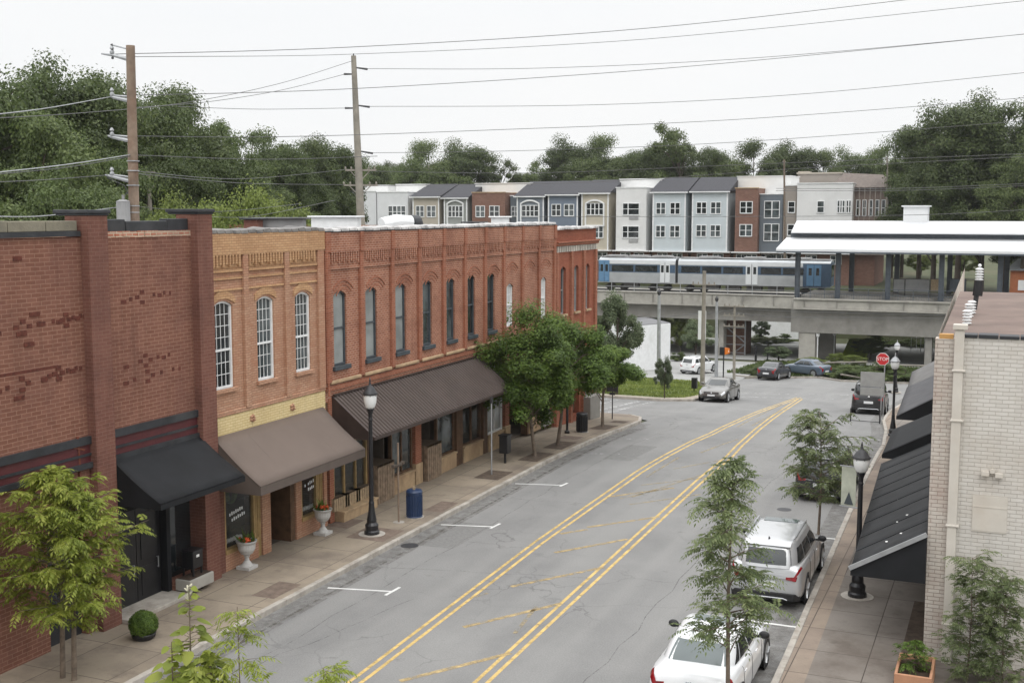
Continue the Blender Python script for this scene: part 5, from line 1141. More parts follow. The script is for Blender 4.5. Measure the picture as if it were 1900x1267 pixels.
# ================================================================== STREET FURNITURE
def lamp(x, y, z, label, H=4.95, s=1.0, banner=False):
    o = thing('street_lamp', label, 'street lamp', (x, y, z), group='black post-top street lamps with acorn globes')
    k = H / 4.95
    b = B(); b.lathe([(.24 * s, z), (.24 * s, z + .10), (.20 * s, z + .14), (.21 * s, z + .30), (.15 * s, z + .38), (.155 * s, z + .46), (.105 * s, z + .72), (.085 * s, z + .95), (.09 * s, z + 1.0), (.072 * s, z + 1.05), (.06 * s, z + 3.6 * k), (.075 * s, z + 3.64 * k), (.06 * s, z + 3.7 * k), (.065 * s, z + 3.82 * k), (.11 * s, z + 3.95 * k), (.12 * s, z + 3.99 * k)], 16, (x, y, 0))
    b.build('post', M['black_metal'], o, smooth=False, bevel=0)
    b = B(); b.lathe([(.10, z + 3.99 * k), (.15, z + 4.05 * k), (.195, z + 4.2 * k), (.205, z + 4.38 * k), (.19, z + 4.44 * k)], 16, (x, y, 0)); b.build('globe', M['globe'], o, smooth=True)
    b = B(); b.lathe([(.23, z + 4.44 * k), (.24, z + 4.47 * k), (.21, z + 4.5 * k), (.15, z + 4.62 * k), (.08, z + 4.70 * k), (.035, z + 4.73 * k), (.04, z + 4.78 * k), (.02, z + 4.82 * k), (.03, z + 4.86 * k), (.006, z + 4.98 * k)], 16, (x, y, 0))
    c_ = b.build('cap', M['dark_metal'] if s == 1 else M['grey_metal'], o, smooth=True)
    b = B()
    for a in range(6): t = a * PI / 3; b.bar((x + .115 * math.cos(t), y + .115 * math.sin(t), z + 4.0 * k), (x + .2 * math.cos(t), y + .2 * math.sin(t), z + 4.42 * k), .016)
    b.build('cage', M['black_metal'], o)
    b = B(); b.lathe([(.42, z - .03), (.42, z + .012)], 20, (x, y, 0)); b.build('footing', M['curb'], o)
    if banner:
        b = B(); b.bar((x, y, z + 3.42), (x - .55, y + .15, z + 3.42), .03); b.build('banner_arm', M['grey_metal'], o); b = B(); b.bar((x, y, z + 2.35), (x - .55, y + .15, z + 2.35), .03); b.build('banner_arm', M['grey_metal'], o)
        b = B(); b.quad((x - .12, y + .03, z + 2.38), (x - .5, y + .135, z + 2.38), (x - .5, y + .135, z + 3.40), (x - .12, y + .03, z + 3.40)); q = b.build('banner', mat('pale_banner', (.42, .44, .36), .8, var=.2, scale=2.5), o); q.modifiers.new('s', 'SOLIDIFY').thickness = .01
        b = B(); b.ext([(x - .18, y + .035, z + 2.42), (x - .42, y + .10, z + 2.42), (x - .3, y + .07, z + 2.75)], (0, -.02, 0)); b.build('banner_mark', M['dark_frame'], o)
    return o
lamp(-18.15, 31.66, .135, 'black street lamp on the left pavement in front of the ribbed brown awning', 4.92)
lamp(-3.42, 31.35, .135, 'black street lamp with a side banner beside the black shingled awning on the right', 4.1, 1.0, True)
lamp(-5.0, 58.6, gz(58.6) + .135, 'black street lamp right of the stop sign, nearer of the far pair', 4.0, .9)
q = GG(1674, 722); lamp(q.x, q.y - 6, gz(q.y - 6) + .1, 'black street lamp right of the stop sign, farther of the far pair', 4.0, .9)

def can(x, y, z, m, label, wood=False, s=.88):
    o = thing('litter_bin', label, 'litter bin', (x, y, z)); o.scale = (s, s, s * 1.05)
    b = B(); b.lathe([(.30, z), (.31, z + .03), (.285, z + .06), (.285, z + .80), (.305, z + .83), (.305, z + .88)], 20, (x, y, 0))
    for k in range(20): t = k * PI / 10; b.bar((x + .292 * math.cos(t), y + .292 * math.sin(t), z + .08), (x + .292 * math.cos(t), y + .292 * math.sin(t), z + .8), .028)
    b.build('body', m, o)
    b = B(); b.lathe([(.31, z + .885), (.315, z + .93), (.27, z + .99), (.13, z + 1.0)], 20, (x, y, 0)); b.build('lid', m, o, smooth=False)
    b = B(); b.lathe([(.36, z - .03), (.36, z + .02)], 18, (x, y, 0)); b.build('footing', M['curb'], o)
    if wood: b = B(); b.box(x - .05, x + .03, y - .04, y + .04, z + 1.0, z + 1.1); b.build('finial', M['crate_wood'], o)
can(-17.89, 34.03, .135, M['blue_can'], 'navy blue cylindrical litter bin standing by the kerb on the left pavement', True)
can(-18.27, 51.6, gz(51.6) + .135, M['black_metal'], 'black cylindrical litter bin under the street trees')
o = thing('parking_meter', 'brown twin-headed parking meter pole beside the navy litter bin', 'parking meter', (-18.04, 33.22, .135))
b = B(); b.tube([(-18.04, 33.22, .13), (-18.04, 33.22, 2.75)], .032, 10); b.build('pole', M['pole_wood'], o)
b = B(); b.box(-18.08, -18.0, 32.9, 33.54, 1.98, 2.06); b.box(-18.10, -17.98, 32.86, 33.02, 2.0, 2.09); b.box(-18.10, -17.98, 33.42, 33.58, 2.0, 2.09); b.build('arm', M['bark_d'], o, bevel=.01)
b = B(); b.lathe([(.19, .11), (.19, .15)], 14, (-18.04, 33.22, 0)); b.build('footing', M['curb'], o)
o = thing('sign_pole', 'thin grey metal pole without a sign in the pavement before the street trees', 'sign pole', (-18.09, 40.77, .135)); b = B(); b.tube([(-18.09, 40.77, .13), (-18.09, 40.77, 3.1)], .03, 8); b.build('pole', M['grey_metal'], o); b = B(); b.box(-18.14, -18.04, 40.73, 40.81, 2.9, 3.15); b.build('bracket', M['dark_metal'], o)
q = GG(1136, 782)
o = thing('sign_post', 'post with a dark rectangular sign seen from behind beside the last street tree', 'road sign', q); b = B(); b.tube([(q.x, q.y, q.z), (q.x, q.y, q.z + 2.4)], .03, 8); b.build('pole', M['dark_metal'], o); b = B(); b.box(q.x - .32, q.x + .3, q.y - .05, q.y - .02, q.z + 1.55, q.z + 2.35); b.box(q.x - .15, q.x + .15, q.y - .05, q.y - .02, q.z + 1.38, q.z + 1.52); b.build('sign_plate', M['dark_metal'], o, bevel=.01)
q = GG(950, 866)
o = thing('post_box', 'small black box on a post in the shade of the first street tree', 'post box', (q.x - .3, q.y, .13)); b = B(); b.tube([(q.x - .3, q.y, .13), (q.x - .3, q.y, .9)], .05, 8); b.build('post', M['black_metal'], o); b = B(); b.box(q.x - .48, q.x - .12, q.y - .2, q.y + .2, .55, 1.25); b.box(q.x - .52, q.x - .08, q.y - .24, q.y + .24, 1.252, 1.3); b.build('box', M['black_metal'], o, bevel=.03)
o = thing('bollard', 'black bollard beside the litter bin under the trees', 'bollard', (-18.75, 50.9, gz(50.9) + .135)); z = gz(50.9) + .135; b = B(); b.tube([(-18.75, 50.9, z), (-18.75, 50.9, z + 1.9)], .06, 8); b.build('post', M['black_metal'], o); b = B(); b.lathe([(.12, z), (.12, z + .1), (.07, z + .14)], 12, (-18.75, 50.9, 0)); b.build('base', M['black_metal'], o)

def text_obj(s, size, m, parent, loc, rot, ext=.006):
    c = bpy.data.curves.new('lettering', 'FONT'); c.body = s; c.size = size; c.extrude = ext; c.align_x = 'CENTER'; c.align_y = 'CENTER'
    t = bpy.data.objects.new('tmp', c); COL.objects.link(t); dg = bpy.context.evaluated_depsgraph_get(); dg.update()
    me = bpy.data.meshes.new_from_object(t.evaluated_get(dg)); bpy.data.objects.remove(t)
    o = bpy.data.objects.new('lettering', me); me.materials.clear(); me.materials.append(m); COL.objects.link(o); o.parent = parent
    root = parent
    while root.parent: root = root.parent
    L = root.location if root.name in WORLD else Vector((0, 0, 0))
    o.location = Vector(loc) - L; o.rotation_euler = rot; return o
# stop sign and the grey sign backs
q = GG(1638, 783)
S0 = PY(1638, 666, q.y)
o = thing('stop_sign', 'red stop sign on a tall white post at the right kerb', 'road sign', q)
b = B(); b.bar((q.x, q.y, q.z), (q.x, q.y, S0.z + .3), .06, .05); b.build('post', M['grey_metal'], o)
b = B(); b.ext([(S0.x + .36 * math.cos(PI / 8 + k * PI / 4), q.y - .06, S0.z + .36 * math.sin(PI / 8 + k * PI / 4)) for k in range(8)], (0, .02, 0)); pl = b.build('sign_plate', M['text'], o)
b = B(); b.ext([(S0.x + .33 * math.cos(PI / 8 + k * PI / 4), q.y - .072, S0.z + .33 * math.sin(PI / 8 + k * PI / 4)) for k in range(8)], (0, .01, 0)); b.build('red_face', M['sign_red'], pl)
text_obj('STOP', .25, M['text'], pl, (S0.x, q.y - .075, S0.z), (PI / 2, 0, 0), .003)
b = B(); c0, c1_ = PY(1597, 690, q.y - .3), PY(1640, 735, q.y - .3)
o2 = thing('road_sign_back', 'two plain grey sign plates seen from behind, stacked before the black SUV', 'road sign', (q.x, q.y - .3, q.z))
b = B(); b.box(c0.x, c1_.x, q.y - .32, q.y - .29, PY(1597, 716, q.y - .3).z, c0.z + .02); b.build('upper_plate', M['sign_back'], o2, bevel=.005)
b = B(); b.box(c0.x + .01, c1_.x - .02, q.y - .32, q.y - .29, c1_.z, PY(1597, 718, q.y - .3).z); b.build('lower_plate', M['sign_back'], o2, bevel=.005)
b = B(); b.bar((q.x - .1, q.y - .26, q.z), (q.x - .1, q.y - .26, c0.z), .05); b.build('post', M['grey_metal'], o2)
q = GG(1578, 782)
o = thing('hoop_rail', 'low black hoop railing on the road edge behind the black SUV', 'railing', q); b = B(); q2 = GG(1632, 786); b.tube([(q.x, q.y, q.z), (q.x, q.y, q.z + .75)], .035, 8); b.tube([(q2.x, q2.y, q2.z), (q2.x, q2.y, q2.z + .75)], .035, 8); b.build('post', M['black_metal'], o); b = B(); b.tube([(q.x, q.y, q.z + .08), (q2.x, q2.y, q2.z + .08)], .02, 8); b.build('rail', M['black_metal'], o)
# signs and lights around the junction
q = GG(1342, 700)
o = thing('pedestrian_signal', 'black post with an orange pedestrian signal beyond the grey saloon', 'signal', q)
b = B(); b.tube([(q.x, q.y, q.z), (q.x, q.y, q.z + 2.2)], .06, 8); b.build('post', M['black_metal'], o); b = B(); z = q.z + 1.95; b.box(q.x - .36, q.x + .06, q.y - .1, q.y + .2, z, z + .72); b.build('housing', M['black_metal'], o, bevel=.02); b = B(); b.ext([(q.x + .08, q.y, z + .05), (q.x + .52, q.y - .05, z + .2), (q.x + .50, q.y - .05, z + .62), (q.x + .08, q.y, z + .68)], (0, .12, 0)); b.build('visor', M['orange'], o)
b = B(); b.ext([(q.x + .42, q.y - .09, z + .28), (q.x + .49, q.y - .09, z + .38), (q.x + .42, q.y - .09, z + .48)], (0, .03, 0)); b.build('signal_face', M['text'], o)
for (px, py, ptop, r, m_, lb, nm, mastarm) in ((1222, 712, 548, .17, 'grey_metal', 'galvanised lamp mast on the lawn in front of the white workshop', 'lamp_mast', 0), (1303, 720, 503, .19, 'pole_grey', 'tall pale wooden pole behind the grey saloon', 'utility_pole', 1), (1329, 700, 560, .16, 'grey_metal', 'pale metal mast between the wooden pole and the signal', 'lamp_mast', 0), (1362, 705, 566, .13, 'pole_grey', 'thin wooden pole with tangled wires in front of the stair tower', 'utility_pole', 2)):
    q = GG(px, py); t_ = PY(px + (4 if mastarm == 1 else 1), ptop, q.y)
    o = thing(nm, lb, 'pole', q); b = B(); b.tube([(q.x, q.y, q.z - .1), (t_.x, q.y, t_.z)], [r, r * .72], 12); b.build('pole', M[m_], o)
    b = B()
    if mastarm == 0: b.lathe([(.05, t_.z), (.14, t_.z + .1), (.16, t_.z + .3), (.03, t_.z + .5)], 10, (t_.x, q.y, 0))
    else:
        for dz in ([1.0] if mastarm == 1 else [.1, .9, 1.8]): b.bar((t_.x - .9, q.y - .15, t_.z - dz), (t_.x + .9, q.y - .15, t_.z - dz), .08); [b.lathe([(.04, t_.z - dz + .04), (.05, t_.z - dz + .2)], 6, (t_.x + u, q.y - .15, 0)) for u in (-.8, -.4, .4, .8)]
    b.build('lamp_head' if mastarm == 0 else 'crossarm', M['dark_metal'] if mastarm == 0 else M['pole_grey'], o)
q = GG(1298, 718)
o = thing('transformer_sign', 'upright white board behind the pale wooden pole', 'sign', q); b = B(); b.box(q.x - .3, q.x + .3, q.y + .4, q.y + .46, q.z + 3.6, q.z + 5.8); b.build('board', M['white_paint'], o); b = B(); b.bar((q.x, q.y + .48, q.z), (q.x, q.y + .48, q.z + 3.7), .08); b.build('post', M['grey_metal'], o)
q = GG(1287, 730)
o = thing('utility_box', 'small black box on a peg at the lawn edge left of the grey saloon', 'utility box', q); b = B(); b.box(q.x - .18, q.x + .2, q.y, q.y + .3, q.z + .35, q.z + 1.1); b.build('box', M['black_metal'], o, bevel=.02); b = B(); b.tube([(q.x, q.y + .15, q.z), (q.x, q.y + .15, q.z + .4)], .04, 6); b.build('peg', M['black_metal'], o)
for i, (px, py, hh, r, lb) in enumerate(((1402, 670, 1.6, .12, 'dark bollard in the parking lot under the viaduct, left'), (1424, 672, 1.3, .06, 'thin post in the parking lot under the viaduct'),)):
    q = GG(px, py); o = tag(B().tube([q, q + Vector((0, 0, hh))], r, 8).build('bollard', M['black_metal']), lb, 'bollard')
for i, (px, py) in enumerate(((1516, 660), (1547, 656))):
    q = GG(px, py + 10); b = B(); b.tube([q, q + Vector((0, 0, 2.6))], .06, 8); b.lathe([(.1, 2.6), (.22, 2.8), (.2, 3.1), (.05, 3.4)], 10, (q.x, q.y, q.z)); tag(b.build('post_lamp', M['white_paint']), 'small white post lamp in the dark under the viaduct, %s' % ('left of two' if i == 0 else 'right of two'), 'lamp')
# timber rail fence by the bushes on the far verge
for (a, c, lb) in (((1505, 672), (1590, 690), 'fallen pale timber rail sloping down through the bushes, left'), ((1560, 693), (1660, 672), 'pale timber rail rising to the right among the bushes'), ((1620, 676), (1728, 690), 'long pale timber rail at the right of the bushes')):
    p, q = GG(a[0], a[1] + 14), GG(c[0], c[1] + 14); p.z += .6; q.z += .65; q.y = p.y + (q.y - p.y) * .2
    b = B(); b.tube([p, (p + q) / 2 + Vector((0, 0, .05)), q], .09, 6); tag(b.build('timber_rail', M['pole_grey']), lb, 'timber rail', 'timber rails on the verge')
for i, (px, py) in enumerate(((1700, 640), (1715, 642), (1690, 645))):
    q = GG(px, py + 8); b = B(); b.tube([q, q + Vector((0, 0, 1.7)), q + Vector((1.1, 0, 1.7)), q + Vector((1.1, 0, 0))], .05, 6); tag(b.build('bike_rack', M['white_paint']), 'white tubular hoop in the lot under the viaduct', 'hoop', 'white hoops under the viaduct')

# urn planters
def urn(x, y, label, seed):
    z = .135; o = thing('urn_planter', label, 'planter', (x, y, z), group='pale stone urn planters before the tan shop')
    b = B(); b.box(x - .22, x + .22, y - .22, y + .22, z, z + .09); b.lathe([(.19, z + .09), (.14, z + .14), (.07, z + .24), (.06, z + .32), (.09, z + .35), (.07, z + .38), (.17, z + .44), (.24, z + .56), (.255, z + .72), (.30, z + .78), (.30, z + .82), (.24, z + .80), (.2, z + .74)], 20, (x, y, 0)); b.build('urn', M['urn'], o, bevel=.006)
    rnd = random.Random(seed); b = B(); f = B()
    for k in range(60):
        a, r = rnd.random() * 2 * PI, rnd.random() * .22; h = rnd.uniform(.05, .42) * (1 if rnd.random() < .3 else .5); p = Vector((x + r * math.cos(a), y + r * math.sin(a), z + .76)); q = p + Vector((rnd.uniform(-.22, .22), rnd.uniform(-.22, .22), h))
        w_ = Vector((rnd.uniform(-.04, .04), rnd.uniform(-.04, .04), 0)); b.add([p - w_ * .4, p + w_ * .4, (p + q) / 2 + w_ * 1.3, q, (p + q) / 2 - w_ * 1.3], [(0, 1, 2, 3, 4)])
        if rnd.random() < .3: f.ball(tuple(p + Vector((0, 0, rnd.uniform(.02, .14)))), rnd.uniform(.025, .045), 6, 4)
    b.build('leaves', M['lf_street'], o); f.build('flowers', M['flower_o'], o)
urn(-19.62, 27.15, 'pale stone urn planter with sparse orange flowers, nearer of the two by the tan shop', 1)
urn(-19.55, 31.05, 'pale stone urn planter with trailing plants, farther of the two by the tan shop', 2)
o = thing('stone_trough', 'low grey stone trough in front of the black shop window', 'planter', (-19.75, 25.1, .13))
b = B(); b.box(-20.0, -19.5, 24.5, 25.5, .24, .55); b.build('trough', M['concrete'], o, bevel=.03); b = B(); b.box(-19.95, -19.55, 24.55, 25.45, .551, .56); b.build('soil', M['soil'], o)
o = thing('news_box', 'black newspaper box with a white label left of the maroon pier', 'newspaper box', (-19.5, 25.75, .135))
b = B(); b.box(-19.72, -19.35, 25.2, 25.62, .75, 1.2); b.box(-19.74, -19.33, 25.18, 25.64, 1.202, 1.24); b.build('box', M['black_metal'], o, bevel=.02); b = B(); [b.bar((x, y, .13), (x, y, .76), .04) for x in (-19.7, -19.38) for y in (25.24, 25.58)]; b.build('leg', M['black_metal'], o); b = B(); b.box(-19.349, -19.343, 25.34, 25.46, 1.05, 1.12); b.build('label', M['text'], o); o.location.x -= .3; o.location.y -= .38
o = thing('terracotta_planter', 'square terracotta planter frame at the bottom right beside the cream wall', 'planter', (-1.9, 26.4, .13))
q = G(1665, 1240, .5); b = B(); x0_, y0_ = -1.75, 26.2
x0_, x1_, y0_, y1_ = -1.95, -1.2, 25.2, 26.5
b.box(x0_, x1_, y0_, y0_ + .06, .13, .55); b.box(x0_, x1_, y1_ - .06, y1_, .13, .55); b.box(x0_, x0_ + .06, y0_ + .06, y1_ - .06, .13, .55); b.box(x1_ - .06, x1_, y0_ + .06, y1_ - .06, .13, .55); b.build('box', M['terracotta'], o, bevel=.015); b = B(); b.box(x0_ + .06, x1_ - .06, y0_ + .06, y1_ - .06, .13, .45); b.build('soil', M['soil'], o)
b = B(); b.box(-2.0, -1.5, 22, 31.5, .06, .15); b.build('planting_bed', M['pit']).__setitem__('kind', 'structure')
for i, (x, y) in enumerate(((-19.3, 57.15),)):
    pass
# crates in the first shopfront
for i, (x, y, z, lb) in enumerate([(-20.3, 32.8, .5, 'pale slatted crate at the left in the first window of the long brick shop'), (-20.3, 33.5, .5, 'pale slatted crate in the middle of the first shop window'), (-20.3, 34.2, .5, 'pale slatted crate at the right in the first shop window'), (-20.35, 35.6, .13, 'tall dark slatted crate beside the first shop entry'), (-20.35, 39.35, .13, 'tall dark slatted crate beside the second shop entry')]):
    tall = i >= 3; w_, d_, h_ = (.55, .6, 1.35) if tall else (.4, .5, .42)
    o = thing('wooden_crate', lb, 'crate', (x, y, z), group='slatted wooden crates in the shopfronts')
    b = B(); n = 7
    for k in range(n): yy = y - d_ + (2 * d_) * k / n + .01; b.box(x + w_ - .02, x + w_, yy, yy + 2 * d_ / n - .03, z, z + h_)
    for k in range(n): xx = x - w_ + 2 * w_ * k / n; b.box(xx, xx + 2 * w_ / n - .03, y - d_ - .02, y - d_, z, z + h_)
    b.build('slats', M['wood_dark' if tall else 'crate_wood'] if not tall else mat('old_plank', (.22, .16, .11), .8, var=.35, scale=6), o)
    b = B(); b.box(x - w_, x + w_, y - d_, y + d_, z + h_ * .95, z + h_); b.box(x - w_, x + w_ - .021, y - d_ + .001, y + d_, z, z + h_ * .95); b.build('box', mat('crate_inside', (.12, .085, .055), .9), o)
# ================================================================== POWER POLES AND WIRES
def bigpole(px, pyb, pyt, D, r0, r1, label, m, arms):
    a, c = PD(px[1], pyb, D), PD(px[0], pyt, D)
    o = thing('utility_pole', label, 'utility pole', (a.x, a.y, -.5)); b = B(); b.tube([(a.x + (a.x - c.x) * .4, a.y, -.5), a, c], [r0 * 1.1, r0, r1], 14); b.build('pole', m, o)
    return o, a, c
o, a, c = bigpole((242, 249), 405, 85, 38, .165, .135, 'thick brown rust-stained power pole with grey side arms behind the maroon building', M['pole_wood'], 0)
def at(px, py, D=38): return PD(px, py, D)
for (yy, xl, yl, extra) in ((112, 188, 100, 1), (188, 205, 178, 0), (262, 200, 252, 0), (337, 195, 325, 0)):
    b = B(); b.tube([at(244, yy), at(210, yl + 3), at(xl, yl)], [.07, .05, .025], 8); b.tube([at(244, yy - 8 if not extra else 93), at(205, yl - 1 if not extra else 83)], .03, 6)
    b.lathe([(.03, 0), (.07, .05), (.07, .1), (.03, .15), (.07, .2), (.03, .28)], 8, tuple(at(208, yl + 2)), 'z'); b.build('side_arm', M['grey_metal'], o)
b = B()
for i in range(6): p = at(208, 84); b.ball((p.x, p.y, p.z - .08 * i), .045, 8, 4)
b.build('insulator', M['dark_metal'], o)
p = at(229, 396, 37.6); b = B(); b.lathe([(.20, p.z - .25), (.21, p.z - .2), (.21, p.z + .35), (.22, p.z + .37), (.1, p.z + .43)], 16, (p.x, p.y, 0)); b.tube([(p.x, p.y, p.z + .4), (p.x, p.y, p.z + .58)], .035, 8); t_ = b.build('transformer', M['roof_flat'], o, smooth=False)
b = B(); b.tube([at(229, 380, 37.6), at(232, 362), at(244, 350)], .015, 5); b.tube([at(200, 330), at(232, 345), at(244, 375)], .012, 5); b.build('lead_wire', M['wire'], o)
b = B()
for yy in (300, 318, 345, 383, 395): b.lathe([(.20, 0), (.20, .03)], 12, tuple(at(247, yy)), 'z')
b.build('band', M['grey_metal'], o)
o, a, c = bigpole((656, 670), 420, 104, 62, .22, .13, 'tall slim grey wooden power pole rising from behind the long brick roof', M['pole_grey'], 0)
def at2(px, py): return PD(px, py, 62)
b = B(); b.tube([at2(656, 106), at2(656, 100)], .03, 6)
for (x0, y0, x1, y1) in ((661, 126, 682, 129), (655, 138, 638, 138), (664, 196, 686, 199), (658, 201, 640, 201), (669, 281, 692, 285)): b.tube([at2(x0, y0), at2(x1, y1)], [.04, .06], 6)
b.build('insulator', M['dark_metal'], o)
for (yy, w_) in ((316, 27), (344, 30)):
    b = B(); b.bar(at2(668 - w_, yy), at2(668 + w_ + 3, yy), .09); b.bar(at2(668 - w_ * .7, yy), at2(667, yy + 20), .04); b.bar(at2(668 + w_ * .7, yy), at2(669, yy + 20), .04)
    for u in (-1, -.6, .6, 1): q = at2(668 + u * w_, yy - 1); b.lathe([(.03, 0), (.06, .06), (.03, .16)], 6, tuple(q))
    b.build('crossarm', M['pole_grey'], o)
for (px, pt, pb, D, lb, arms) in ((276, 318, 395, 75, 'small distant power pole with two crossarms right of the thick brown pole', ((320, 12), (346, 10))), (795, 306, 345, 210, 'small pale distant pole with crossarms above the beige townhouses', ((313, 8), (330, 10))), (1455, 296, 470, 165, 'thin dark pole standing against the tall brick townhouse', ((300, 3),)), (1646, 292, 420, 165, 'thin pole beside the brown gabled house', ((310, 2),)), (1675, 352, 385, 190, 'short distant pole by the trees left of the white lift housing', ((360, 4),))):
    a, c = PD(px + 2, pb, D), PD(px, pt, D); o = thing('utility_pole', lb, 'utility pole', a); b = B(); b.tube([a - Vector((0, 0, 2)), c], [.17, .12], 8); b.build('pole', M['pole_grey'] if px != 1455 else M['bark'], o)
    b = B(); [b.bar(PD(px - w_, yy, D), PD(px + w_, yy, D), .12) for yy, w_ in arms]; b.build('crossarm', M['pole_grey'], o)
WG = 'overhead power wires crossing the sky'
def wire(label, pts, r=.016, m='wire'):
    """pts: sight-line points (px, py, distance); a smooth hanging curve through them"""
    P = [PD(*p) for p in pts]; Q = []
    n = len(P)
    if n == 2: P = [P[0], (P[0] + P[1]) / 2 - Vector((0, 0, (P[1] - P[0]).length * .012)), P[1]]; n = 3
    for i in range(n - 1):
        p0, p1, p2, p3 = P[max(i - 1, 0)], P[i], P[i + 1], P[min(i + 2, n - 1)]
        for k in range(10):
            t = k / 10; Q.append(.5 * ((2 * p1) + (p2 - p0) * t + (2 * p0 - 5 * p1 + 4 * p2 - p3) * t * t + (3 * p1 - p0 - 3 * p2 + p3) * t ** 3))
    Q.append(P[-1]); rr = [max(r * .75, .00021 * (-q.x * _st + q.y * _ct)) for q in Q]
    b = B(); b.tube(Q, rr, 5); tag(b.build('power_wire', M[m]), label, 'wire', WG)
wire('topmost wire, leaving the top right edge, from the thick brown pole', [(212, 101, 38), (650, 88, 42), (1200, 53, 46), (1700, -2, 50), (2000, -40, 52)])
wire('second wire from the top, passing the tip of the slim grey pole', [(212, 106, 38), (655, 101, 62), (1200, 73, 58), (1900, 2, 54), (2050, -16, 54)])
wire('wire from the first stub right of the slim pole top', [(682, 128, 62), (1000, 127, 60), (1400, 108, 57), (1900, 64, 54), (2050, 45, 54)])
wire('wire from the second arm of the brown pole, merging with another at the right', [(208, 178, 38), (655, 165, 45), (1200, 130, 50), (1700, 84, 53), (2050, 48, 54)])
wire('wire in the middle of the sky, from the second stub of the slim pole', [(686, 198, 62), (1100, 195, 60), (1500, 174, 57), (2050, 120, 54)])
wire('long wire crossing the slim pole below its second stub', [(208, 252, 38), (520, 254, 42), (900, 242, 50), (1400, 220, 55), (2050, 170, 58)])
wire('lowest wire of the open sky, from the third stub of the slim pole', [(692, 284, 62), (1000, 279, 60), (1400, 262, 58), (2050, 213, 55)])
wire('wire across the trees from the fourth arm of the brown pole', [(247, 288, 38), (700, 290, 46)], )
wire('wire across the trees right of the slim pole, upper', [(690, 318, 62), (1000, 321, 62), (1400, 305, 60), (2050, 280, 58)])
wire('wire across the trees right of the slim pole, lower', [(697, 345, 62), (1100, 338, 62), (1500, 312, 60), (2050, 283, 58)])
wire('wire over the canopy end, upper of the right pair', [(1440, 350, 150), (1650, 350, 100), (1900, 341, 80), (2050, 334, 70)])
wire('wire over the canopy end, lower of the right pair', [(1440, 354, 150), (1650, 354, 100), (1900, 345, 80), (2050, 338, 70)])
wire('wire sagging across the townhouse windows', [(1000, 402, 150), (1350, 402, 140), (1700, 399, 110), (2050, 380, 80)], .01)
wire('slack wire rising to the slim pole from the left, upper', [(-60, 222, 30), (150, 210, 36), (350, 190, 46), (520, 155, 54), (655, 113, 62)])
wire('slack wire rising to the slim pole from the left, lower', [(250, 200, 44), (380, 190, 48), (520, 168, 55), (640, 138, 62)])
wire('wire from the slim pole to the left below its second stub', [(330, 198, 48), (480, 203, 54), (640, 201, 62)])
wire('pale thick cable at the upper left edge', [(-60, 218, 28), (80, 202, 33), (205, 180, 38)], .02, 'grey_metal')
wire('pale thick cable pair at the left edge, upper', [(-60, 326, 28), (120, 306, 33), (244, 287, 38)], .022, 'grey_metal')
wire('thin cable just below the pale pair at the left edge', [(-60, 328, 28), (120, 311, 33), (244, 290, 38)], .015)
wire('cable to the lowest arm of the brown pole at the left edge', [(-60, 340, 28), (80, 334, 33), (200, 325, 38)], .014)
wire('pale cable running low over the maroon parapet', [(-60, 400, 28), (60, 402, 33), (150, 393, 36), (226, 384, 38)], .02, 'grey_metal')
wire('upper wire from the brown pole to the slim pole crossarm', [(250, 318, 38), (450, 332, 50), (641, 315, 62)])
wire('lower wire from the brown pole to the slim pole crossarm', [(250, 322, 38), (450, 340, 50), (638, 343, 62)])
wire('service wire low over the yellow-green shrubs, upper', [(250, 383, 38), (400, 393, 42), (560, 378, 50)], .011)
wire('service wire low over the yellow-green shrubs, lower', [(380, 402, 40), (480, 400, 45), (620, 372, 62)], .011)
wire('wire fan from the tangled pole to the viaduct, upper', [(1362, 575, 105), (1300, 582, 108), (1180, 592, 110)], .01)
wire('wire fan from the tangled pole to the right, lower', [(1362, 580, 105), (1460, 588, 100), (1760, 590, 80)], .01)
wire('wire fan from the tangled pole to the right, upper', [(1362, 572, 105), (1460, 577, 100), (1760, 585, 80)], .01)

# ================================================================== VEHICLES
def lin(tab, t):
    for (a, *p), (c, *q) in zip(tab, tab[1:]):
        if t <= c:
            u = (t - a) / (c - a) if c > a else 0; u = u * u * (3 - 2 * u) * .5 + u * .5
            return [x + (y - x) * u for x, y in zip(p, q)]
    return list(tab[-1][1:])
def section(w, zb, zs, zt, n=26):
    C = [(w * .55, zb), (w * .86, zb + .01), (w * .975, zb + .09), (w, zb + (zs - zb) * .45), (w * .985, zs - .10), (w * .955, zs - .02), (w * .90, zs + (zt - zs) * .35), (w * .70, zt - .012), (w * .35, zt + .008), (0, zt + .015)]
    P = [(w * .55, zb)]
    out = []; m = len(C)
    for i in range(m - 1):
        p0, p1, p2, p3 = C[max(i - 1, 0)], C[i], C[i + 1], C[min(i + 2, m - 1)]
        for k in range(4):
            t = k / 4
            out.append(tuple(.5 * ((2 * b_) + (c_ - a_) * t + (2 * a_ - 5 * b_ + 4 * c_ - d_) * t * t + (3 * b_ - a_ - 3 * c_ + d_) * t ** 3) for a_, b_, c_, d_ in zip(p0, p1, p2, p3)))
    out.append(C[-1]); return out
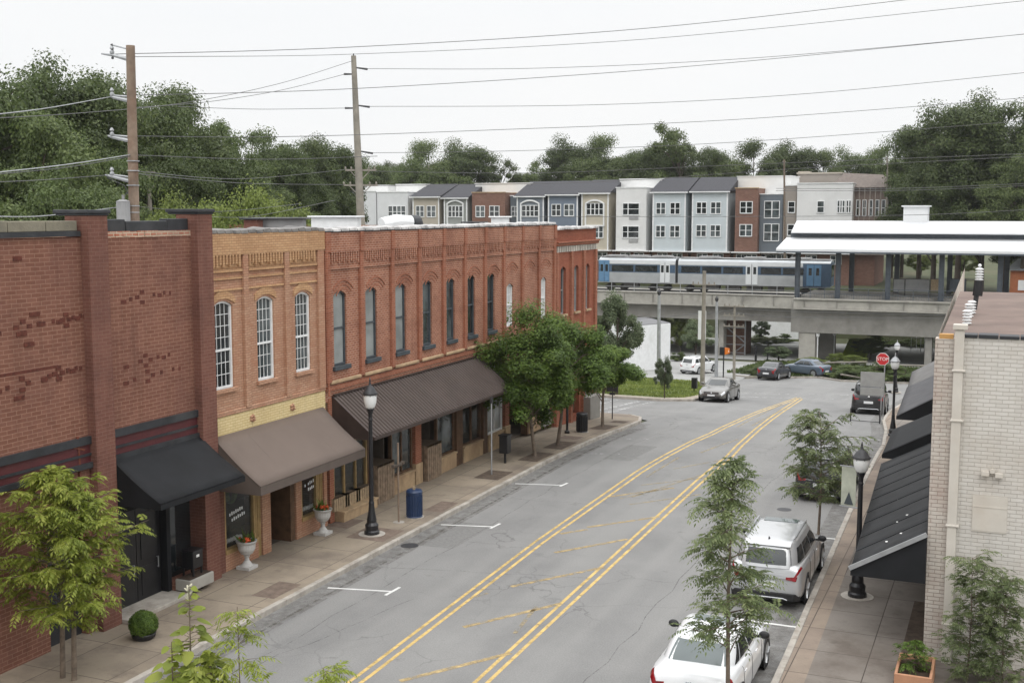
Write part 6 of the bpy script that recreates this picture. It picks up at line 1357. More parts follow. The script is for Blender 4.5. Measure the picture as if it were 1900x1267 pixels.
BODY = {
 'sedan': [(0, .74, .40, .60, .68), (.006, .84, .34, .78, .88), (.018, .91, .27, .90, 1.02), (.05, .95, .22, .95, 1.07), (.12, .985, .2, .97, 1.07), (.3, 1, .18, .95, 1.03), (.55, 1, .18, .92, 1.0), (.70, 1, .19, .89, .99), (.80, .98, .20, .84, .93), (.92, .93, .22, .72, .80), (.97, .86, .25, .63, .70), (.993, .74, .30, .54, .59), (1, .66, .34, .48, .52)],
 'suv': [(0, .76, .46, .74, .84), (.006, .88, .38, .92, 1.02), (.015, .94, .33, 1.02, 1.12), (.04, .97, .27, 1.06, 1.16), (.12, 1, .24, 1.06, 1.16), (.3, 1, .22, 1.04, 1.12), (.55, 1, .22, 1.02, 1.10), (.72, 1, .23, 1.0, 1.10), (.82, .98, .24, .95, 1.04), (.93, .93, .27, .84, .92), (.975, .86, .3, .72, .8), (.994, .75, .35, .62, .68), (1, .68, .38, .56, .60)],
}
def car(kind, L, W, H, pm, label, cat, loc, ang, group, cab=None, gl=None, belt=None, opts=()):
    o = thing('parked_car' if 'moving' not in opts else 'car', label, cat, loc, ang, group, world=False)
    T = BODY[kind]; hw = W / 2; sc = H / (1.45 if kind == 'sedan' else 1.68); sc = min(sc, 1.1)
    def S_(t):
        w_, zb, zs, zt = lin(T, t); return section(w_ * hw, zb * sc, zs * sc, zt * sc)
    ts = sorted({0, .003, .006, .01, .018, .03, .05, .08, 1, .997, .993, .985, .97, .95, .92} | {i / 24 for i in range(25)})
    b = B(); rings = []
    for t in ts:
        s = S_(t); y = -L / 2 + L * t; ring = [(x, y, z) for x, z in s] + [(-x, y, z) for x, z in s[-2::-1]]; rings.append(ring)
    n = len(rings[0]); 
    for r in rings: b.v += r
    for i in range(len(rings) - 1):
        for k in range(n - 1): b.f.append((i * n + k, (i + 1) * n + k, (i + 1) * n + k + 1, i * n + k + 1))
        b.f.append((i * n + n - 1, (i + 1) * n + n - 1, (i + 1) * n, i * n))
    b.f.append(tuple(range(n))); b.f.append(tuple((len(rings) - 1) * n + k for k in range(n))[::-1])
    body = b.build('body', pm, o, smooth=True)
    def patch(t0, t1, s0, s1, side, off=.008, nt=6, ns=6):
        """thin skin lying on the body between stations t and section positions s"""
        q = B(); g = []
        for i in range(nt + 1):
            t = t0 + (t1 - t0) * i / nt; s = S_(t); row = []
            for j in range(ns + 1):
                f = (s0 + (s1 - s0) * j / ns) * (len(s) - 1); k = min(int(f), len(s) - 2); u = f - k
                x = s[k][0] + (s[k + 1][0] - s[k][0]) * u; z = s[k][1] + (s[k + 1][1] - s[k][1]) * u
                tx_, tz_ = s[k + 1][0] - s[k][0], s[k + 1][1] - s[k][1]; nn = math.hypot(tx_, tz_) or 1
                dy = -off if t < .02 else (off if t > .98 else 0)
                row.append(((x + tz_ / nn * off) * side, -L / 2 + L * t + dy, z - tx_ / nn * off))
            g.append(row)
        for i in range(nt):
            for j in range(ns): q.quad(g[i][j], g[i + 1][j], g[i + 1][j + 1], g[i][j + 1])
        return q
    # cabin
    if kind == 'sedan': c_ = cab or dict(zb=.97, yb0=.125, yb1=.755, yt0=.285, yt1=.555, wb=.90, wt=.665)
    else: c_ = cab or dict(zb=1.07, yb0=.018, yb1=.765, yt0=.075, yt1=.585, wb=.925, wt=.72)
    zb, zt = c_['zb'] * sc, H - .03; Y = lambda t: -L / 2 + L * t
    lo = [(-c_['wb'] * hw * .9, Y(c_['yb0'])), (c_['wb'] * hw * .9, Y(c_['yb0'])), (c_['wb'] * hw, Y(c_['yb1'] - .06)), (-c_['wb'] * hw, Y(c_['yb1'] - .06))]
    hi = [(-c_['wt'] * hw * .95, Y(c_['yt0'])), (c_['wt'] * hw * .95, Y(c_['yt0'])), (c_['wt'] * hw, Y(c_['yt1'])), (-c_['wt'] * hw, Y(c_['yt1']))]
    A = [Vector((x, y, zb)) for x, y in lo]; Bt = [Vector((x, y, zt)) for x, y in hi]
    # front edge of the cabin bows forward; roof crowned; glass bays curve
    def edge(P, Q, t, bow): m_ = P.lerp(Q, t); return m_ + Vector((0, bow * 4 * t * (1 - t), 0))
    NB = 8
    def ringc(u, z_add=0):
        a = [A[i].lerp(Bt[i], u) for i in range(4)]
        bowf, bowr = (.22 * (1 - u) + .06 * u), -(.10 * (1 - u) + .05 * u); R = []
        for k in range(NB): R.append(edge(a[0], a[1], k / NB, bowr))
        for k in range(NB): p = a[1].lerp(a[2], k / NB); p.x += .035 * math.sin(PI * k / NB); R.append(p)
        for k in range(NB): R.append(edge(a[2], a[3], k / NB, bowf))
        for k in range(NB): p = a[3].lerp(a[0], k / NB); p.x -= .035 * math.sin(PI * k / NB); R.append(p)
        for p in R: p.z += z_add; 
        # round the corners by pulling the corner points in
        for k in range(0, 4 * NB, NB): R[k] = (R[k - 1] + R[(k + 1) % (4 * NB)]) / 2 * .6 + R[k] * .4
        return R
    us = [0, .25, .5, .75, .93, 1.0]; rr_ = []
    for u in us:
        bulge = math.sin(PI * u) * .03; R = ringc(u); cx = sum((p for p in R), Vector()) / len(R)
        rr_.append([p + Vector((p.x, (p.y - cx.y) * .4, 0)).normalized() * bulge for p in R])
    top = ringc(1.0); cx = sum(top, Vector()) / len(top)
    rr_.append([cx + (p - cx) * .93 + Vector((0, 0, .028)) for p in top]); rr_.append([cx + (p - cx) * .6 + Vector((0, 0, .045)) for p in top]); rr_.append([cx + (p - cx) * .2 + Vector((0, 0, .05)) for p in top])
    b = B(); m = 4 * NB
    for R in rr_: b.v += [tuple(p) for p in R]
    for i in range(len(rr_) - 1):
        for k in range(m): b.f.append((i * m + k, i * m + (k + 1) % m, (i + 1) * m + (k + 1) % m, (i + 1) * m + k))
    b.f.append(tuple((len(rr_) - 1) * m + k for k in range(m)))
    b.build('cabin', pm, o, smooth=True)
    def gp(face, u, v):
        """point on cabin face (0 rear, 1 right, 2 front, 3 left) at u along, v up, following the cabin surface"""
        f = face * NB + u * NB; k = int(min(f, face * NB + NB - 1e-6)); fr = f - k
        vv = v * .93; j = 0
        while j < len(us) - 2 and us[j + 1] < vv: j += 1
        w_ = (vv - us[j]) / (us[j + 1] - us[j]); p = rr_[j][k % m].lerp(rr_[j][(k + 1) % m], fr); q = rr_[j + 1][k % m].lerp(rr_[j + 1][(k + 1) % m], fr); return p.lerp(q, w_)
    def glass(name, face, u0, u1, v0, v1, m_, off=.008, slant0=0, slant1=0):
        q = B(); nu, nv = 8, 4; g = []
        for i in range(nu + 1):
            row = []
            for j in range(nv + 1):
                v = v0 + (v1 - v0) * j / nv; a_ = u0 + slant0 * j / nv; c2 = u1 + slant1 * j / nv; u = a_ + (c2 - a_) * i / nu
                p = gp(face, u, v); e = .01; du = gp(face, min(u + e, 1), v) - gp(face, max(u - e, 0), v); dv = gp(face, u, min(v + e, 1)) - gp(face, u, max(v - e, 0)); nn = du.cross(dv).normalized()
                row.append(p + nn * off)
            g.append(row)
        for i in range(nu):
            for j in range(nv): q.quad(g[i][j], g[i + 1][j], g[i + 1][j + 1], g[i][j + 1])
        return q.build(name, m_, o, smooth=True)
    gr = M[gl or 'glass_car']
    if kind == 'sedan':
        glass('rear_window', 0, .07, .93, .16, .90, gr); sv = (.20, .86)
        for f in (1, 3):
            U = [(.19, .24, .0, .0)]; segs = [(.10, .235, .08, .0), (.26, .55, 0, 0), (.58, .93, 0, -.10)]
            for (a_, c2, s0_, s1_) in segs:
                if f == 3: a_, c2, s0_, s1_ = 1 - c2, 1 - a_, -s1_, -s0_
                glass('side_window', f, a_, c2, .14, .84, M['glass_car'], slant0=s0_, slant1=s1_)
    else:
        glass('rear_window', 0, .08, .92, .14, .80, gr)
        for f in (1, 3):
            for (a_, c2, s0_, s1_) in [(.05, .27, .03, .0), (.30, .58, 0, 0), (.61, .93, 0, -.11)]:
                if f == 3: a_, c2, s0_, s1_ = 1 - c2, 1 - a_, -s1_, -s0_
                glass('side_window', f, a_, c2, .16, .82, M['glass_car'], slant0=s0_, slant1=s1_)
        # roof rails and spoiler
        q = B(); [q.bar((sd_ * c_['wt'] * hw * .93, Y(c_['yt0'] + .04), H + .035), (sd_ * c_['wt'] * hw * .93, Y(c_['yt1'] - .03), H + .03), .035) for sd_ in (-1, 1)]; q.build('roof_rail', M['rim'], o)
        q = B(); q.hexa([(-c_['wt'] * hw * .88, Y(c_['yt0']) - .16, H - .10), (c_['wt'] * hw * .88, Y(c_['yt0']) - .16, H - .10), (c_['wt'] * hw * .88, Y(c_['yt0']) + .1, H - .08), (-c_['wt'] * hw * .88, Y(c_['yt0']) + .1, H - .08), (-c_['wt'] * hw * .88, Y(c_['yt0']) - .14, H - .07), (c_['wt'] * hw * .88, Y(c_['yt0']) - .14, H - .07), (c_['wt'] * hw * .88, Y(c_['yt0']) + .1, H - .01), (-c_['wt'] * hw * .88, Y(c_['yt0']) + .1, H - .01)]); q.build('spoiler', pm, o, bevel=.02)
        q = B(); q.bar((0, Y(c_['yb0']) - .06, zb + .10), (.22, Y(c_['yb0']) - .03, zb + .16), .02); q.build('rear_wiper', M['car_trim'], o)
    glass('windshield', 2, .07, .93, .12, .90, M['glass_car'])
    if 'sunroof' in opts:
        q = B(); y0_, y1_ = Y(c_['yt1'] - .105), Y(c_['yt1'] - .015); x_ = c_['wt'] * hw * .66; q.hexa([(-x_, y0_, H + .018), (x_, y0_, H + .018), (x_ * 1.03, y1_, H + .005), (-x_ * 1.03, y1_, H + .005), (-x_, y0_, H + .026), (x_, y0_, H + .026), (x_ * 1.03, y1_, H + .012), (-x_ * 1.03, y1_, H + .012)]); q.build('sunroof', M['glass_car_l'], o)
    q = B(); q.hexa([(-.02, Y(c_['yt0']) + .12, H), (.02, Y(c_['yt0']) + .12, H), (.02, Y(c_['yt0']) + .24, H), (-.02, Y(c_['yt0']) + .24, H), (-.004, Y(c_['yt0']) + .10, H + .09), (.004, Y(c_['yt0']) + .10, H + .09), (.006, Y(c_['yt0']) + .16, H + .05), (-.006, Y(c_['yt0']) + .16, H + .05)]); q.build('antenna', M['car_trim'], o)
    # lamps, trim
    hg = T[2][3] * sc
    for sd_ in (-1, 1):
        if kind == 'sedan': patch(.001, .055, .52, .68, sd_, .012).build('tail_light', M['tail'], o, smooth=True)
        else: patch(.002, .065, .56, .65, sd_, .012).build('tail_light', M['tail'], o, smooth=True)
        q = B(); zl = (.68 if kind == 'sedan' else .80) * sc
        if kind == 'sedan': q.hexa([(sd_ * hw * .58, Y(0) - .012, zl - .04), (sd_ * hw * .76, Y(0) - .004, zl - .16), (sd_ * hw * .84, Y(.012), zl - .1), (sd_ * hw * .6, Y(.02), zl), (sd_ * hw * .56, Y(.004), zl + .16), (sd_ * hw * .80, Y(.004) + .01, zl + .14), (sd_ * hw * .86, Y(.02), zl + .16), (sd_ * hw * .6, Y(.03), zl + .17)])
        else: q.hexa([(sd_ * hw * .56, Y(0) - .02, zl), (sd_ * hw * .80, Y(0) - .01, zl - .03), (sd_ * hw * .90, Y(.02), zl - .02), (sd_ * hw * .5, Y(.02), zl), (sd_ * hw * .56, Y(.003) - .02, zl + .06), (sd_ * hw * .84, Y(.003) - .005, zl + .09), (sd_ * hw * .92, Y(.02), zl + .10), (sd_ * hw * .5, Y(.02), zl + .1)])
        q.build('tail_light', M['tail'], o)
        patch(.935, .996, .46, .66, sd_, .010).build('headlight', M['lamp_clear'], o, smooth=True)
        q = B(); mx_, my_, mz = sd_ * (hw + .10), Y(c_['yb1'] - .15), zb + .10; q.ball((mx_, my_, mz), .12, 10, 6, (1.0, .55, .72)); q.bar((sd_ * hw * .86, my_, mz - .05), (mx_, my_, mz - .03), .05); q.build('mirror', M['car_trim'] if pm in (M['car_white'], M['car_silver'], M['car_black']) else pm, o, smooth=True)
        for yy in (.30, .56) if kind == 'sedan' else (.34, .58):
            q = B(); q.bar((sd_ * (hw * .985), Y(yy), (.82 if kind == 'sedan' else .92) * sc), (sd_ * (hw * .985), Y(yy) - .18, (.82 if kind == 'sedan' else .92) * sc), .035, .03); q.build('door_handle', pm if 'chrome' not in opts else M['chrome'], o)
        # door shut lines
        q = B()
        for yy in ((.245, .435, .675) if kind == 'sedan' else (.30, .48, .70)):
            s = S_(yy); P = [(x * sd_ + sd_ * .003, Y(yy), z) for x, z in s[8:22]]
            q.tube(P, .005, 4)
        q.build('door_seam', M['car_trim'], o)
        patch(.15, .85, .04, .16, sd_, .012).build('sill_trim', M['car_trim'] if kind == 'suv' else pm, o, smooth=True)
    q = B(); zp = (.62 if kind == 'sedan' else .72) * sc
    q.box(-.26, .26, Y(0) - .03, Y(0) + .06, zp - .14, zp + .0); q.build('license_plate', M['plate'], o, bevel=.004)
    q = B(); q.box(-.24, .24, Y(1) - .03, Y(1) + .035, .40 * sc, .50 * sc); q.build('license_plate', M['plate'], o)
    q = B(); zc = .30 * sc
    q.hexa([(-hw * .78, Y(0) - .02, zc - .06), (hw * .78, Y(0) - .02, zc - .06), (hw * .93, Y(.03), zc - .06), (-hw * .93, Y(.03), zc - .06), (-hw * .78, Y(0) - .025, zc + (.03 if kind == 'sedan' else .14)), (hw * .78, Y(0) - .025, zc + (.03 if kind == 'sedan' else .14)), (hw * .95, Y(.03), zc + (.03 if kind == 'sedan' else .14)), (-hw * .95, Y(.03), zc + (.03 if kind == 'sedan' else .14))]); q.build('rear_bumper', M['car_trim'], o, bevel=.02)
    if kind == 'suv':
        q = B(); q.tube([(-hw * .6, Y(0) - .03, zc - .02), (-hw * .5, Y(0) - .05, zc + .02), (hw * .5, Y(0) - .05, zc + .02), (hw * .6, Y(0) - .03, zc - .02)], .022, 8); q.build('skid_trim', M['chrome'], o)
        q = B(); q.box(-hw * .55, hw * .55, Y(0) - .028, Y(0) + .03, zp + .10, zp + .125); q.build('tailgate_trim', M['chrome'] if 'chrome' in opts else pm, o)
    else:
        q = B(); q.box(-hw * .40, hw * .40, Y(.004) - .02, Y(.01), zp + .16, zp + .18); q.build('boot_trim', pm if 'chrome' not in opts else M['chrome'], o, bevel=.004)
    q = B(); q.ball((0, Y(.004) - (.01 if kind == 'sedan' else .02), zp + .26), .05, 10, 6, (1.3, .3, .8)); q.build('emblem', M['chrome'], o)
    q = B(); q.box(-hw * .52, hw * .52, Y(1) - .02, Y(1) + .02, .52 * sc, .66 * sc); q.box(-hw * .6, hw * .6, Y(1) - .02, Y(1) + .012, .27 * sc, .38 * sc)
    gr_ = q.build('grille', M['car_trim'], o, bevel=.01)
    q = B(); [q.box(-hw * .5, hw * .5, Y(1) + .02, Y(1) + .028, z * sc, (z + .015) * sc) for z in (.55, .59, .63)]; q.ball((0, Y(1) + .03, .59 * sc), .05, 8, 5, (1, .4, 1)); q.build('grille_bar', M['chrome'], gr_)
    # wheels
    R = .335 if kind == 'sedan' else .37
    for yy in (.185, .815):
        for sd_ in (-1, 1):
            x_ = sd_ * (hw - .115); q = B(); q.lathe([(R + .055, -.01), (R + .055, .008)], 22, (sd_ * (hw + .002), Y(yy), R + .005), 'x'); q.build('wheel_arch', M['car_trim'], o)
            q = B(); q.lathe([(R - .10, -.11), (R - .02, -.115), (R, -.08), (R, .08), (R - .02, .115 + .015), (R - .10, .12)], 24, (x_, Y(yy), R), 'x') if sd_ > 0 else q.lathe([(R - .10, -.12), (R - .02, -.13), (R, -.08), (R, .08), (R - .02, .115), (R - .10, .11)], 24, (x_, Y(yy), R), 'x')
            wv_ = q.build('wheel', M['rubber'], o, smooth=False)
            q = B(); xo = x_ + sd_ * .118; q.lathe([(R - .105, -.012), (R - .085, 0), (R - .105, .012)], 22, (xo, Y(yy), R), 'x')
            for k in range(5): an = k * 2 * PI / 5 + .3; q.bar((xo + sd_ * .012, Y(yy), R), (xo + sd_ * .006, Y(yy) + (R - .1) * math.cos(an), R + (R - .1) * math.sin(an)), .06, .02)
            q.lathe([(.05, -.02), (.045, .022)], 10, (xo, Y(yy), R), 'x'); q.build('rim', M['rim'], wv_)
    return o
CG = 'cars parked or driving on the street'
def slope_tilt(o, y, ang):  # nose down with the street
    s = -math.atan2(gz(y - 2) - gz(y + 2), 4); o.rotation_euler[0] = s * math.cos(ang)
c = car('sedan', 4.55, 1.80, 1.47, M['car_white'], 'white saloon parked at the right kerb, nearest the camera at the bottom', 'car', (-5.62, 24.45, 0), math.radians(1.0), CG, gl='glass_car_l', opts=('sunroof',))
c = car('suv', 4.75, 1.90, 1.70, M['car_silver'], 'silver sport utility car with a dark rear window parked behind the white saloon', 'car', (-5.60, 32.25, 0), math.radians(1.0), CG, opts=('sunroof',))
c = car('suv', 4.5, 1.86, 1.62, M['car_black'], 'black hatchback mostly hidden behind the small street tree at the right kerb', 'car', (-5.95, 43.95, 0), math.radians(1.2), CG, opts=('chrome',))
c = car('suv', 4.9, 1.95, 1.83, M['car_black'], 'black boxy sport utility car with red tail lamps behind the grey sign backs', 'car', (-7.65, 73.9, gz(73.9)), math.radians(3), CG, cab=dict(zb=1.07, yb0=.012, yb1=.74, yt0=.045, yt1=.58, wb=.94, wt=.78)); slope_tilt(c, 73.9, 0)
c = car('sedan', 4.8, 1.84, 1.47, M['car_grey'], 'taupe grey saloon facing the camera beside the lawn', 'car', (-17.3, 75.6, gz(75.6)), math.radians(180), CG, opts=('chrome',)); slope_tilt(c, 75.3, PI)
c = car('sedan', 4.6, 1.80, 1.46, M['car_dark'], 'charcoal saloon waiting at the junction, left of the blue one', 'car', (-18.9, 103.6, gz(103.6) + .05), math.radians(-8), CG, opts=('moving',)); slope_tilt(c, 103, 0)
c = car('sedan', 4.5, 1.78, 1.48, M['car_blue'], 'slate blue saloon seen from the side beyond the charcoal one', 'car', (-17.0, 109.0, gz(109) + .12), math.radians(62), CG, opts=('moving',))
q = GG(1290, 694)
c = car('suv', 4.6, 1.86, 1.72, M['car_white'], 'pale silver sport utility car seen from the side beside the white workshop', 'car', (q.x, q.y + 1.2, q.z + .02), math.radians(-16), CG, opts=('moving',)); c.scale = (.9, .9, .9)
# ================================================================== VEGETATION
rng = np.random.default_rng(5)
def leaf_mesh(name, m, P, Nn, sz, elong=1.8, fold=0.0, axis=None):
    """P positions, Nn normals, sz leaf lengths: one small pointed leaf face each"""
    n = len(P); t = rng.normal(size=(n, 3)) if axis is None else axis
    Nn = Nn / np.linalg.norm(Nn, axis=1, keepdims=True)
    t = t - (t * Nn).sum(1, keepdims=True) * Nn; t /= np.linalg.norm(t, axis=1, keepdims=True) + 1e-9
    u = np.cross(Nn, t); L = sz[:, None]; W = L / elong
    V = np.stack([P - t * L * .5, P + u * W * .5 - t * L * .05 + Nn * L * .03, P + t * L * .5 - Nn * L * .06, P - u * W * .5 - t * L * .05 + Nn * L * .03], 1).reshape(-1, 3).astype(np.float32)
    me = bpy.data.meshes.new(name); me.vertices.add(4 * n); me.vertices.foreach_set('co', V.ravel())
    me.loops.add(4 * n); me.loops.foreach_set('vertex_index', np.arange(4 * n, dtype=np.int32))
    me.polygons.add(n); me.polygons.foreach_set('loop_start', np.arange(0, 4 * n, 4, dtype=np.int32)); me.polygons.foreach_set('loop_total', np.full(n, 4, dtype=np.int32))
    me.materials.append(m); me.update(calc_edges=True); return me
def crown_pts(nc, nl, R, seed, cz=0., flat=.75, hollow=.55, cr=(.16, .27), lobes=0):
    """leaf positions and normals: leaves gathered in clumps that sit through the crown, thicker outside"""
    r = np.random.default_rng(seed); C = []
    R = np.array(R)
    while len(C) < nc:
        v = r.normal(size=3); v /= np.linalg.norm(v); rad = hollow + (1 - hollow) * r.random() ** .6
        w_ = 1 + .10 * math.sin(3 * math.atan2(v[1], v[0]) + seed) + .08 * math.sin(5 * v[2] + seed * 2.1)
        p = v * rad * w_
        if p[2] < -.75: continue
        C.append(p)
    C = np.array(C); dd = np.sort(np.linalg.norm(C[:, None] - C[None], axis=2), axis=1)[:, 3]; C = C[dd < .36]; nc = len(C); crad = r.uniform(cr[0], cr[1], nc) * (1.15 - .25 * np.linalg.norm(C, axis=1))
    crad = crad * np.where(C[:, 2] > .62, 1.35, 1.0)
    k = r.integers(0, nc, nl); d = r.normal(size=(nl, 3)); d /= np.linalg.norm(d, axis=1, keepdims=True)
    q = r.random(nl) ** .5 * (1 + .11 * r.normal(size=nl)); P = C[k] + d * (q * crad[k])[:, None] * np.array([1, 1, flat])
    Nn = d * .9 + r.normal(size=(nl, 3)) * .42 + np.array([0, 0, .75])
    return P * R + np.array([0, 0, cz]), Nn, C * R + np.array([0, 0, cz])
def limbs(b, base, top, C, r0, n=22, seed=0):
    r = random.Random(seed); base, top = Vector(base), Vector(top); top = base.lerp(top, .85); H = top - base
    w_ = Vector((r.uniform(-.02, .02), r.uniform(-.02, .02), 0)) * H.length
    b.tube([base, base + H * .3 + w_, base + H * .65 - w_ * .6, top], [r0, r0 * .8, r0 * .55, r0 * .12], 9)
    for c in r.sample(list(range(len(C))), min(n, len(C))):
        c = Vector([float(x) for x in C[c]]); t = max(.28, min(.9, (c.z - base.z) / max(.1, H.z) - .22)); s = base + H * t
        m_ = s.lerp(c, .55) + Vector((0, 0, .06 * H.length)); b.tube([s, m_, c], [r0 * .34 * (1.1 - t * .6), r0 * .2, r0 * .05], 5)
def proto(name, nc, nl, seed, leaf, mkey, R=(.36, .36, .40), cz=.58, **k):
    """unit-height tree: returns crown mesh and trunk mesh"""
    P, Nn, C = crown_pts(nc, nl, R, seed, cz, **k)
    me = leaf_mesh(name + '_crown', M[mkey], P, Nn, rng.uniform(leaf * .6, leaf * 1.3, len(P)), 1.5)
    b = B(); limbs(b, (0, 0, -.03), (0, 0, cz + R[2] * .7), C, .022, 26, seed); tm = bpy.data.meshes.new(name + '_trunk'); tm.from_pydata(b.v, [], b.f); tm.materials.append(M['bark_d']); return me, tm
PR = {
 'a': proto('broad', 150, 75000, 11, .0135, 'lf_dark', hollow=.35, cr=(.15, .27), flat=.62), 'b': proto('tall', 140, 70000, 23, .0135, 'lf_dark', R=(.36, .36, .42), cz=.56, hollow=.35, cr=(.15, .27), flat=.62),
 'c': proto('mid', 150, 72000, 37, .0145, 'lf_mid', R=(.42, .42, .38), cz=.6, hollow=.35, cr=(.14, .26), flat=.62), 'd': proto('open', 110, 34000, 41, .016, 'lf_mid', R=(.39, .39, .40), cz=.58, hollow=.3, cr=(.11, .2), flat=.6),
 'e': proto('low', 110, 42000, 53, .019, 'lf_light', R=(.46, .46, .42), cz=.52, hollow=.35, cr=(.15, .26)), 'f': proto('hedge', 80, 26000, 67, .032, 'lf_hedge', R=(.6, .6, .42), cz=.42, hollow=.3, cr=(.2, .3)),
 'g': proto('grey', 90, 26000, 71, .022, 'lf_grey', R=(.34, .34, .42), cz=.55, hollow=.3, cr=(.15, .26))}
used_once = set()
def plant(kind, loc, h, wf, label, cat, name, group, rz=None, trunk=True):
    o = thing(name, label, cat, loc, rz if rz is not None else random.uniform(0, 6.28), group, world=False); o.scale = (h * wf, h * wf, h)
    cm, tm = PR[kind]
    c = bpy.data.objects.new('crown' if cat == 'tree' else 'foliage', cm); COL.objects.link(c); c.parent = o
    if trunk: t = bpy.data.objects.new('trunk' if cat == 'tree' else 'stem', tm); COL.objects.link(t); t.parent = o
    return o
WL = 'trees in the wood behind the brick row'; WR = 'trees on the skyline behind the townhouses'; WE = 'tall trees at the right behind the station'
def backtree(px, ptop, D, wpx, kind, label, group, zg=-.5, name='tree'):
    t = PD(px, ptop, D); h = (t.z - zg) / .985; wid = wpx / 2200 * D * 1.12
    rx_ = {'a': .36, 'b': .31, 'c': .40, 'd': .36, 'e': .46, 'g': .34}[kind] * 2.25
    plant(kind, (t.x, t.y, zg), h, max(.72 if zg > -1 and kind != 'e' else .5, min(1.5, wid / (h * rx_))), label, 'tree', name, group)
for a in [(-70, 118, 62, 260, 'a', 'dark broad tree cut by the left edge of the view, topmost at the left'), (15, 112, 70, 230, 'b', 'tall dark tree at the upper left corner, highest crown of the left wood'),
          (110, 122, 72, 210, 'a', 'dark tree with a rounded top left of the thick brown pole'), (165, 150, 78, 200, 'c', 'dark tree whose crown touches the thick brown pole from the left'),
          (265, 176, 88, 190, 'a', 'dark tree directly right of the thick brown pole'), (335, 178, 95, 190, 'c', 'tree with an even crown, second right of the thick brown pole'),
          (400, 210, 108, 150, 'b', 'tree stepping down in the skyline, third right of the brown pole'), (462, 213, 125, 150, 'd', 'open airy tree with sky showing through, midway between the two big poles'),
          (520, 262, 120, 130, 'a', 'low round tree left of the slim grey pole, nearer'), (570, 268, 135, 130, 'c', 'soft round tree left of the slim grey pole, farther'), (612, 262, 140, 120, 'a', 'tree right behind the slim grey pole'),
          (60, 230, 58, 260, 'c', 'leafy mass low at the far left in front of the taller wood'), (-40, 300, 50, 220, 'c', 'low dark tree above the left parapet at the edge of the view'), (180, 275, 64, 220, 'a', 'shadowy tree low behind the thick brown pole'), (310, 285, 78, 200, 'a', 'shadowy tree low between the brown pole and the bright shrubs'),
          (120, 330, 52, 200, 'a', 'dark low tree just above the maroon parapet'), (420, 290, 92, 190, 'a', 'dark tree behind the yellow-green shrubs'), (500, 310, 100, 150, 'c', 'tree behind the right end of the yellow-green shrubs'), (575, 335, 118, 110, 'a', 'tree beside the small white gabled house'), (640, 300, 205, 130, 'c', 'tree behind the pale grey end townhouse')]:
    backtree(*a, WL)
for a in [(345, 325, 58, 190, 'e', 'yellow-green shrubby tree over the tan roof, leftmost of three'), (430, 314, 59, 230, 'e', 'yellow-green shrubby tree over the tan roof, middle of three'), (525, 320, 61, 200, 'e', 'yellow-green shrubby tree over the tan roof, rightmost of three'), (300, 365, 55, 110, 'e', 'small yellow-green tree right of the transformer')]:
    backtree(*a, 'yellow-green shrubby trees over the roofs')
for a in [(715, 290, 260, 70, 'b', 'small dark distant pine left of the rounded tree on the skyline'), (745, 296, 260, 60, 'b', 'second small dark distant pine on the skyline'), (690, 300, 230, 110, 'a', 'distant tree right of the slim grey pole'),
          (800, 268, 215, 150, 'c', 'rounded tree on the skyline above the beige townhouse, left half of the big clump'), (865, 266, 220, 150, 'a', 'rounded tree on the skyline, right half of the big clump'), (925, 292, 225, 90, 'd', 'thin tree at the end of the big clump before the gap of sky'), (770, 300, 210, 120, 'a', 'low tree in front of the big clump'),
          (1020, 292, 230, 80, 'd', 'ragged tree just right of the gap of sky'), (1060, 262, 215, 140, 'a', 'dark tree right of the gap of sky'), (1130, 258, 218, 150, 'c', 'tree above the sand coloured townhouse'), (1190, 275, 210, 110, 'a', 'tree above the white flat-topped townhouse'),
          (1262, 222, 195, 130, 'd', 'tallest open tree on the middle skyline above the pale blue houses'), (1232, 265, 200, 130, 'a', 'tree left under the tallest skyline tree'), (1320, 268, 200, 140, 'd', 'tree right of the tallest skyline tree'), (1290, 262, 199, 120, 'b', 'tree right under the tallest skyline tree'), (1400, 266, 210, 150, 'c', 'rounded tree above the brick townhouse'), (1470, 268, 215, 150, 'a', 'flat-crowned tree above the taupe house'), (1530, 285, 215, 120, 'c', 'tree left above the brown gabled house'),
          (1590, 280, 225, 130, 'a', 'tree above the brown gabled house'), (1640, 278, 225, 120, 'c', 'tree right above the brown gabled house'), (1350, 300, 205, 140, 'c', 'low tree behind the roofs of the pale blue houses'), (1100, 300, 208, 140, 'c', 'low tree behind the dark roofs right of the sky gap'), (980, 320, 240, 100, 'a', 'low tree at the bottom of the sky gap')]:
    backtree(*a, WR, 0.5)
for a in [(1790, 182, 150, 210, 'a', 'huge dark tree at the right, highest crown behind the station'), (1875, 178, 150, 220, 'b', 'huge tree at the upper right edge'), (1715, 228, 165, 130, 'a', 'dark tree stepping down left of the huge one'), (1680, 300, 185, 110, 'c', 'tree between the brown house and the huge right tree'), (1740, 300, 160, 180, 'a', 'dark lower tree behind the white lift housing'), (1830, 290, 158, 200, 'a', 'dark lower tree behind the canopy at the right'), (1910, 260, 140, 180, 'c', 'brighter tree at the right edge above the canopy'), (1960, 200, 150, 220, 'a', 'tree outside right behind the station'), (1660, 330, 185, 100, 'a', 'low tree right of the brown gabled house'), (1900, 360, 158, 150, 'a', 'low tree at the right behind the kiosk')]:
    backtree(*a, WE, -.3)
for a in [(1710, 468, 185, 110, 'e', 'bright green shrub-tree seen through the station, left'), (1790, 462, 180, 120, 'e', 'bright green shrub-tree seen through the station, right'), (1665, 475, 195, 70, 'a', 'dark shrub-tree seen through the station by the path'), (1610, 470, 200, 60, 'g', 'shrub by the brick porch seen through the station')]:
    backtree(*a, 'shrub-trees seen through the station', .2)
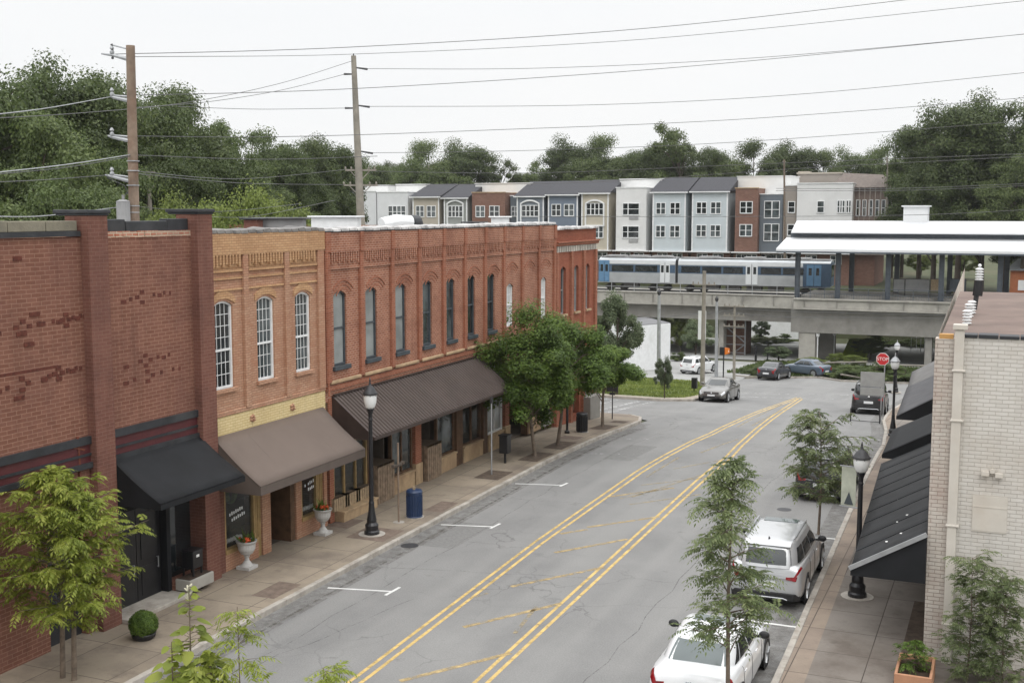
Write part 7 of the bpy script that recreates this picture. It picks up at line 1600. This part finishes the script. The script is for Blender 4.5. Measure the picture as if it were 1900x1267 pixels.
# trees near the corner and under the viaduct
def gtree(px, pyb, ptop, wpx, kind, label, group=None, name='tree', cat='tree', dz=0):
    q = GG(px, pyb); D = -q.x * _st + q.y * _ct; t = PD(px, ptop, D); h = (t.z - q.z) / .985; rx_ = {'a': .36, 'b': .31, 'c': .40, 'd': .36, 'e': .46, 'f': .6, 'g': .34}[kind] * 2.25
    return plant(kind, (q.x, q.y, q.z + dz), h, wpx / 2200 * D / (h * rx_), label, cat, name, group)
gtree(1144, 735, 526, 118, 'g', 'pale grey-green tree behind the far corner of the brick row', None, 'street_tree')
gtree(1233, 742, 655, 46, 'g', 'small slender young tree on the lawn', None, 'young_tree')
VG = 'trees around and under the viaduct'
for a in [(1290, 668, 588, 75, 'g', 'bushy tree under the viaduct behind the pale wooden pole'), (1262, 655, 580, 60, 'e', 'bright tree under the left end of the viaduct'), (1225, 640, 582, 60, 'e', 'bright hedge tree behind the lamp mast under the viaduct'), (1412, 636, 590, 42, 'g', 'small tree before the long white wall under the viaduct'),
          (1615, 668, 622, 75, 'c', 'dark spreading tree under the viaduct right of the pier'), (1445, 672, 640, 70, 'g', 'pale flowering shrub-tree left of the viaduct pier'), (1195, 640, 582, 40, 'c', 'tree seen left of the galvanised mast under the viaduct')]:
    gtree(*a, VG)
HG = 'bushes on the verge and under the viaduct'
k = 0
for (px, pb, pt, w_, kd, lb) in [(1258, 670, 648, 40, 'f', 'dark clipped bush left of the white car'), (1395, 694, 676, 55, 'f', 'dark bush left of the charcoal saloon'), (1430, 692, 670, 70, 'f', 'bush behind the charcoal saloon'), (1490, 688, 664, 60, 'e', 'light weedy bush behind the blue saloon'),
        (1530, 697, 670, 80, 'f', 'dark bush right of the blue saloon'), (1575, 703, 668, 90, 'f', 'dark bush behind the black car, left'), (1625, 708, 664, 100, 'f', 'spiky dark bush behind the stop sign'), (1680, 710, 670, 100, 'f', 'dark bush behind the far pair of lamps'), (1725, 712, 672, 90, 'f', 'dark bush beside the cream wall corner'),
        (1550, 680, 652, 40, 'e', 'light bush at the foot of the dark pier'), (1585, 682, 656, 50, 'e', 'light bush in front of the chartreuse slope'), (1510, 684, 660, 50, 'e', 'light bush at the foot of the pale pier'), (1400, 634, 618, 60, 'f', 'low shrub in the bank under the viaduct, left'), (1450, 636, 616, 60, 'f', 'low shrub in the bank under the viaduct, right'), (1425, 642, 625, 70, 'e', 'pale ground shrub in the bank under the viaduct'), (1650, 640, 622, 110, 'f', 'dark shrub band under the viaduct at the right'), (1700, 645, 625, 70, 'f', 'dark shrub under the viaduct beside the right pier'), (1370, 640, 620, 40, 'f', 'shrub by the stair tower')]:
    gtree(px, pb, pt, w_, kd, lb, HG, 'bush', 'bush')
b = B(); c0 = GG(1560, 672); b.ext([tuple(GG(1558, 668)), tuple(GG(1602, 668)), (GG(1602, 668).x, GG(1602, 668).y + 8, GG(1602, 668).z + 1.6), (GG(1558, 668).x, GG(1558, 668).y + 8, GG(1558, 668).z + 1.6)], (0, 0, -.6)); tag(b.build('grass_bank', mat('chartreuse_grass', (.28, .38, .03), .9, var=.2)), None, None, None, 'structure')

# leafy street trees on the left pavement
def street_tree(px, D, xc, yt, yb, wpx, label, seed, base, mkey='lf_street', nl=26000, nc=70):
    """crown given by sight-line extents at distance D; base = trunk foot"""
    t, bt = PD(xc, yt, D), PD(xc, yb, D); R = (wpx / 2200 * D / 2.15, wpx / 2200 * D / 2.15, (t.z - bt.z) / 2.2); cx, cy, cz_ = t.x, t.y, (t.z + bt.z) / 2
    o = thing('street_tree', label, 'tree', base, 0, 'leafy street trees on the left pavement')
    P, Nn, C = crown_pts(nc, nl, R, seed, 0, flat=.65, hollow=.4, cr=(.2, .32)); P = P + np.array([cx - base[0], cy - base[1], cz_ - base[2]])
    Nn = Nn + np.array([.0, -.2, .5]); ax = np.random.default_rng(seed).normal(size=(nl, 3)) + np.array([0, 0, -.9])
    me = leaf_mesh('crown', M[mkey], P, Nn, rng.uniform(.08, .17, nl), 2.1, axis=ax); c = bpy.data.objects.new('crown', me); COL.objects.link(c); c.parent = o
    b = B(); limbs(b, (base[0], base[1], base[2] - .05), (cx, cy, cz_ + R[2] * .6), C + np.array([cx, cy, cz_]), .085, 26, seed); b.build('trunk', M['bark'], o); return o
street_tree(993, 48.2, 972, 556, 828, 205, 'largest leafy street tree, nearest of the row before the long brick building', 3, (-17.89, 44.76, .1), nl=48000, nc=110)
street_tree(1033, 50.8, 1058, 572, 785, 195, 'leafy street tree in the middle of the row, behind the litter bin', 5, (-17.98, 47.6, .05), nl=42000, nc=95)
street_tree(1118, 56.7, 1122, 600, 745, 155, 'leafy street tree with a forked trunk at the far end of the row', 8, (-18.05, 53.96, -.25), nl=30000, nc=70)

# young trees with feathery compound leaves
def fronds(b, nodes, seed, ln=(.28, .45), leaflet=.085, n=7, droop=.5, wf=.3):
    r = random.Random(seed)
    for p, d in nodes:
        p = Vector(p); d = Vector(d).normalized(); L = r.uniform(*ln); side = d.cross(Vector((0, 0, 1)))
        side = side.normalized() if side.length > .1 else Vector((1, 0, 0)); pts = []
        for i in range(n + 1):
            t = i / n; pts.append(p + d * L * t + Vector((0, 0, -droop * L * t * t)))
        for i in range(1, n + 1):
            q = pts[i]; t = (pts[i] - pts[i - 1]).normalized()
            for s in (-1, 1) if i < n else (0,):
                a = (side * s * .85 + t * .55 + Vector((0, 0, -.25 + r.uniform(-.25, .2)))).normalized() if s else t
                l = leaflet * r.uniform(.75, 1.2) * (1 - .35 * abs(i / n - .45)); w_ = t.cross(a); w_ = (w_.normalized() if w_.length > .05 else Vector((0, 0, 1))).cross(a).normalized() * l * wf * .5
                b.add([q, q + a * l * .45 + w_, q + a * l + Vector((0, 0, -l * .12)), q + a * l * .45 - w_], [(0, 1, 2, 3)])
def young(base, H, zc0, R, label, seed, mkey, nb=34, fr=9, leaflet=.085, name='young_tree', stems=1, r0=.04, ln=(.28, .45), shape=None, group=None, wf=.3, bark='bark', lean=(0, 0)):
    o = thing(name, label, 'tree', base, 0, group); r = random.Random(seed); tb = B(); nodes = []
    for s in range(stems):
        bx, by, bz = base; ox = (s - (stems - 1) / 2) * .32; top = Vector((bx + ox * 1.5 + lean[0], by + lean[1], bz + H * (1 - .1 * s))); bs = Vector((bx + ox, by, bz - .05))
        mid = bs.lerp(top, .5) + Vector((r.uniform(-.08, .08), r.uniform(-.08, .08), 0)); tb.tube([bs, bs.lerp(mid, .5), mid, top], [r0, r0 * .85, r0 * .65, r0 * .2], 8)
        for k in range(nb // stems):
            t = zc0 + (1 - zc0) * (k + r.random()) / (nb // stems); t = min(.99, t); s0 = bs.lerp(top, t) if t < .5 else mid.lerp(top, (t - .5) * 2)
            u = (t - zc0) / (1 - zc0); rad = (shape(u) if shape else (math.sin(PI * min(1, .18 + .85 * u)) ** .7)) * R * r.uniform(.55, 1.1)
            an = r.uniform(0, 2 * PI); e = s0 + Vector((math.cos(an) * rad, math.sin(an) * rad, rad * r.uniform(.1, .55))); m_ = s0.lerp(e, .5) + Vector((0, 0, rad * .08))
            tb.tube([s0, m_, e], [r0 * .3, r0 * .18, r0 * .06], 5)
            for j in range(fr):
                v = .25 + .75 * (j + r.random()) / fr; p = s0.lerp(m_, v * 2) if v < .5 else m_.lerp(e, (v - .5) * 2); dd = (e - s0).normalized() * .6 + Vector((r.uniform(-1, 1), r.uniform(-1, 1), r.uniform(-.35, .5)))
                nodes.append((p, dd))
    tb.build('trunk', M[bark], o); fb = B(); fronds(fb, nodes, seed + 1, ln, leaflet, wf=wf); fb.build('crown', M[mkey], o); return o
young((-4.72, 21.9, .13), 5.35, .30, .92, 'young feathery tree in front of the white saloon, nearest on the right kerb', 21, 'lf_sage', nb=52, fr=14, leaflet=.105, wf=.40, shape=lambda u: [1.0, .85, 1.05, .75, .9, .95, .75, .45, .25][min(8, int(u * 9))], name='street_tree', r0=.05)
young((-4.91, 34.35, .13), 4.15, .40, 1.15, 'young round-headed tree hiding the black hatchback on the right kerb', 22, 'lf_sage', nb=52, fr=13, leaflet=.11, wf=.42, shape=lambda u: [.9, 1.1, 1.0, .95, 1.05, .95, .75][min(6, int(u * 7))], name='street_tree', r0=.045, ln=(.25, .4))
young((-18.45, 19.0, .13), 4.6, .30, 1.65, 'twin-stemmed tree with bright yellow-green leaves at the lower left', 23, 'lf_bright', nb=100, fr=15, leaflet=.13, stems=2, name='young_tree', r0=.06, ln=(.28, .42), wf=.38)
young((-.55, 26.5, .1), 2.75, .05, .72, 'wispy green shrub growing against the cream wall at the bottom right', 24, 'lf_sage', nb=100, fr=10, leaflet=.06, name='shrub', r0=.02, ln=(.12, .25), wf=.42, shape=lambda u: (.95 - .3 * u) * (1 if int(u * 23) % 3 else .6))
young((.15, 26.3, .1), 2.4, .05, .85, 'wispy green shrub at the bottom right edge beside the first', 25, 'lf_sage', nb=110, fr=11, leaflet=.06, name='shrub', r0=.02, ln=(.12, .25), wf=.42, shape=lambda u: (.95 - .3 * u) * (1 if int(u * 23) % 3 else .6))
young((-1.6, 25.8, .4), .7, .05, .4, 'low green plant in the terracotta planter at the bottom right', 27, 'lf_street', nb=30, fr=6, leaflet=.06, name='potted_plant', r0=.012, ln=(.12, .2), wf=.45)
# clipped ball bush in its pot on the left pavement
o = thing('potted_bush', 'round clipped bush in a dark pot on the pavement at the lower left', 'potted bush', (-18.6, 21.6, .135))
b = B(); b.lathe([(.22, .135), (.27, .18), (.29, .26), (.28, .28)], 18, (-18.6, 21.6, 0)); b.build('pot', M['black_metal'], o)
r_ = np.random.default_rng(91); d_ = r_.normal(size=(9000, 3)); d_ /= np.linalg.norm(d_, axis=1, keepdims=True); P = d_ * (r_.uniform(.7, 1.02, (9000, 1)) ** .5 * .33) * (1 + .08 * np.sin(9 * d_[:, :1] + 5 * d_[:, 2:])); me = leaf_mesh('foliage', M['lf_street'], P + np.array([0, 0, .33]), d_ + r_.normal(size=(9000, 3)) * .4, r_.uniform(.03, .055, 9000), 1.8); c = bpy.data.objects.new('foliage', me); COL.objects.link(c); c.parent = o
# foreground saplings reaching into the bottom of the view (rooted on the ground below the viewpoint)
def broad_leaf(b, p, d, l, w_, r):
    p = Vector(p); d = Vector(d).normalized(); up = Vector((r.uniform(-.4, .4), r.uniform(-.6, .1), 1)).normalized(); s = d.cross(up).normalized()
    n = 7; top = []; bot = []
    for i in range(n + 1):
        t = i / n; wd = w_ * math.sin(PI * min(1, .08 + t * .92)) ** .6 * (1 - .35 * t) * (1 if i < n else .02); c = p + d * l * t - up * l * .25 * t * t
        jag = 1 + .12 * (i % 2); b.v.append(tuple(c + s * wd * jag + up * wd * .18)); b.v.append(tuple(c)); b.v.append(tuple(c - s * wd * jag + up * wd * .18))
    o_ = len(b.v) - 3 * (n + 1)
    for i in range(n):
        q = o_ + i * 3; b.f.append((q, q + 3, q + 4, q + 1)); b.f.append((q + 1, q + 4, q + 5, q + 2))
def sapling(px, ptop, D, label, seed, zlen, nleaf, l, lean=0, mk='lf_bright', tuft=True, wr=.42):
    t = PD(px, ptop, D); r = random.Random(seed); o = thing('sapling', label, 'sapling', (t.x + lean, t.y, 0)); tb = B()
    pts = [Vector((t.x + lean, t.y, 0)), Vector((t.x + lean * .8, t.y, t.z * .5)), Vector((t.x + lean * .3, t.y, t.z - zlen)), t]; tb.tube(pts, [.035, .022, .012, .004], 7)
    lb = B()
    for k in range(nleaf):
        u = (k / nleaf) ** .9; s = t.lerp(pts[2], u); an = r.uniform(0, 2 * PI); d = Vector((math.cos(an), math.sin(an), r.uniform(-.1, .5))); st_ = s + d * (.04 + .16 * u); tb.tube([s, st_], .004, 4)
        broad_leaf(lb, st_, d + Vector((0, 0, -.35)), l * (.35 + .75 * u) * r.uniform(.7, 1.15), l * wr * (.35 + .7 * u), r)
    tb.build('stem', M['bark'], o); lb.build('leaves', M[mk], o, smooth=True)
    if tuft:
        q = B(); [broad_leaf(q, t + Vector((0, 0, -.02 * i)), (math.cos(i * 1.3), math.sin(i * 1.3), 1.2), .09, .016, r) for i in range(9)]; q.build('shoot', mat('silvery_bud', (.42, .40, .30), .8), o)
sapling(350, 1088, 13.5, 'pale broad-leaved sapling rising at the bottom edge, left of centre', 31, 1.4, 60, .27)
sapling(318, 1190, 13.3, 'lower broad-leaved shoot beside the tall pale sapling', 32, .7, 22, .28, mk='lf_bright', tuft=False)
young((PD(440, 1120, 13).x, PD(440, 1120, 13).y, 0), PD(440, 1125, 13).z, .80, .42, 'thin sapling with hanging narrow leaves at the bottom, right of the pale one', 33, 'lf_bright', nb=16, fr=4, leaflet=.09, name='sapling', r0=.02, ln=(.2, .3), shape=lambda u: 1.2 - 1.1 * u)
young((PD(600, 1235, 12.5).x, PD(600, 1235, 12.5).y, 0), PD(600, 1238, 12.5).z, .90, .35, 'leafy sprig just showing at the bottom edge near the yellow lines', 34, 'lf_bright', nb=12, fr=5, leaflet=.08, name='sapling', r0=.02, ln=(.2, .3))
young((PD(390, 1215, 13).x, PD(390, 1215, 13).y, 0), PD(390, 1225, 13).z, .86, .38, 'dense bright leafy shoots at the bottom edge between the two saplings', 35, 'lf_bright', nb=14, fr=5, leaflet=.11, name='sapling', r0=.02, ln=(.18, .3), wf=.5)
# grass blades on the lawn
b = []; r = np.random.default_rng(3); n = 26000
X = r.uniform(-32, -17.9, n); Yg = r.uniform(73.2, 95, n)
def inside(x, y):
    c = False; P = LW
    for (x1, y1), (x2, y2) in zip(P, P[1:] + P[:1]):
        if (y1 > y) != (y2 > y) and x < (x2 - x1) * (y - y1) / (y2 - y1) + x1: c = not c
    return c
keep = np.array([inside(x, y) for x, y in zip(X, Yg)]); X, Yg = X[keep], Yg[keep]; Z = np.array([gz(y) for y in Yg]) + .17
me = leaf_mesh('grass', M['lf_light'], np.stack([X, Yg, Z], 1), r.normal(size=(len(X), 3)) * np.array([1, 1, .2]), r.uniform(.08, .2, len(X)), 3.0, axis=np.tile([0, 0, 1.], (len(X), 1)) + r.normal(size=(len(X), 3)) * .3)
o = bpy.data.objects.new('grass', me); COL.objects.link(o); tag(o, 'short grass blades on the corner lawn', 'grass', None, 'stuff')
# tufts of weeds on the far verge
n = 16000; X = r.uniform(-24, 6, n); Yg = r.uniform(107.5, 126, n); Z = np.array([gz(y) for y in Yg]) + .1
me = leaf_mesh('weeds', M['lf_hedge'], np.stack([X, Yg, Z], 1), r.normal(size=(n, 3)) * np.array([1, 1, .3]), r.uniform(.2, .6, n), 3.0, axis=np.tile([0, 0, 1.], (n, 1)) + r.normal(size=(n, 3)) * .4)
o = bpy.data.objects.new('weeds', me); COL.objects.link(o); tag(o, 'rough weeds covering the far verge', 'weeds', None, 'stuff')

# the slight haze of the damp air
b = B(); b.box(-420, 420, -12, 420, -9.5, 62); hz_, t_h, p_h = new('haze')
t_h.nodes.remove(p_h); pv = t_h.nodes.new("ShaderNodeVolumePrincipled"); pv.inputs['Color'].default_value = (.93, .95, .97, 1); pv.inputs['Density'].default_value = .00013; pv.inputs['Anisotropy'].default_value = .3
t_h.links.new(pv.outputs[0], t_h.nodes["Material Output"].inputs['Volume']); tag(b.build('haze', hz_), 'thin pale haze', None, None, 'stuff'); S.cycles.volume_bounces = 1
